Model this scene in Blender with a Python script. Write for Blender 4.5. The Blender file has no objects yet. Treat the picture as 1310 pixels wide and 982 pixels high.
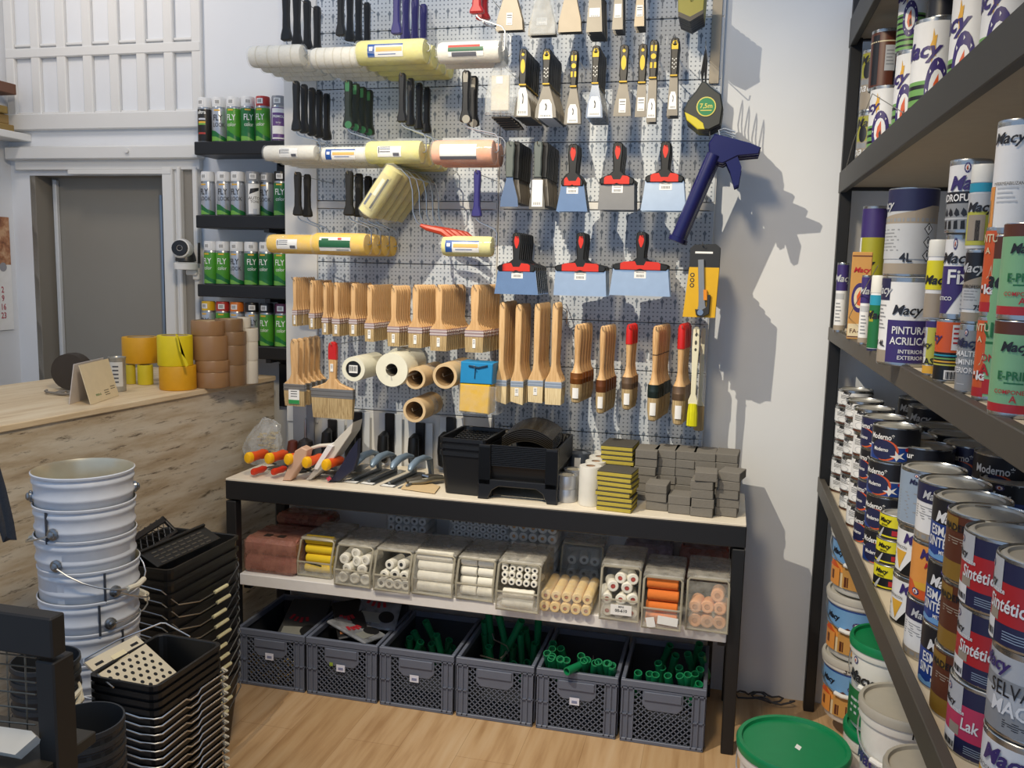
import bpy, bmesh, math, random
from mathutils import Vector, Matrix
random.seed(7)
SC = bpy.context.scene
COL = SC.collection
PI = math.pi
rad = math.radians

# ------------------------------------------------------------------ camera
FPX, IW, IH = 1120.0, 1310.0, 982.0
AX_X = Vector((0.9699, -0.0544, -0.2374)); AX_Y = Vector((280, 141, 1120)).normalized()
AX_X = Vector((4599, -258, -1120)); AX_X -= AX_Y * AX_X.dot(AX_Y); AX_X.normalize()
AX_Z = AX_Y.cross(AX_X)
if AX_Z.y < 0: AX_Z = -AX_Z
CAM = Vector((0.0, -3.488, 1.69))

def to_world(v): return Vector((AX_X.dot(v), AX_Y.dot(v), AX_Z.dot(v)))
def ray(px, py): return to_world(Vector((px - IW/2, -(py - IH/2), FPX)))
def on_y(px, py, Y): r = ray(px, py); return CAM + r * ((Y - CAM.y) / r.y)
def on_z(px, py, Z): r = ray(px, py); return CAM + r * ((Z - CAM.z) / r.z)
def on_x(px, py, X): r = ray(px, py); return CAM + r * ((X - CAM.x) / r.x)
FWD = to_world(Vector((0, 0, 1)))
def mpp(p): return (Vector(p) - CAM).dot(FWD) / FPX       # metres per pixel at a point

cam = bpy.data.cameras.new('camera'); cam.sensor_width = 36; cam.lens = 36 * FPX / IW
cam.clip_start = 0.05
camo = bpy.data.objects.new('camera', cam); COL.objects.link(camo)
cr, cu, cf = to_world(Vector((1, 0, 0))), to_world(Vector((0, 1, 0))), FWD
m = Matrix(((cr.x, cu.x, -cf.x, CAM.x), (cr.y, cu.y, -cf.y, CAM.y), (cr.z, cu.z, -cf.z, CAM.z), (0, 0, 0, 1)))
camo.matrix_world = m
SC.camera = camo

# ------------------------------------------------------------------ light
SC.view_settings.view_transform = 'Standard'; SC.view_settings.look = 'None'
SC.view_settings.gamma = 1; SC.view_settings.use_curve_mapping = False
SC.view_settings.exposure = -0.18
w = bpy.data.worlds.new('daylight'); SC.world = w; w.use_nodes = True
bg = w.node_tree.nodes['Background']; bg.inputs[0].default_value = (0.50, 0.69, 1.0, 1); bg.inputs[1].default_value = 0.78
def lamp(name, kind, loc, target, energy, color, size, **kw):
    l = bpy.data.lights.new(name, kind); l.energy = energy; l.color = color
    if kind == 'SPOT':
        l.shadow_soft_size = size; l.spot_size = kw.get('angle', 1.0); l.spot_blend = kw.get('blend', .3)
    elif kind == 'AREA':
        l.shape = 'RECTANGLE'; l.size = size; l.size_y = kw.get('size_y', size)
    else: l.shadow_soft_size = size
    o = bpy.data.objects.new(name, l); COL.objects.link(o); o.location = loc
    o.rotation_euler = (Vector(target) - Vector(loc)).to_track_quat('-Z', 'Y').to_euler()
    return o
SPOT_AT = Vector((-1.55, -2.35, 3.75))
lamp('ceiling_spotlight', 'SPOT', SPOT_AT, (-0.15, 0, .85), 470, (1.0, 0.89, 0.70), 0.012, angle=rad(64), blend=1.0)
lamp('ceiling_lamp_warm', 'AREA', (-0.55, -2.3, 3.1), (-1.7, -1.3, 0.5), 40, (1.0, 0.80, 0.52), 0.35)

lamp('ceiling_lamp_left', 'AREA', (-2.75, -.75, 3.35), (-2.75, .2, 2.5), 9, (1.0, 0.84, 0.66), 0.3)

# ------------------------------------------------------------------ materials
def lin(h):
    h = h.lstrip('#'); c = [int(h[i:i+2], 16) / 255 for i in (0, 2, 4)]
    return tuple(x / 12.92 if x <= .04045 else ((x + .055) / 1.055) ** 2.4 for x in c) + (1,)
MATS = {}
def M(hx, rough=.5, metal=0, alpha=1.0, var=.07, scale=30, bump=0, sheen=0):
    key = (hx, rough, metal, alpha, var, scale, bump)
    if key in MATS: return MATS[key]
    m = bpy.data.materials.new('surface_%s' % hx.strip('#')); m.use_nodes = True
    nt = m.node_tree; b = nt.nodes['Principled BSDF']
    b.inputs['Roughness'].default_value = rough; b.inputs['Metallic'].default_value = metal
    tc = nt.nodes.new('ShaderNodeTexCoord'); nz = nt.nodes.new('ShaderNodeTexNoise')
    nz.inputs['Scale'].default_value = scale; nz.inputs['Detail'].default_value = 3
    nt.links.new(tc.outputs['Object'], nz.inputs['Vector'])
    mx = nt.nodes.new('ShaderNodeMix'); mx.data_type = 'RGBA'
    c = lin(hx); lo = tuple(x * (1 - var) for x in c[:3]) + (1,); hi = tuple(min(1, x * (1 + var)) for x in c[:3]) + (1,)
    mx.inputs['A'].default_value = lo; mx.inputs['B'].default_value = hi
    nt.links.new(nz.outputs['Fac'], mx.inputs['Factor']); nt.links.new(mx.outputs['Result'], b.inputs['Base Color'])
    if alpha < 1: b.inputs['Alpha'].default_value = alpha
    if bump:
        bp = nt.nodes.new('ShaderNodeBump'); bp.inputs['Strength'].default_value = bump; bp.inputs['Distance'].default_value = .004
        nt.links.new(nz.outputs['Fac'], bp.inputs['Height']); nt.links.new(bp.outputs['Normal'], b.inputs['Normal'])
    MATS[key] = m
    return m
def nodes_mat(name):
    m = bpy.data.materials.new(name); m.use_nodes = True; nt = m.node_tree
    return m, nt, nt.nodes['Principled BSDF'], (lambda t: nt.nodes.new('ShaderNode' + t)), nt.links.new
def ramp(nt, pts):
    r = nt.nodes.new('ShaderNodeValToRGB'); e = r.color_ramp.elements
    while len(e) < len(pts): e.new(.5)
    for q, (p, c) in zip(e, pts): q.position = p; q.color = lin(c)
    return r

def wood_mat(name, cols, stretch=(1, 12, 12), scale=3, rough=.6, axis_rot=0):
    m, nt, b, N, L = nodes_mat(name)
    tc = N('TexCoord'); mp = N('Mapping'); mp.inputs['Scale'].default_value = stretch
    L(tc.outputs['Object'], mp.inputs['Vector'])
    nz = N('TexNoise'); nz.inputs['Scale'].default_value = scale; nz.inputs['Detail'].default_value = 8; nz.inputs['Roughness'].default_value = .65
    L(mp.outputs['Vector'], nz.inputs['Vector'])
    r = ramp(nt, cols); L(nz.outputs['Fac'], r.inputs['Fac']); L(r.outputs['Color'], b.inputs['Base Color'])
    b.inputs['Roughness'].default_value = rough
    return m
HANDLE = wood_mat('beech_wood', [(.3, '#b98a55'), (.5, '#d9b07c'), (.7, '#e3bf90')], (14, 14, 1.2), 6, .5)
HANDLE2 = wood_mat('pale_beech_wood', [(.3, '#c49a63'), (.5, '#dcb581'), (.7, '#e8c697')], (14, 14, 1.2), 6, .5)
BRISTLE = wood_mat('natural_bristle', [(.35, '#8d7550'), (.5, '#b39b70'), (.68, '#cdb78c')], (60, 60, 1.0), 5, .9)
BRISTLE2 = wood_mat('pale_bristle', [(.35, '#c7b083'), (.5, '#e0cb9e'), (.68, '#efe0bb')], (60, 60, 1.0), 5, .9)
YELLOW_BRISTLE = wood_mat('yellow_bristle', [(.35, '#b5b000'), (.5, '#dcd80c'), (.68, '#efe93a')], (60, 60, 1.0), 5, .9)
def floor_mat():
    m, nt, b, N, L = nodes_mat('oak_planks')
    tc = N('TexCoord'); mp = N('Mapping'); mp.inputs['Rotation'].default_value = (0, 0, rad(90)); L(tc.outputs['Object'], mp.inputs['Vector'])
    bk = N('TexBrick'); L(mp.outputs['Vector'], bk.inputs['Vector'])
    bk.inputs['Scale'].default_value = 1; bk.inputs['Brick Width'].default_value = 1.5; bk.inputs['Row Height'].default_value = .21
    bk.inputs['Mortar Size'].default_value = .0012; bk.inputs['Mortar Smooth'].default_value = .3
    bk.inputs['Color1'].default_value = lin('#c4a67f'); bk.inputs['Color2'].default_value = lin('#ccaf8a'); bk.inputs['Mortar'].default_value = lin('#ab8c66')
    m2 = N('Mapping'); m2.inputs['Scale'].default_value = (9, .7, 1); L(tc.outputs['Object'], m2.inputs['Vector'])
    nz = N('TexNoise'); nz.inputs['Scale'].default_value = 3; nz.inputs['Detail'].default_value = 8; L(m2.outputs['Vector'], nz.inputs['Vector'])
    r = ramp(nt, [(.30, '#c9b294'), (.5, '#f1e6d8'), (.72, '#ffffff')]); L(nz.outputs['Fac'], r.inputs['Fac'])
    mx = N('Mix'); mx.data_type = 'RGBA'; mx.blend_type = 'MULTIPLY'; mx.inputs['Factor'].default_value = .8
    L(bk.outputs['Color'], mx.inputs['A']); L(r.outputs['Color'], mx.inputs['B']); L(mx.outputs['Result'], b.inputs['Base Color'])
    b.inputs['Roughness'].default_value = .42
    return m
FLOOR = floor_mat()
def weathered_mat():
    m, nt, b, N, L = nodes_mat('weathered_board')
    tc = N('TexCoord'); mp = N('Mapping'); mp.inputs['Scale'].default_value = (1, .5, 3.6); L(tc.outputs['Object'], mp.inputs['Vector'])
    mp.inputs['Rotation'].default_value = (rad(-2), 0, 0)
    nz = N('TexNoise'); nz.inputs['Scale'].default_value = 4; nz.inputs['Detail'].default_value = 10; nz.inputs['Roughness'].default_value = .62; L(mp.outputs['Vector'], nz.inputs['Vector'])
    r = ramp(nt, [(.28, '#98846a'), (.42, '#bba98d'), (.54, '#d0c4ae'), (.70, '#dbd3c2')]); L(nz.outputs['Fac'], r.inputs['Fac'])
    n2 = N('TexNoise'); n2.inputs['Scale'].default_value = 13; n2.inputs['Detail'].default_value = 12; n2.inputs['Roughness'].default_value = .78; L(mp.outputs['Vector'], n2.inputs['Vector'])
    r2 = ramp(nt, [(.36, '#4d3f2f'), (.45, '#ffffff')]); L(n2.outputs['Fac'], r2.inputs['Fac'])
    mx = N('Mix'); mx.data_type = 'RGBA'; mx.blend_type = 'MULTIPLY'; mx.inputs['Factor'].default_value = .85
    L(r.outputs['Color'], mx.inputs['A']); L(r2.outputs['Color'], mx.inputs['B']); L(mx.outputs['Result'], b.inputs['Base Color'])
    b.inputs['Roughness'].default_value = .7
    return m
WEATHERED = weathered_mat()
COUNTER_TOP = wood_mat('pale_counter_wood', [(.3, '#c9ad85'), (.5, '#dcc5a0'), (.7, '#e8d6b5')], (10, 1, 10), 3, .5)
def peg_mat():
    m, nt, b, N, L = nodes_mat('perforated_white_steel')
    tc = N('TexCoord'); sp = N('SeparateXYZ'); L(tc.outputs['Object'], sp.inputs['Vector'])
    def math_(op, a, b_=None):
        n = N('Math'); n.operation = op
        for i, v in enumerate((a, b_)):
            if v is None: continue
            if isinstance(v, (int, float)): n.inputs[i].default_value = v
            else: L(v, n.inputs[i])
        return n.outputs[0]
    def cell(c, p, off=0): return math_('MULTIPLY', math_('SUBTRACT', math_('FRACT', math_('ADD', math_('DIVIDE', c, p), off)), .5), p)
    def disc(px, pz, r, ox=0, oz=0):
        u, v = cell(sp.outputs['X'], px, ox), cell(sp.outputs['Z'], pz, oz)
        d = math_('ADD', math_('MULTIPLY', u, u), math_('MULTIPLY', v, v))
        return math_('LESS_THAN', d, r * r)
    a = disc(.0165, .0165, .0031)
    k1 = disc(.0495, .066, .0068)
    u, v = cell(sp.outputs['X'], .0495), cell(sp.outputs['Z'], .066)
    slot = math_('MULTIPLY', math_('LESS_THAN', math_('ABSOLUTE', u), .0026), math_('LESS_THAN', math_('ABSOLUTE', math_('ADD', v, .009)), .012))
    hole = math_('MAXIMUM', math_('MAXIMUM', a, k1), slot)
    # blank strip around each panel's edge
    mx = N('Mix'); mx.data_type = 'RGBA'; mx.inputs['A'].default_value = lin('#cdd4dc'); mx.inputs['B'].default_value = lin('#76818f')
    L(hole, mx.inputs['Factor']); L(mx.outputs['Result'], b.inputs['Base Color']); b.inputs['Roughness'].default_value = .45
    return m
PEG = peg_mat()
def wall_mat(name, c):
    return M(c, .85, 0, 1, .03, 6, .05)
WHITE_WALL = wall_mat('wall', '#dfe2e6'); WHITE_PAINT = M('#dcdcda', .55, 0, 1, .03, 8); BLACK_STEEL = M('#17181b', .45, 0, 1, .1, 20)
STEEL = M('#b9bdc0', .28, 1.0); WIRE = M('#c3c5c6', .3, 1.0); WHITE = M('#e9e8e4', .5); PAPER = M('#eeeeec', .7)
BLACK = M('#141517', .4); BLACK_MATT = M('#101113', .7); DKGREY = M('#34373b', .5)

# ------------------------------------------------------------------ mesh builder
class MB:
    def __init__(s): s.v = []; s.f = []; s.mi = []; s.sm = []
    def add(s, vs, fs, mi=0, smooth=False, X=None):
        n = len(s.v)
        for p in vs:
            p = Vector(p); s.v.append(X @ p if X else p)
        for i, f in enumerate(fs):
            s.f.append([n + k for k in f]); s.mi.append(mi[i] if isinstance(mi, list) else mi); s.sm.append(smooth)
        return s
    def box(s, c, d, mi=0, X=None, bev=0):
        x, y, z = d[0]/2, d[1]/2, d[2]/2; c = Vector(c)
        if not bev:
            vs = [c + Vector((a*x, b*y, e*z)) for a in (-1, 1) for b in (-1, 1) for e in (-1, 1)]
            return s.add(vs, [(0,1,3,2),(4,6,7,5),(0,4,5,1),(2,3,7,6),(0,2,6,4),(1,5,7,3)], mi, False, X)
        b_ = min(bev, x*.9, y*.9, z*.9)
        bm = bmesh.new(); bmesh.ops.create_cube(bm, size=1)
        for v in bm.verts: v.co = Vector((v.co.x*d[0], v.co.y*d[1], v.co.z*d[2])) + c
        bmesh.ops.bevel(bm, geom=bm.edges[:], offset=b_, segments=1, profile=.5, affect='EDGES')
        s.bm(bm, mi, X); bm.free(); return s
    def bm(s, bm, mi=0, X=None, smooth=False):
        bm.verts.index_update()
        return s.add([v.co.copy() for v in bm.verts], [[v.index for v in f.verts] for f in bm.faces], mi, smooth, X)
    def lathe(s, prof, n=24, mi=0, X=None, smooth=True, cap=(True, True), a0=0, a1=2*PI):
        full = abs(a1 - a0 - 2*PI) < 1e-6; k = n if full else n + 1
        vs = []; fs = []; ms = []
        for p in prof:
            for i in range(k):
                a = a0 + (a1 - a0) * i / n
                vs.append((p[0]*math.cos(a), p[0]*math.sin(a), p[1]))
        for j in range(len(prof)-1):
            q = prof[j][2] if len(prof[j]) > 2 else mi
            for i in range(n):
                i2 = (i+1) % k
                fs.append((j*k+i, j*k+i2, (j+1)*k+i2, (j+1)*k+i)); ms.append(q)
        s.add(vs, fs, ms, smooth, X)
        if full:
            for end, j, fl in ((cap[0], 0, True), (cap[1], len(prof)-1, False)):
                if end and prof[j][0] > 1e-6:
                    ring = [vs[j*k+i] for i in range(k)]
                    if fl: ring = ring[::-1]
                    s.add(ring, [tuple(range(k))], (prof[j][2] if len(prof[j]) > 2 else mi), False, X)
        return s
    def tube(s, pts, r, n=6, mi=0, cyclic=False, X=None, flat=1.0):
        pts = [Vector(p) for p in pts]; m_ = len(pts); vs = []
        rs = r if isinstance(r, (list, tuple)) else [r]*m_
        t0 = (pts[1]-pts[0]).normalized()
        up = Vector((0,0,1)) if abs(t0.z) < .9 else Vector((1,0,0))
        nrm = (up - t0*up.dot(t0)).normalized()
        for i, p in enumerate(pts):
            a = pts[i-1] if i > 0 else (pts[-1] if cyclic else pts[0]); b = pts[i+1] if i < m_-1 else (pts[0] if cyclic else pts[-1])
            t = (b - a)
            t = t.normalized() if t.length > 1e-9 else t0
            nrm = nrm - t*nrm.dot(t)
            nrm = nrm.normalized() if nrm.length > 1e-6 else t.orthogonal().normalized()
            bi = t.cross(nrm)
            for k in range(n):
                an = 2*PI*k/n
                vs.append(p + (nrm*math.cos(an) + bi*math.sin(an)*flat)*rs[i])
        fs = []
        for i in range(m_ if cyclic else m_-1):
            j = (i+1) % m_
            for k in range(n): fs.append((i*n+k, i*n+(k+1)%n, j*n+(k+1)%n, j*n+k))
        if not cyclic: fs += [tuple(range(n))[::-1], tuple((m_-1)*n+k for k in range(n))]
        return s.add(vs, fs, mi, True, X)
    def prism(s, out, y0, y1, mi=0, X=None, bev=0, smooth=False):
        # outline in XZ (counter-clockwise seen from -Y), extruded from y0 to y1
        n = len(out)
        def inset(d):
            r = []
            for i in range(n):
                a, b, c = out[i-1], out[i], out[(i+1) % n]
                e1 = Vector((b[0]-a[0], b[1]-a[1])); e2 = Vector((c[0]-b[0], c[1]-b[1]))
                if e1.length < 1e-9 or e2.length < 1e-9: r.append(b); continue
                e1.normalize(); e2.normalize(); nn = Vector((-(e1.y+e2.y), e1.x+e2.x))
                if nn.length < 1e-6: r.append(b); continue
                nn.normalize(); r.append((b[0]+nn.x*d, b[1]+nn.y*d))
            return r
        rings = [(inset(bev), y0), (out, y0+bev), (out, y1-bev), (inset(bev), y1)] if bev else [(out, y0), (out, y1)]
        vs = [(x, y, z) for o, y in rings for x, z in o]; fs = []
        for j in range(len(rings)-1):
            for i in range(n): i2 = (i+1) % n; fs.append((j*n+i, j*n+i2, (j+1)*n+i2, (j+1)*n+i)[::-1])
        fs.append(tuple(range(n))); fs.append(tuple((len(rings)-1)*n+i for i in range(n))[::-1])
        return s.add(vs, fs, mi, smooth, X)
    def mesh(s, name, mats):
        me = bpy.data.meshes.new(name); me.from_pydata([tuple(v) for v in s.v], [], s.f); 
        for m_ in (mats if isinstance(mats, (list, tuple)) else [mats]): me.materials.append(m_)
        me.polygons.foreach_set('material_index', s.mi); me.polygons.foreach_set('use_smooth', s.sm); me.update()
        if any(s.sm):
            try: me.set_sharp_from_angle(angle=rad(38))
            except Exception: pass
        return me
    def build(s, name, mats, parent=None, loc=None, rot=None):
        o = bpy.data.objects.new(name, s.mesh(name, mats)); COL.objects.link(o)
        if parent: o.parent = parent
        if loc is not None: o.location = loc
        if rot is not None: o.rotation_euler = rot
        return o
def T(x=0, y=0, z=0): return Matrix.Translation((x, y, z))
def RX(d): return Matrix.Rotation(rad(d), 4, 'X')
def RY(d): return Matrix.Rotation(rad(d), 4, 'Y')
def RZ(d): return Matrix.Rotation(rad(d), 4, 'Z')
def SCL(x, y, z): return Matrix.Diagonal((x, y, z, 1))
def rect(w, h, cx=0, cz=0): return [(cx-w/2, cz-h/2), (cx+w/2, cz-h/2), (cx+w/2, cz+h/2), (cx-w/2, cz+h/2)]
def circ(r, cx=0, cz=0, n=16, rz=None): return [(cx+r*math.cos(2*PI*i/n), cz+(rz or r)*math.sin(2*PI*i/n)) for i in range(n)]
def mirror(half):   # half outline: list of (halfwidth, z) from top to bottom
    return [(-x, z) for x, z in half] + [(x, z) for x, z in half[::-1]]

# ------------------------------------------------------------------ objects
def tag(o, label=None, cat=None, group=None, kind=None):
    if label: o['label'] = label
    if cat: o['category'] = cat
    if group: o['group'] = group
    if kind: o['kind'] = kind
    return o
def thing(name, label, cat, loc=(0, 0, 0), rz=0, group=None, rot=None):
    o = bpy.data.objects.new(name, None); COL.objects.link(o); o.empty_display_size = .05
    o.location = loc; o.rotation_euler = rot if rot else (0, 0, rz)
    return tag(o, label, cat, group)
def kids(o): return list(o.children)
def copy_tree(o, label=None, loc=None, rot=None, group=None, parent=None):
    c = o.copy(); COL.objects.link(c)
    if parent: c.parent = parent
    if label: c['label'] = label
    if group: c['group'] = group
    if loc is not None: c.location = loc
    if rot is not None: c.rotation_euler = rot
    for ch in o.children: copy_tree(ch, parent=c)
    return c
ORD = ['first', 'second', 'third', 'fourth', 'fifth', 'sixth', 'seventh', 'eighth', 'ninth', 'tenth', 'eleventh', 'twelfth', 'thirteenth', 'fourteenth', 'fifteenth', 'sixteenth', 'seventeenth', 'eighteenth', 'nineteenth', 'twentieth', 'twenty-first', 'twenty-second', 'twenty-third', 'twenty-fourth', 'twenty-fifth', 'twenty-sixth']
def ordn(i, n): return 'front one' if i == 0 else ('rearmost' if i == n-1 else ORD[i] + ' from front')

# ------------------------------------------------------------------ lettering
TXT = {}
def text_polys(s, h, shear=0, bold=0, wide=1.0):
    key = (s, shear, bold)
    if key not in TXT:
        c = bpy.data.curves.new('lettering', 'FONT'); c.body = s; c.size = 1; c.align_x = 'CENTER'; c.shear = shear; c.offset = bold; c.resolution_u = 2
        o = bpy.data.objects.new('lettering', c); COL.objects.link(o)
        dg = bpy.context.evaluated_depsgraph_get()
        me = bpy.data.meshes.new_from_object(o.evaluated_get(dg))
        TXT[key] = ([v.co.copy() for v in me.vertices], [list(p.vertices) for p in me.polygons])
        bpy.data.objects.remove(o); bpy.data.curves.remove(c); bpy.data.meshes.remove(me)
    vs, fs = TXT[key]
    k = h / .72
    return [(v.x*k*wide, v.y*k) for v in vs], fs
def flat_text(mb, s, h, x=0, z=0, y=0, mi=0, shear=0, bold=0, X=None, wide=1.0):      # reads in XZ seen from -Y
    vs, fs = text_polys(s, h, shear, bold, wide)
    return mb.add([(x+a, y, z+b-h/2) for a, b in vs], fs, mi, False, X)
def wrap_text(mb, s, h, r, ang=0, z=0, mi=0, shear=0, bold=0, X=None, wide=1.0):       # ang 0 = front (-Y)
    vs, fs = text_polys(s, h, shear, bold, wide)
    bm = bmesh.new(); bv = [bm.verts.new((a, 0, b)) for a, b in vs]
    for f in fs:
        try: bm.faces.new([bv[i] for i in f])
        except ValueError: pass
    x0 = min(v[0] for v in vs); x1 = max(v[0] for v in vs); st = max(.006, r*.16); x = x0 + st
    while x < x1:
        bmesh.ops.bisect_plane(bm, geom=bm.verts[:]+bm.edges[:]+bm.faces[:], plane_co=(x, 0, 0), plane_no=(1, 0, 0)); x += st
    for v in bm.verts:
        a = -PI/2 + rad(ang) + v.co.x / r
        v.co = (r*math.cos(a), r*math.sin(a), z + v.co.z - h/2)
    mb.bm(bm, mi, X); bm.free(); return mb
def wrap_patch(mb, r, a_c, a_w, z0, z1, mi=0, X=None, n=None):
    n = n or max(2, int(a_w/9)); vs = []; fs = []
    for i in range(n+1):
        a = -PI/2 + rad(a_c - a_w/2 + a_w*i/n)
        vs += [(r*math.cos(a), r*math.sin(a), z0), (r*math.cos(a), r*math.sin(a), z1)]
    for i in range(n): fs.append((2*i, 2*i+2, 2*i+3, 2*i+1))
    return mb.add(vs, fs, mi, True, X)
def wrap_poly(mb, r, pts, mi=0, X=None, sub=True):          # pts (deg, z): polygon laid on the cylinder
    bm = bmesh.new(); vs = [bm.verts.new((rad(a)*r, 0, z)) for a, z in pts]; bm.faces.new(vs)
    x0 = min(v.co.x for v in vs); x1 = max(v.co.x for v in vs); st = r*.16; x = x0 + st
    while x < x1:
        bmesh.ops.bisect_plane(bm, geom=bm.verts[:]+bm.edges[:]+bm.faces[:], plane_co=(x, 0, 0), plane_no=(1, 0, 0)); x += st
    for v in bm.verts:
        a = -PI/2 + v.co.x / r; v.co = (r*math.cos(a), r*math.sin(a), v.co.z)
    mb.bm(bm, mi, X); bm.free(); return mb
# ------------------------------------------------------------------ the room
def struct(name, mb, mats): return tag(mb.build(name, mats), kind='structure')
XL, XR, YB = -3.47, 0.98, 0.20        # left wall, right wall, recessed back wall with the door
struct('floor', MB().box((-1.2, -1.6, -.02), (5.4, 4.6, .04)), FLOOR)
b = MB(); b.box(((-1.88+XR)/2+.05, .26, 1.7), (XR+1.88+.1, .48, 3.4))
struct('wall_back', b, WHITE_WALL)
# recessed wall around the doorway
b = MB(); D0, D1, DT = -3.335, -2.585, 2.085
b.box(((XL+D0)/2-.05, YB+.05, 1.7), (D0-XL+.1, .10, 3.4)); b.box(((D1-1.88)/2, YB+.05, 1.7), (-1.88-D1, .10, 3.4))
b.box(((D0+D1)/2, YB+.05, (DT+3.4)/2), (D1-D0, .10, 3.4-DT))
struct('wall_left_recess', b, WHITE_WALL)
struct('wall_left', MB().box((XL-.05, -1.5, 1.7), (.10, 3.4, 3.4)), WHITE_WALL)
struct('wall_right', MB().box((XR+.05, -1.55, 1.7), (.10, 3.2, 3.4)), WHITE_WALL)
# door: deep reveal, slab standing open in the dim passage, glossy edge strips
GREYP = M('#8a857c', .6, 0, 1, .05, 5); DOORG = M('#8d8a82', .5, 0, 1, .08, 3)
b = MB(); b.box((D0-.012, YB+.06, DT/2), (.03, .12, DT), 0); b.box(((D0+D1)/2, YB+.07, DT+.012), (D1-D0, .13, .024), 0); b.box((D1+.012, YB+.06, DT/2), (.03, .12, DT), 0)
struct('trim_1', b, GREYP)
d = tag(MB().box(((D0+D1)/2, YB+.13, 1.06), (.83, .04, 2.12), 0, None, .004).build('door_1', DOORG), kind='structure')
MB().box((-3.300, YB+.098, 1.04), (.022, .024, 2.07), 0, None, .004).build('edge_strip', M('#cfd3d6', .35), d)
MB().tube([(-2.690, YB+.085, .2), (-2.690, YB+.085, 2.0)], .011, 8).build('pull_bar', M('#8c96a0', .3, .6), d)
# white door casing with grooves, old header boards
b = MB()
for x0, x1, t in ((-2.600, -2.545, .035), (-2.545, -2.520, .018), (-2.520, -2.500, .04), (-2.440, -2.415, .035)): b.box(((x0+x1)/2, YB-t/2, 1.06), (x1-x0, t, 2.12), 0, None, .004)
struct('trim_2', b, WHITE_PAINT)
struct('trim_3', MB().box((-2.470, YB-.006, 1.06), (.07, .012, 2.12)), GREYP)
b = MB(); b.box((-2.92, YB-.03, 2.185), (1.06, .06, .062), 0, None, .006); b.box((-2.91, YB-.015, 2.132), (1.02, .03, .05), 0, None, .004)
b.box((-2.83, YB-.02, 2.098), (.56, .035, .02)); b.tube([(-2.76, YB-.07, 2.19), (-2.76, YB-.05, 2.19)], .011, 10)
struct('trim_4', b, WHITE_PAINT)
# panelled transom above the doorway: rails and stiles standing off the wall
b = MB(); px0, px1 = XL+.02, -2.39
b.box(((px0+px1)/2, YB-.015, 2.335), (px1-px0, .03, .075), 0, None, .004)
b.box(((px0+px1)/2, YB-.0125, 2.655), (px1-px0, .025, .045), 0, None, .004); b.box(((px0+px1)/2, YB-.02, 3.05), (px1-px0, .04, .12), 0, None, .004)
n = 7; pw = (px1-px0-.045)/n
for i in range(n+1): b.box((px0+.0225+i*pw, YB-.011, 2.7), (.05, .022, .80), 0, None, .004)
for i in range(n):
    for z in (2.692, 2.376): b.box((px0+.0225+(i+.5)*pw, YB-.008, z), (pw-.052, .016, .012), 0, None, .003)
struct('trim_5', b, WHITE_PAINT)
# ------------------------------------------------------------------ pegboards
def pegboard(name_lbl, x0, x1, zs, plain):
    t = thing('pegboard', name_lbl, 'pegboard', (x0, -.012, zs[0]), 0, None)
    w_ = x1-x0
    b = MB(); b.box((.010, .010, (zs[-1]-zs[0])/2), (.02, .03, zs[-1]-zs[0])); b.box((w_-.010, .010, (zs[-1]-zs[0])/2), (.02, .03, zs[-1]-zs[0]))
    b.build('upright', [WHITE_PAINT], t)
    for i in range(len(zs)-1):
        h = zs[i+1]-zs[i]
        if h < .05 or zs[i+1] <= plain: mt = WHITE_PAINT
        else: mt = PEG
        MB().box((w_/2, 0, zs[i]-zs[0]+h/2), (w_-.006, .016, h-.003), 0, None, .002).build('panel', mt, t)
    return t
pegboard('left white perforated wall board behind rollers and flat brushes', -1.865, -.926, [.75, 1.072, 1.49, 1.699, 1.922, 1.955, 2.184, 2.408, 2.632, 3.0], 1.073)
pegboard('right white perforated wall board behind scrapers and round brushes', -.922, -.072, [.75, .965, 1.04, 1.30, 1.492, 1.699, 1.925, 1.956, 2.184, 2.408, 2.632, 3.0], 0)
# plain strip that covers the left edge of the left board
tag(MB().box((-1.79, -.024, 2.0), (.15, .008, 2.0), 0, None, .002).build('cover_strip', WHITE_PAINT), 'plain white upright strip along the left edge of the wall boards', 'panel')
# ------------------------------------------------------------------ bench
BX0, BX1, BYF, BZ = -1.895, .100, -.475, .842
t = thing('workbench', 'black steel bench with white top holding trowels, trays and sponges', 'bench', (BX0, BYF, 0))
L_ = BX1-BX0; W_ = .44
MB().box((L_/2, W_/2, BZ-.004), (L_-.004, W_, .008), 0, None, .001).build('bench_top', M('#e3d9c6', .5), t)
b = MB()
for y in (.02, W_-.02): b.box((L_/2, y, BZ-.046), (L_, .04, .076), 0, None, .003)
for x in (.02, L_-.02): b.box((x, W_/2, BZ-.055), (.04, W_-.08, .072), 0, None, .003)
b.build('top_frame', BLACK_STEEL, t)
for x in (.022, L_-.022):
    for y in (.022, W_-.022): MB().box((x, y, (BZ-.09)/2), (.044, .044, BZ-.09), 0, None, .003).build('leg', BLACK_STEEL, t)
MB().box((L_/2, W_/2+.012, .428), (L_-.092, W_-.01, .046), 0, None, .002).build('shelf', M('#e4e2e0', .5), t)
for x in (.06, L_-.06): MB().box((x, W_/2, .392), (.03, W_-.1, .025)).build('shelf_bracket', BLACK_STEEL, t)
SHZ = .451
# ------------------------------------------------------------------ counter
ct = thing('shop_counter', 'long counter with weathered pale wood front left of the bench', 'counter', (-2.13, -1.31, 0), rad(-5.61))
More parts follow.
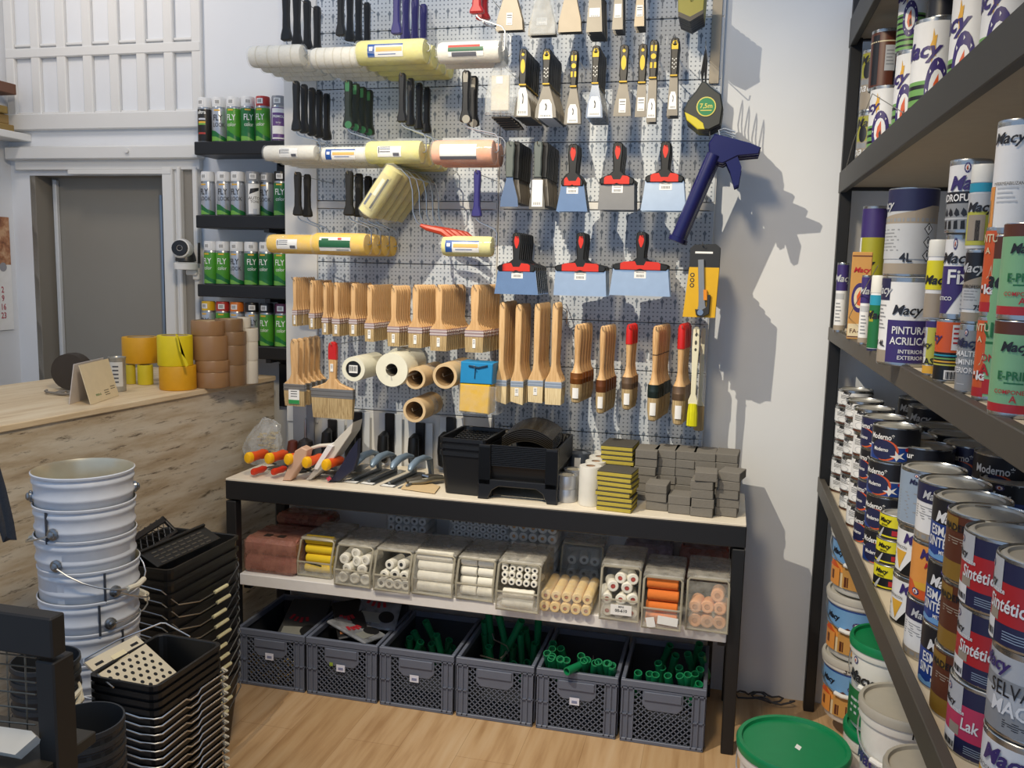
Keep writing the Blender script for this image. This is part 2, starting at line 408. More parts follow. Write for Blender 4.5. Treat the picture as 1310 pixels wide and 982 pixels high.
# local +Y runs along the front towards the back wall
MB().box((-.015, .275, .58), (.03, 2.27, 1.16), 0, None, .002).build('front_panel', WEATHERED, ct)
MB().box((-.36, .275, 1.17), (.74, 2.27, .022), 0, None, .003).build('counter_top', COUNTER_TOP, ct)
MB().box((-.36, 1.39, .58), (.66, .03, 1.158)).build('end_panel', M('#8c7b64', .7), ct)
CZ = 1.181
# ------------------------------------------------------------------ paint rack on the right
RX0 = .37; RK0, RK1 = -.03, -2.95
rk = thing('paint_rack', 'tall black steel rack of paint cans along the right wall', 'rack', (RX0, RK0, 0))
RD = .52; RL = RK0-RK1
SHELVES = [(2.50, 2.60, 2.55), (1.99, 2.066, 2.035), (1.453, 1.502, 1.50), (.872, .931, .905)]
for x in (.018, RD-.018):
    for y in (-.018, -RL+.018): MB().box((x, y, 1.34), (.04, .04, 2.68), 0, None, .003).build('post', BLACK_STEEL, rk)
for i, (z0, z1, zs) in enumerate(SHELVES):
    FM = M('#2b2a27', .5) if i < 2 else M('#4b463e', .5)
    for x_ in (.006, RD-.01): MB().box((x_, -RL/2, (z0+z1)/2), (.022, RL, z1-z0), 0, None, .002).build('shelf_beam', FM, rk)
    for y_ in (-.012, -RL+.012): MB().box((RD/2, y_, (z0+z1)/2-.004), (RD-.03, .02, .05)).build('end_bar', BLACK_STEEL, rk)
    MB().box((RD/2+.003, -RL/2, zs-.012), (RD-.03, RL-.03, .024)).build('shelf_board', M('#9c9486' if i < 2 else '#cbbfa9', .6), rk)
MB().tube([(.0, -.05, 2.02), (-.012, -.4, 2.12), (-.012, -.75, 2.2), (.0, -1.2, 2.07)], .0012, 5).build('retaining_wire', M('#8f8a80', .4, .6), rk)
MB().tube([(.0, -.35, 1.50), (-.02, -.75, 1.60), (.0, -1.0, 1.72)], .0012, 5).build('retaining_wire', M('#8f8a80', .4, .6), rk)

b = MB(); random.seed(8); P = on_z(955, 893, .02)
b.tube([(P.x+.06*math.cos(a)*(1+.3*math.sin(2.3*a))+.01*a, P.y+.03*math.sin(a)+.02, .012+.02*abs(math.sin(1.7*a))) for a in [i*.45 for i in range(30)]], .004, 6)
tag(b.build('cable', M('#3a3a40', .6)), 'dark cable heaped on the floor against the wall', 'cable')
# ------------------------------------------------------------------ things hanging on the wall boards
def hook(P, what, up=.012):
    b = MB(); y1 = -.022 - P.y
    b.tube([(0, y1, 0), (0, -.012, 0), (0, -.020, .004), (0, -.024, up)], .0019, 6)
    o = b.build('peg_hook', WIRE, None, (P.x, P.y, P.z))
    return tag(o, 'wire peg hook holding ' + what, 'hook', 'wire hooks on the wall boards')
def hang(front, n, dy, desc, where, group, P, jit=.0, lean=0.0, tilt=0, hk=None, rearm=.0):
    """front: thing at the hook's tip; the others follow towards the wall"""
    front.location = P
    front['label'] = f'{desc}, front one on {where}' if n > 1 else f'{desc} {where}'
    front['group'] = group
    for i in range(1, n):
        r = random.uniform
        c = copy_tree(front, f'{desc}, {ordn(i, n)} on {where}', (P.x + lean*i + r(-jit, jit), P.y + dy*i, P.z + r(-jit, jit)*.6), (0, r(-jit, jit)*4, r(-jit, jit)*4))
    if hk: hook(Vector((P.x, P.y, P.z)), hk)
def S_(b, name, mats, p): return b.build(name, mats, p)

# --- flat paint brushes -------------------------------------------------
FERR = {'copper': [M('#c2a29a', .35, .6), M('#e2d6d0', .4, .4)], 'silver': [M('#b4b1ac', .3, .9), M('#8f8c88', .35, .8)], 'nickel': [M('#d9dcdd', .3, .7), M('#b4bbc0', .3, .7)]}
def brush(W, L, hw, ferr='copper', T=.012, wood=HANDLE, bris=BRISTLE, tip=None, sticker=None, bl=.24, fl=.10, neck=.62, skew=0, cat='paint brush', name='paint_brush'):
    t = thing(name, '', cat)
    zf, zb = -L*(1-bl-fl), -L*(1-bl)
    top = .012
    h = [(hw*.32, top), (hw*.75, top*.6), (hw, -.008), (hw*1.0, zf*.3), (hw*.86, zf*.62), (hw*.84, zf*.76), (hw*.84+(W*.5-hw*.84)*.22, zf*.86), (hw*.84+(W*.5-hw*.84)*.62, zf*.93), (W*.48, zf*.975), (W*.5, zf)]
    S_(MB().prism(mirror(h), -T/2, T/2, 0, None, min(.0035, T*.34)), 'handle', wood, t)
    b = MB(); fw = W*.505; th = T*.62
    b.prism(mirror([(fw, zf+.002), (fw, zb)]), -th, th, 0, None, .001)
    for q in (.25, .72): 
        z = zf + (zb-zf)*q; b.prism(mirror([(fw+.0006, z+.0022), (fw+.0006, z-.0022)]), -th-.0007, th+.0007, 1)
    S_(b, 'ferrule', FERR[ferr], t)
    b = MB(); e = W*.47
    pts = [(-W*.495, zb), (-e, -L+skew*W), (e, -L-skew*W), (W*.495, zb)]
    n = 3; vs = []
    for k in range(n+1):
        f = k/n; x0 = pts[0][0]+(pts[1][0]-pts[0][0])*f; x1 = pts[3][0]+(pts[2][0]-pts[3][0])*f
        za = pts[0][1]+(pts[1][1]-pts[0][1])*f; zc = pts[3][1]+(pts[2][1]-pts[3][1])*f; q = T*.58*(1-.45*f*f)
        vs += [(x0, -q, za), (x1, -q, zc), (x1, q, zc), (x0, q, za)]
    fs = []
    for k in range(n):
        for j in range(4): fs.append((k*4+j, (k+1)*4+j, (k+1)*4+(j+1) % 4, k*4+(j+1) % 4))
    fs.append((n*4, n*4+3, n*4+2, n*4+1)); b.add(vs, fs); S_(b, 'bristles', bris, t)
    if tip:
        zt = tip; S_(MB().prism(mirror([(hw*.32, top+.0008), (hw*.78, top*.6), (hw*1.04, -.008), (hw*1.04, -zt)]), -T/2-.0008, T/2+.0008, 0, None, .003), 'painted_tip', M('#c01f1e', .35), t)
    if sticker:
        x, z, w_, h_, kind = sticker
        b = MB(); y = -T*.62
        b.box((x, y, z), (w_, .0012, h_), 0)
        if kind == 'green': b.box((x, y-.0008, z-h_*.36), (w_, .0006, h_*.26), 1)
        for q in range(3): b.box((x, y-.0008, z+h_*(.32-.16*q)), (w_*.6, .0006, h_*.05), 2)
        S_(b, 'sticker', [PAPER, M('#2f8f4d', .5), M('#55575a', .6)], t)
    return t
FY = -.262
names = ['narrowest', 'second narrowest', 'third narrowest']
xs = [377, 399, 416, 430, 452, 473, 504, 532, 562, 608]; ts = [358, 362, 365, 365, 366, 368, 369, 368, 368, 368]; bs = [417, 421, 428, 430, 430, 437, 443, 445, 449, 451]
ws = [7, 8, 9, 10.5, 11, 13, 16.5, 19, 23, 25]; hws = [5, 5.5, 5.5, 6, 6.5, 7, 8, 8.5, 9.5, 11]; ns = [9, 9, 6, 11, 9, 13, 7, 9, 13, 13]
brush_row = ['leftmost flat brush hook', 'second flat brush hook', 'third flat brush hook', 'fourth flat brush hook', 'fifth flat brush hook', 'sixth flat brush hook', 'seventh flat brush hook', 'third hook from right, flat brushes', 'second hook from right, flat brushes', 'hook of widest flat brushes']
for i in range(10):
    P = on_y(xs[i], ts[i], FY); k = mpp(P)
    o = brush(ws[i]*k, (bs[i]-ts[i])*k, hws[i]*k/2, 'copper', .0066 if i < 6 else .0072, sticker=(0, -(bs[i]-ts[i])*k*.86, min(ws[i]*k*.35, .012), .035, 'w'))
    hang(o, ns[i], .23/ns[i] if ns[i] > 11 else .0195, 'beech flat paint brush', brush_row[i], 'beech flat brushes with copper ferrules', P, .0012, .0006 if i < 6 else .0022, hk='beech flat brushes, ' + brush_row[i])
# big brushes below
P = on_y(377, 437, FY); k = mpp(P)
hang(brush(29*k, 83*k, 11*k/2, 'silver', .016, sticker=(.0, -70*k, 15*k, 20*k, 'green')), 5, .048, 'wide brush with green and white label', 'hook left of red-tipped brush', 'wide brushes with green labels', P, .001, hk='wide green-labelled brushes')
P = on_y(426, 441, -.30); k = mpp(P)
hang(brush(58*k, 95*k, 11*k/2, 'silver', .02, tip=19*k, bl=.28, fl=.12, neck=.75, sticker=(0, -29*k, 4*k, 10*k, 'w')), 1, 0, 'very wide flat brush with red handle tip', 'hanging above the white float', None, P, hk='the very wide red-tipped brush')
# --- long angled radiator brushes --------------------------------------
LY = -.235
long_hooks = ['leftmost radiator brush hook', 'second radiator brush hook', 'third radiator brush hook', 'rightmost radiator brush hook']
for i, (hx, hy, by, bw, hw_, n, sk) in enumerate([(643, 390, 516, 16, 8, 10, .35), (664, 393, 517, 17, 8.5, 8, .3), (688, 392, 516, 20, 8, 10, .05), (711, 391, 519, 22, 8, 5, .0)]):
    P = on_y(hx, hy, LY); k = mpp(P); L = (by-hy)*k
    o = brush(bw*k, L, hw_*k/2, 'nickel', .0085, HANDLE2, BRISTLE2, None, None if i in (0, 3) else (0, -L*.88, 5*k, 10*k, 'w'), .17, .06, .85, sk*.4)
    hang(o, n, .0215, 'pale long-handled radiator brush', long_hooks[i], 'pale long-handled radiator brushes', P, .0014, hk='radiator brushes, ' + long_hooks[i])
# --- round brushes ------------------------------------------------------
def round_brush(L, r, ferr, tip=None, bris=BRISTLE, wood=HANDLE, plastic=False, sticker=True, band=None):
    t = thing('round_brush', '', 'paint brush'); zf, zb = -L*.60, -L*.74
    hr = r*.62
    prof = [(hr*.25, .016), (hr*.7, .012), (hr*.92, .0), (hr*.95, -L*.1), (hr*.72, -L*.33), (hr*.66, -L*.45), (hr*.95, -L*.54), (r*.93, zf)]
    S_(MB().lathe(prof[::-1], 14, 0), 'handle', wood, t)
    S_(MB().lathe([(r*.97, zb), (r*1.02, zb+.002), (r*1.02, (zf+zb)/2-.002), (r*1.05, (zf+zb)/2), (r*1.02, (zf+zb)/2+.002), (r*1.0, zf+.002)], 16), 'ferrule', ferr, t)
    S_(MB().lathe([(r*.35, -L), (r*.72, -L*.985), (r*.98, -L*.86), (r*.96, zb)], 16), 'bristles', bris, t)
    if tip: S_(MB().lathe([(hr*.25, .0168), (hr*.74, .0125), (hr*.98, .0), (hr*1.0, -tip)][::-1], 14), 'painted_tip', M('#c8211f', .35), t)
    if sticker: S_(wrap_patch(MB(), r*1.0, 0, 55, -L*.93, -L*.79), 'sticker', PAPER, t)
    if band: S_(MB().lathe([(hr*.80, -L*.275), (hr*.80, -L*.265)], 14, cap=(False, False)), 'stripe', M('#3a2c22'), t)
    return t
BROWNF = M('#8a5428', .35, .5); DARKF = M('#23312f', .4, .3); TANF = M('#7a6450', .4, .5)
for hx, hy, by, wd, F, tip, n, desc, where in [
    (740, 420, 516, 17, BROWNF, None, 5, 'round brush with brown ferrule', 'hook right of the radiator brushes'),
    (772, 422, 530, 14, M('#7c4a2c', .35, .5), None, 5, 'thin round brush with brown ferrule', 'second round brush hook'),
    (806, 420, 525, 15.5, TANF, 20, 3, 'round brush with red handle tip', 'middle round brush hook'),
    (840, 422, 540, 16, DARKF, None, 7, 'round brush with black ferrule', 'third round brush hook from right'),
    (873, 420, 545, 17.5, TANF, 26, 4, 'large round brush with red tip', 'hook left of yellow-bristled brush')]:
    P = on_y(hx, hy, -.24); k = mpp(P)
    o = round_brush((by-hy)*k, wd*k/2, F, tip and tip*k, band=DARKF if F is DARKF else None)
    hang(o, n, .036 if n < 6 else .03, desc, where, 'round brushes on the right wall board', P, .001, .0045, hk='the brushes on ' + where)
# loose hooks seen behind the first round brush
P = on_y(727, 397, -.05); o = tag(MB().tube([(0, .03, -.07), (0, -.03, -.05), (.004, -.045, 0), (-.012, -.05, .012), (-.022, -.045, 0), (-.012, -.04, -.012), (.004, -.04, 0)], .0022, 6).build('wire_loop', WIRE, None, P), 'bent empty wire loop right of the radiator brushes', 'hook')
# white brush with yellow bristles
t = thing('yellow_bristle_brush', 'white plastic brush with bright yellow bristles, rightmost of the brushes', 'paint brush'); P = on_y(891, 425, -.24); k = mpp(P); t.location = P
IV = M('#e6e1c4', .4)
S_(MB().prism(mirror([(2*k, 7*k), (4*k, 4*k), (4.5*k, -20*k), (3.4*k, -50*k), (3.2*k, -80*k), (6*k, -88*k), (6*k, -93*k)]), -.006, .006, 0, None, .002), 'handle', IV, t)
b = MB()
for z, h_ in ((-3, 2.2), (-13, 3), (-22, 2)): b.prism(circ(1.5*k, 0, z*k, 10, h_*k), -.0068, -.0058)
S_(b, 'hanging_slots', M('#4a4a40'), t)
S_(MB().lathe([(5.6*k, -122*k), (7*k, -121*k), (6.6*k, -105*k), (5.4*k, -92*k)], 14, 0, SCL(1, .7, 1)), 'bristles', YELLOW_BRISTLE, t)
hook(P, 'the yellow-bristled brush')
t = thing('bristle_brush', 'pale brush head hanging behind the yellow-bristled brush', 'paint brush'); P = on_y(900, 425, -.12); t.location = P
S_(MB().prism(mirror([(.006, .015), (.008, 0), (.007, -.26), (.018, -.28)]), -.005, .005, 0, None, .002), 'handle', IV, t)
S_(MB().lathe([(.014, -.375), (.019, -.37), (.018, -.28)], 12, 0, SCL(1, .6, 1)), 'bristles', BRISTLE, t)

# --- paint rollers --------------------------------------------------------
def roller(hlen, hw, hcol, drop, sx0, sx1, sr, sleeve, bands=None, label=None, grip=None, bag=True, accent=None):
    """handle hangs from the origin; sleeve lies from sx0 to sx1 at -drop"""
    t = thing('paint_roller', '', 'paint roller'); r = hw/2
    h = [(r*.55, .012), (r*.9, .006), (r, -.01), (r*.82, -hlen*.45), (r*.92, -hlen*.75), (r*1.35, -hlen*.88), (r*1.45, -hlen*.97), (r*.9, -hlen)]
    S_(MB().prism(mirror(h), -r*.85, r*.85, 0, None, r*.35), 'handle', hcol, t)
    if accent: 
        S_(MB().prism(mirror([(r*.5, .004), (r*.6, -.01), (r*.5, -.03)]), -r*.92, -r*.7), 'grip_inlay', accent, t)
        S_(MB().prism(circ(r*.95, r*.3, -hlen*.94, 12), -r*.98, -r*.75), 'grip_inlay', accent, t)
    xe = sx1 + .016
    path = [(0, 0, -hlen+.005), (0, 0, -hlen-.008), (.012, 0, -hlen-.018), (xe-.012, 0, -hlen-.018-(drop-hlen)*.22), (xe, 0, -hlen-.025-(drop-hlen)*.3), (xe, 0, -drop+.006), (xe-.006, 0, -drop), (sx1-.03, 0, -drop)]
    S_(MB().tube(path, .0028, 6), 'wire_frame', WIRE, t)
    X = T(0, 0, -drop) @ RY(90)
    rs = [(sr*.55, sx0-.004), (sr*.9, sx0), (sr, sx0+.012), (sr, sx1-.012), (sr*.92, sx1), (sr*.5, sx1+.002)]
    b = MB().lathe(rs, 20, 0, X)
    s = S_(b, 'roller_sleeve', sleeve, t)
    if bands:
        for q in range(bands):
            x = sx0 + (sx1-sx0)*(q+.7)/(bands+.4)
            S_(MB().lathe([(sr+.0006, x-.0016), (sr+.0006, x+.0016)], 20, 0, X @ Matrix.Shear('XY', 4, (0, 0)), cap=(False, False)), 'stripe', M('#cfc9b4', .7), s)
    if label:
        x0, x1, cols, tall = label
        b = MB(); Y = T(0, 0, -drop) @ RY(90) @ RZ(0)
        def patch(xa, xb, a0, a1, mi):
            n = 6; vs = []
            for i in range(n+1):
                a = rad(a0 + (a1-a0)*i/n); vs += [(xa, -(sr+.0012+mi*.0004)*math.cos(a), -drop+(sr+.0012+mi*.0004)*math.sin(a)), (xb, -(sr+.0012+mi*.0004)*math.cos(a), -drop+(sr+.0012+mi*.0004)*math.sin(a))]
            b.add(vs, [(2*i, 2*i+1, 2*i+3, 2*i+2) for i in range(n)], mi, True)
        w_ = x1-x0
        patch(x0, x1, -40*tall, 35*tall, 0)
        if cols == 'blue':
            patch(x0, x0+w_*.2, -40*tall, 35*tall, 1); patch(x0+w_*.24, x0+w_*.98, -8, 12, 2); patch(x0, x1, 25*tall, 35*tall, 1); patch(x0+w_*.05, x0+w_*.15, -4, 14, 3); patch(x0+w_*.3, x0+w_*.8, -22, -18, 1)
        elif cols == 'white':
            for a in (18, 8, -4): patch(x0+w_*.1, x0+w_*.55, a, a+3, 4)
            patch(x0+w_*.66, x0+w_*.92, -32*tall, -12*tall, 4); patch(x0+w_*.04, x0+w_*.08, -8, 20, 4)
        elif cols == 'green':
            patch(x0+w_*.0, x1, -18, 16*tall, 5); patch(x0+w_*.08, x0+w_*.3, 10, 26, 5); patch(x0+w_*.6, x0+w_*.72, 20, 30, 6); patch(x0+w_*.12, x0+w_*.5, -8, -2, 0); patch(x0+w_*.55, x0+w_*.95, -34, -30, 4)
        elif cols == 'red':
            patch(x0, x1, -5, 14, 5); patch(x0, x0+w_*.9, 14, 26, 6); patch(x0+w_*.1, x0+w_*.8, -30, -10, 4)
        elif cols == 'purple':
            patch(x0, x1, -40*tall, -24*tall, 4); patch(x0+w_*.85, x1, -40*tall, -26, 3)
        S_(b, 'sleeve_label', [PAPER, M('#1d4f9c', .5), M('#e8b56a', .5), M('#f4f4f4'), M('#5a5c66', .6), M('#1d5c3c', .5), M('#c23b34', .5)], s)
    if bag:
        S_(MB().lathe([(sr*.3, sx0-.012), (sr*1.03, sx0-.004), (sr*1.06, (sx0+sx1)/2), (sr*1.03, sx1+.004), (sr*.4, sx1+.014)], 18, 0, X, cap=(False, False)), 'plastic_wrap', CLEAR, t)
    return t
def clear_mat(name, col, alpha, rough=.12):
    m, nt, b, N, L = nodes_mat(name); b.inputs['Base Color'].default_value = lin(col); b.inputs['Roughness'].default_value = rough
    tc = N('TexCoord'); nz = N('TexNoise'); nz.inputs['Scale'].default_value = 22; L(tc.outputs['Object'], nz.inputs['Vector'])
    mr = N('MapRange'); mr.inputs['From Min'].default_value = .3; mr.inputs['From Max'].default_value = .7; mr.inputs['To Min'].default_value = alpha*.55; mr.inputs['To Max'].default_value = min(1, alpha*1.5)
    L(nz.outputs['Fac'], mr.inputs['Value']); L(mr.outputs['Result'], b.inputs['Alpha'])
    bp = N('Bump'); bp.inputs['Strength'].default_value = .35; bp.inputs['Distance'].default_value = .01; L(nz.outputs['Fac'], bp.inputs['Height']); L(bp.outputs['Normal'], b.inputs['Normal'])
    return m
CLEAR = clear_mat('clear_plastic_film', '#e8ecee', .16); CLEARBAG = clear_mat('wrinkled_clear_bag', '#dfe3e4', .30); BINPL = clear_mat('clear_bin_plastic', '#d8d4c4', .26, .18)
FLU = lambda c: M(c, .95, 0, 1, .08, 90, .3)
WN, YN, PN, OY = FLU('#e4e1d6'), FLU('#dcd684'), FLU('#eda784'), FLU('#e9bd2c')
RY0 = -.335
def rollers(hx, hy, hl, hw, hcol, sxa, sxb, syc, sd, sleeve, n, desc, where, bands=None, label=None, y0=RY0, dy=.058, lean=.002, accent=None):
    P = on_y(hx, hy, y0); k = mpp(P)
    if label: label = ((label[0]-hx)*k, (label[1]-hx)*k, label[2], label[3])
    # slope of the picture's horizontals: sleeve end points read on their own plane
    A = on_y(sxa, syc, y0); B = on_y(sxb, syc, y0)
    zc = P.z - (A.z+B.z)/2
    o = roller(hl*k, hw*k, hcol, zc, A.x-P.x, B.x-P.x, sd*k/2, sleeve, bands, label, accent=accent)
    dy = max(dy, sd*k*1.02); n = min(n, int(.275/dy)+1)
    hang(o, n, dy, desc, where, 'paint rollers on the left wall board', P, .001, lean, hk='rollers, ' + where)
PURP = M('#2f2c6e', .4); GREENH = M('#16211b', .45)
rollers(366, -12, 62, 10, BLACK, 323, 388, 72, 27, WN, 6, 'white striped paint roller with black handle', 'top left roller hook', 4)
rollers(436, -16, 60, 9, BLACK, 402, 460, 74, 26, WN, 5, 'white striped roller with black handle', 'second hook, top roller row', 5)
rollers(508, -18, 60, 10, PURP, 460, 545, 67, 31, YN, 5, 'yellow paint roller with dark blue handle', 'third hook, top row', None, (474, 522, 'blue', .8))
rollers(611, -22, 38, 13, M('#b3262a', .4), 563, 640, 67, 27, WN, 2, 'white roller with red handle', 'fourth hook of top roller row', None, (577, 624, 'red', .8))
rollers(379, 108, 58, 9, BLACK, 341, 405, 196, 20, WN, 5, 'white labelled roller with black handle', 'left hook, second roller row', None, (359, 385, 'white', .9))
rollers(446, 107, 55, 10, GREENH, 415, 472, 198, 20, WN, 4, 'white blue-labelled roller with green handle', 'second roller row', 2, (418, 459, 'blue', 1), accent=M('#2f6b45', .5))
rollers(515, 98, 57, 9, BLACK, 472, 540, 195, 29, YN, 5, 'pale yellow roller with black handle', 'third hook, second row', None, (487, 519, 'white', .7))
rollers(597, 95, 60, 11, BLACK, 556, 632, 195, 31, PN, 2, 'salmon pink roller with black handle', 'right hook, second roller row', None, (567, 616, 'purple', .95), accent=M('#8d8a80', .5))
rollers(381, 224, 51, 9, BLACK_MATT, 346, 405, 312, 24, OY, 2, 'deep yellow roller with black handle', 'lowest left roller hook', None, (356, 385, 'white', .8))
rollers(447, 223, 52, 10, BLACK_MATT, 404, 470, 312, 28, OY, 4, 'deep yellow green-labelled roller, black handle', 'lowest roller row', None, (411, 454, 'green', 1))
rollers(611, 222, 55, 9, PURP, 568, 630, 315, 26, YN, 1, 'single pale yellow roller with purple handle', 'in the lowest roller row', None, (573, 618, 'blue', .9))
# tilted wire-cage rollers with red handles
P0 = on_y(545, 224, -.34); k = mpp(P0)
def tilted():
    t = thing('caged_roller', '', 'paint roller')
    X = RY(28)   # sleeve axis tilted in the picture plane
    S_(MB().lathe([(.035*.5, -.105), (.035, -.098), (.037, 0), (.035, .098), (.035*.5, .105)], 20, 0, T(-.115, 0, -.055) @ RY(35-0)), 'roller_sleeve', FLU('#d8cf86'), t)
    b = MB(); Xl = T(-.115, 0, -.055) @ RY(35)
    for a0, a1, z0, z1, mi in ((-38, 30, -.075, .07, 0), (14, 26, -.07, .06, 1), (-30, -14, -.07, -.02, 2), (-12, 8, -.02, .05, 3)):
        q = MB(); wrap_patch(q, .0378+mi*.0003, (a0+a1)/2, a1-a0, z0, z1); b.add(q.v, q.f, mi, True, Xl)
    S_(b, 'sleeve_label', [M('#c9bf7f', .5), M('#33301c', .6), M('#39425a', .5), M('#e0dcc4', .5)], t)
    S_(MB().lathe([(.02, -.118), (.039, -.10), (.040, .10), (.02, .118)], 18, 0, Xl, cap=(False, False)), 'plastic_wrap', CLEAR, t)
    e = Xl @ Vector((0, 0, .105)); 
    S_(MB().tube([tuple(e + Vector((-.05, 0, -.075))), tuple(e), tuple(e + Vector((.022, 0, -.004))), (0, 0, -.005), (.012, 0, -.05), (.015, 0, -.13), (.03, 0, -.165), (.055, 0, -.185)], .0028, 6), 'wire_frame', WIRE, t)
    b = MB(); b.tube([(.045, 0, -.178), (.07, 0, -.187), (.13, 0, -.2), (.18, 0, -.235), (.195, 0, -.247)], [.006, .011, .0135, .012, .006], 8)
    S_(b, 'handle', M('#b53a22', .45), t); return t
P0 = on_y(524, 226, -.34)
hang(tilted(), 5, .064, 'tilted caged roller with red handle', 'hook above the red handles', 'caged rollers with red handles', P0, .001, .004, hk='the tilted caged rollers')

# --- scrapers and filling knives ---------------------------------------
def scraper(hl, hw, bl, bw0, bw1, hcol, blade, inlay=None, label=None, foot=None, cat='scraper', name='scraper', loop=None):
    t = thing(name, '', cat); r = hw/2
    h = [(r*.5, .014), (r*.9, .009), (r*1.02, -.01), (r*.86, -hl*.4), (r*.9, -hl*.7), (r*.78, -hl*.93), (max(r*.8, bw0/2+.001), -hl)]
    S_(MB().prism(mirror(h), -.009, .009, 0, None, .0035), 'handle', hcol, t)
    S_(MB().prism(mirror([(bw0/2, -hl+.004), (bw0/2, -hl-bl*.08), (bw1/2*.93, -hl-bl*.72), (bw1/2, -hl-bl)]), -.0012, .0012), 'blade', blade, t)
    if inlay:
        b = MB(); y0, y1 = -.0102, -.0088
        if inlay == 'loop':
            b.prism(circ(r*.6, 0, -.004, 12), y0, y1); b.prism(rect(r*1.5, hl*.16, 0, -hl*.14), y0, y1); b.prism(circ(r*.3, 0, -.004, 10), y0-.0005, y1, 1)
            for a, c in ((-.4, .5), (.0, .54), (.4, .5), (-.4, .62), (0, .66), (.4, .62), (-.4, .74), (0, .78), (.4, .74)): b.prism(circ(r*.16, a*r, -hl*c, 6), y0, y1, 2)
        elif inlay == 'bars':
            for a, c in ((-.45, .12), (.45, .12), (-.45, .62), (.45, .62)): b.prism(rect(r*.5, hl*.17, a*r, -hl*c), y0, y1)
            b.prism(circ(r*.62, 0, -hl*.36, 12), y0, y1)
        elif inlay == 'pad':
            b.prism(circ(r*.55, 0, -hl*.42, 14, hl*.22), y0, y1); b.prism(circ(r*.35, 0, -hl*.06, 10), y0, y1)
        S_(b, 'grip_inlay', [M('#d9b81f', .45), BLACK, M('#d8d8d4')], t)
        S_(MB().prism(rect(hw*.82, .005, 0, -hl*.985), -.0098, .0098), 'collar', M('#c9a51c', .45), t)
    if label:
        lw, lh, zc = label[:3]; b = MB()
        pts = [(-lw*.5, zc-lh*.5), (lw*.5, zc-lh*.5), (lw*.42, zc+lh*.25), (lw*.25, zc+lh*.5), (-lw*.25, zc+lh*.5), (-lw*.42, zc+lh*.25)] if label[3] == 'arch' else rect(lw, lh, 0, zc)
        b.prism(pts, -.0022, -.0014)
        if label[3] == 'arch': b.prism([(-lw*.05, zc-lh*.1), (lw*.08, zc-lh*.05), (lw*.1, zc+lh*.18), (0, zc+lh*.32), (-lw*.06, zc+lh*.25), (lw*.02, zc+lh*.12)], -.0026, -.0021, 1)
        for q in range(6): b.prism(rect(lw*.05, lh*.1, lw*(-.3+.12*q), zc-lh*.38), -.0026, -.0021, 1)
        if label[3] == 'bar': b.prism(rect(lw*.8, lh*.07, 0, zc+lh*.3), -.0026, -.0021, 1); b.prism(rect(lw*.8, lh*.05, 0, zc+lh*.1), -.0026, -.0021, 1)
        S_(b, 'sticker', [PAPER, M('#4c4e52', .6)], t)
    return t
BLADE = M('#78756f', .45, .7); BLADE_B = M('#aab2bd', .22, .95); BLADE_D = M('#7d776d', .4, .7); GREYH = M('#5d6562', .45); BLACKH = M('#1b1c1c', .42)
SY = -.275
def scr(hx, hy, hl, hw, by, w0, w1, hcol, blade, n, desc, where, inlay=None, label=None, dy=.017, y0=SY, group='scrapers on the right wall board', jit=.0008, **kw):
    P = on_y(hx, hy, y0); k = mpp(P)
    if label: label = (label[0]*k, label[1]*k, -label[2]*k, label[3])
    o = scraper(hl*k, hw*k, (by-hy-hl)*k, w0*k, w1*k, hcol, blade, inlay, label, **kw)
    hang(o, n, dy, desc, where, group, P, jit, hk='the scrapers, ' + where)
# top row: only the blades hang into view
scr(654, -75, 62, 11, 34, 15, 36, BLACKH, BLADE_D, 3, 'wide grey scraper with black-lettered sticker', 'leftmost hook, top row', None, (8, 15, 95, 'bar'))
scr(696, -75, 62, 11, 40, 14, 36, BLACKH, BLADE, 3, 'bagged scraper, top row', 'hook with clear bag', None, (14, 9, 98, 'bar'))
scr(732, -75, 62, 11, 36, 14, 31, BLACKH, BLADE_D, 3, 'plain grey wide scraper', 'third hook of top row', None)
scr(764, -75, 62, 11, 36, 15, 21, BLACKH, BLADE, 9, 'bright scraper with white sticker', 'fourth hook, top row', None, (14, 11, 87, 'plain'))
scr(794, -75, 62, 10, 33, 10, 14, BLACKH, BLADE, 6, 'narrow scraper with white sticker', 'fifth hook, top row', None, (9, 17, 85, 'plain'))
scr(822, -75, 62, 10, 29, 9, 13, BLACKH, BLADE_D, 6, 'narrow dull scraper with barcode sticker', 'sixth hook, top row', None, (8, 14, 85, 'bar'))
P = on_y(696, -10, SY-.012); k = mpp(P)
tag(MB().prism([(-17*k, -52*k), (17*k, -52*k), (18*k, -40*k), (12*k, 0), (6*k, 12*k), (-6*k, 12*k), (-12*k, 0), (-18*k, -40*k)], -.006, .006, 0, None, .004).build('clear_bag', CLEARBAG, None, P), 'clear bag around the second scraper of the top row', 'plastic bag')
# yellow and black scrapers
scr(670, 68, 40, 11, 147, 8, 23, BLACKH, BLADE, 14, 'yellow-black scraper with pointed white label', 'hook beside bagged brushes', 'pad', (15, 35, 60, 'arch'), .0155)
scr(700, 68, 39, 11, 148, 9, 28, BLACKH, BLADE, 14, 'wide yellow-black scraper with arched label', 'second yellow-black scraper hook', 'loop', (19, 23, 69, 'arch'), .0155)
scr(735, 70, 40, 10, 156, 9, 22, BLACKH, BLADE, 2, 'black scraper with yellow bar inlays', 'third yellow-black scraper hook', 'bars', (14, 23, 73, 'arch'))
scr(763, 64, 42, 10.5, 148, 9, 22, BLACKH, BLADE_B, 10, 'yellow-black scraper with blue-edged blade', 'fourth yellow-black scraper hook', 'loop', (17, 25, 70, 'arch'), .018)
scr(799, 63, 41, 12, 146, 11, 23, BLACKH, BLADE, 1, 'single scraper with yellow oval grip', 'between two scraper hooks', 'pad', (9, 17, 70, 'bar'))
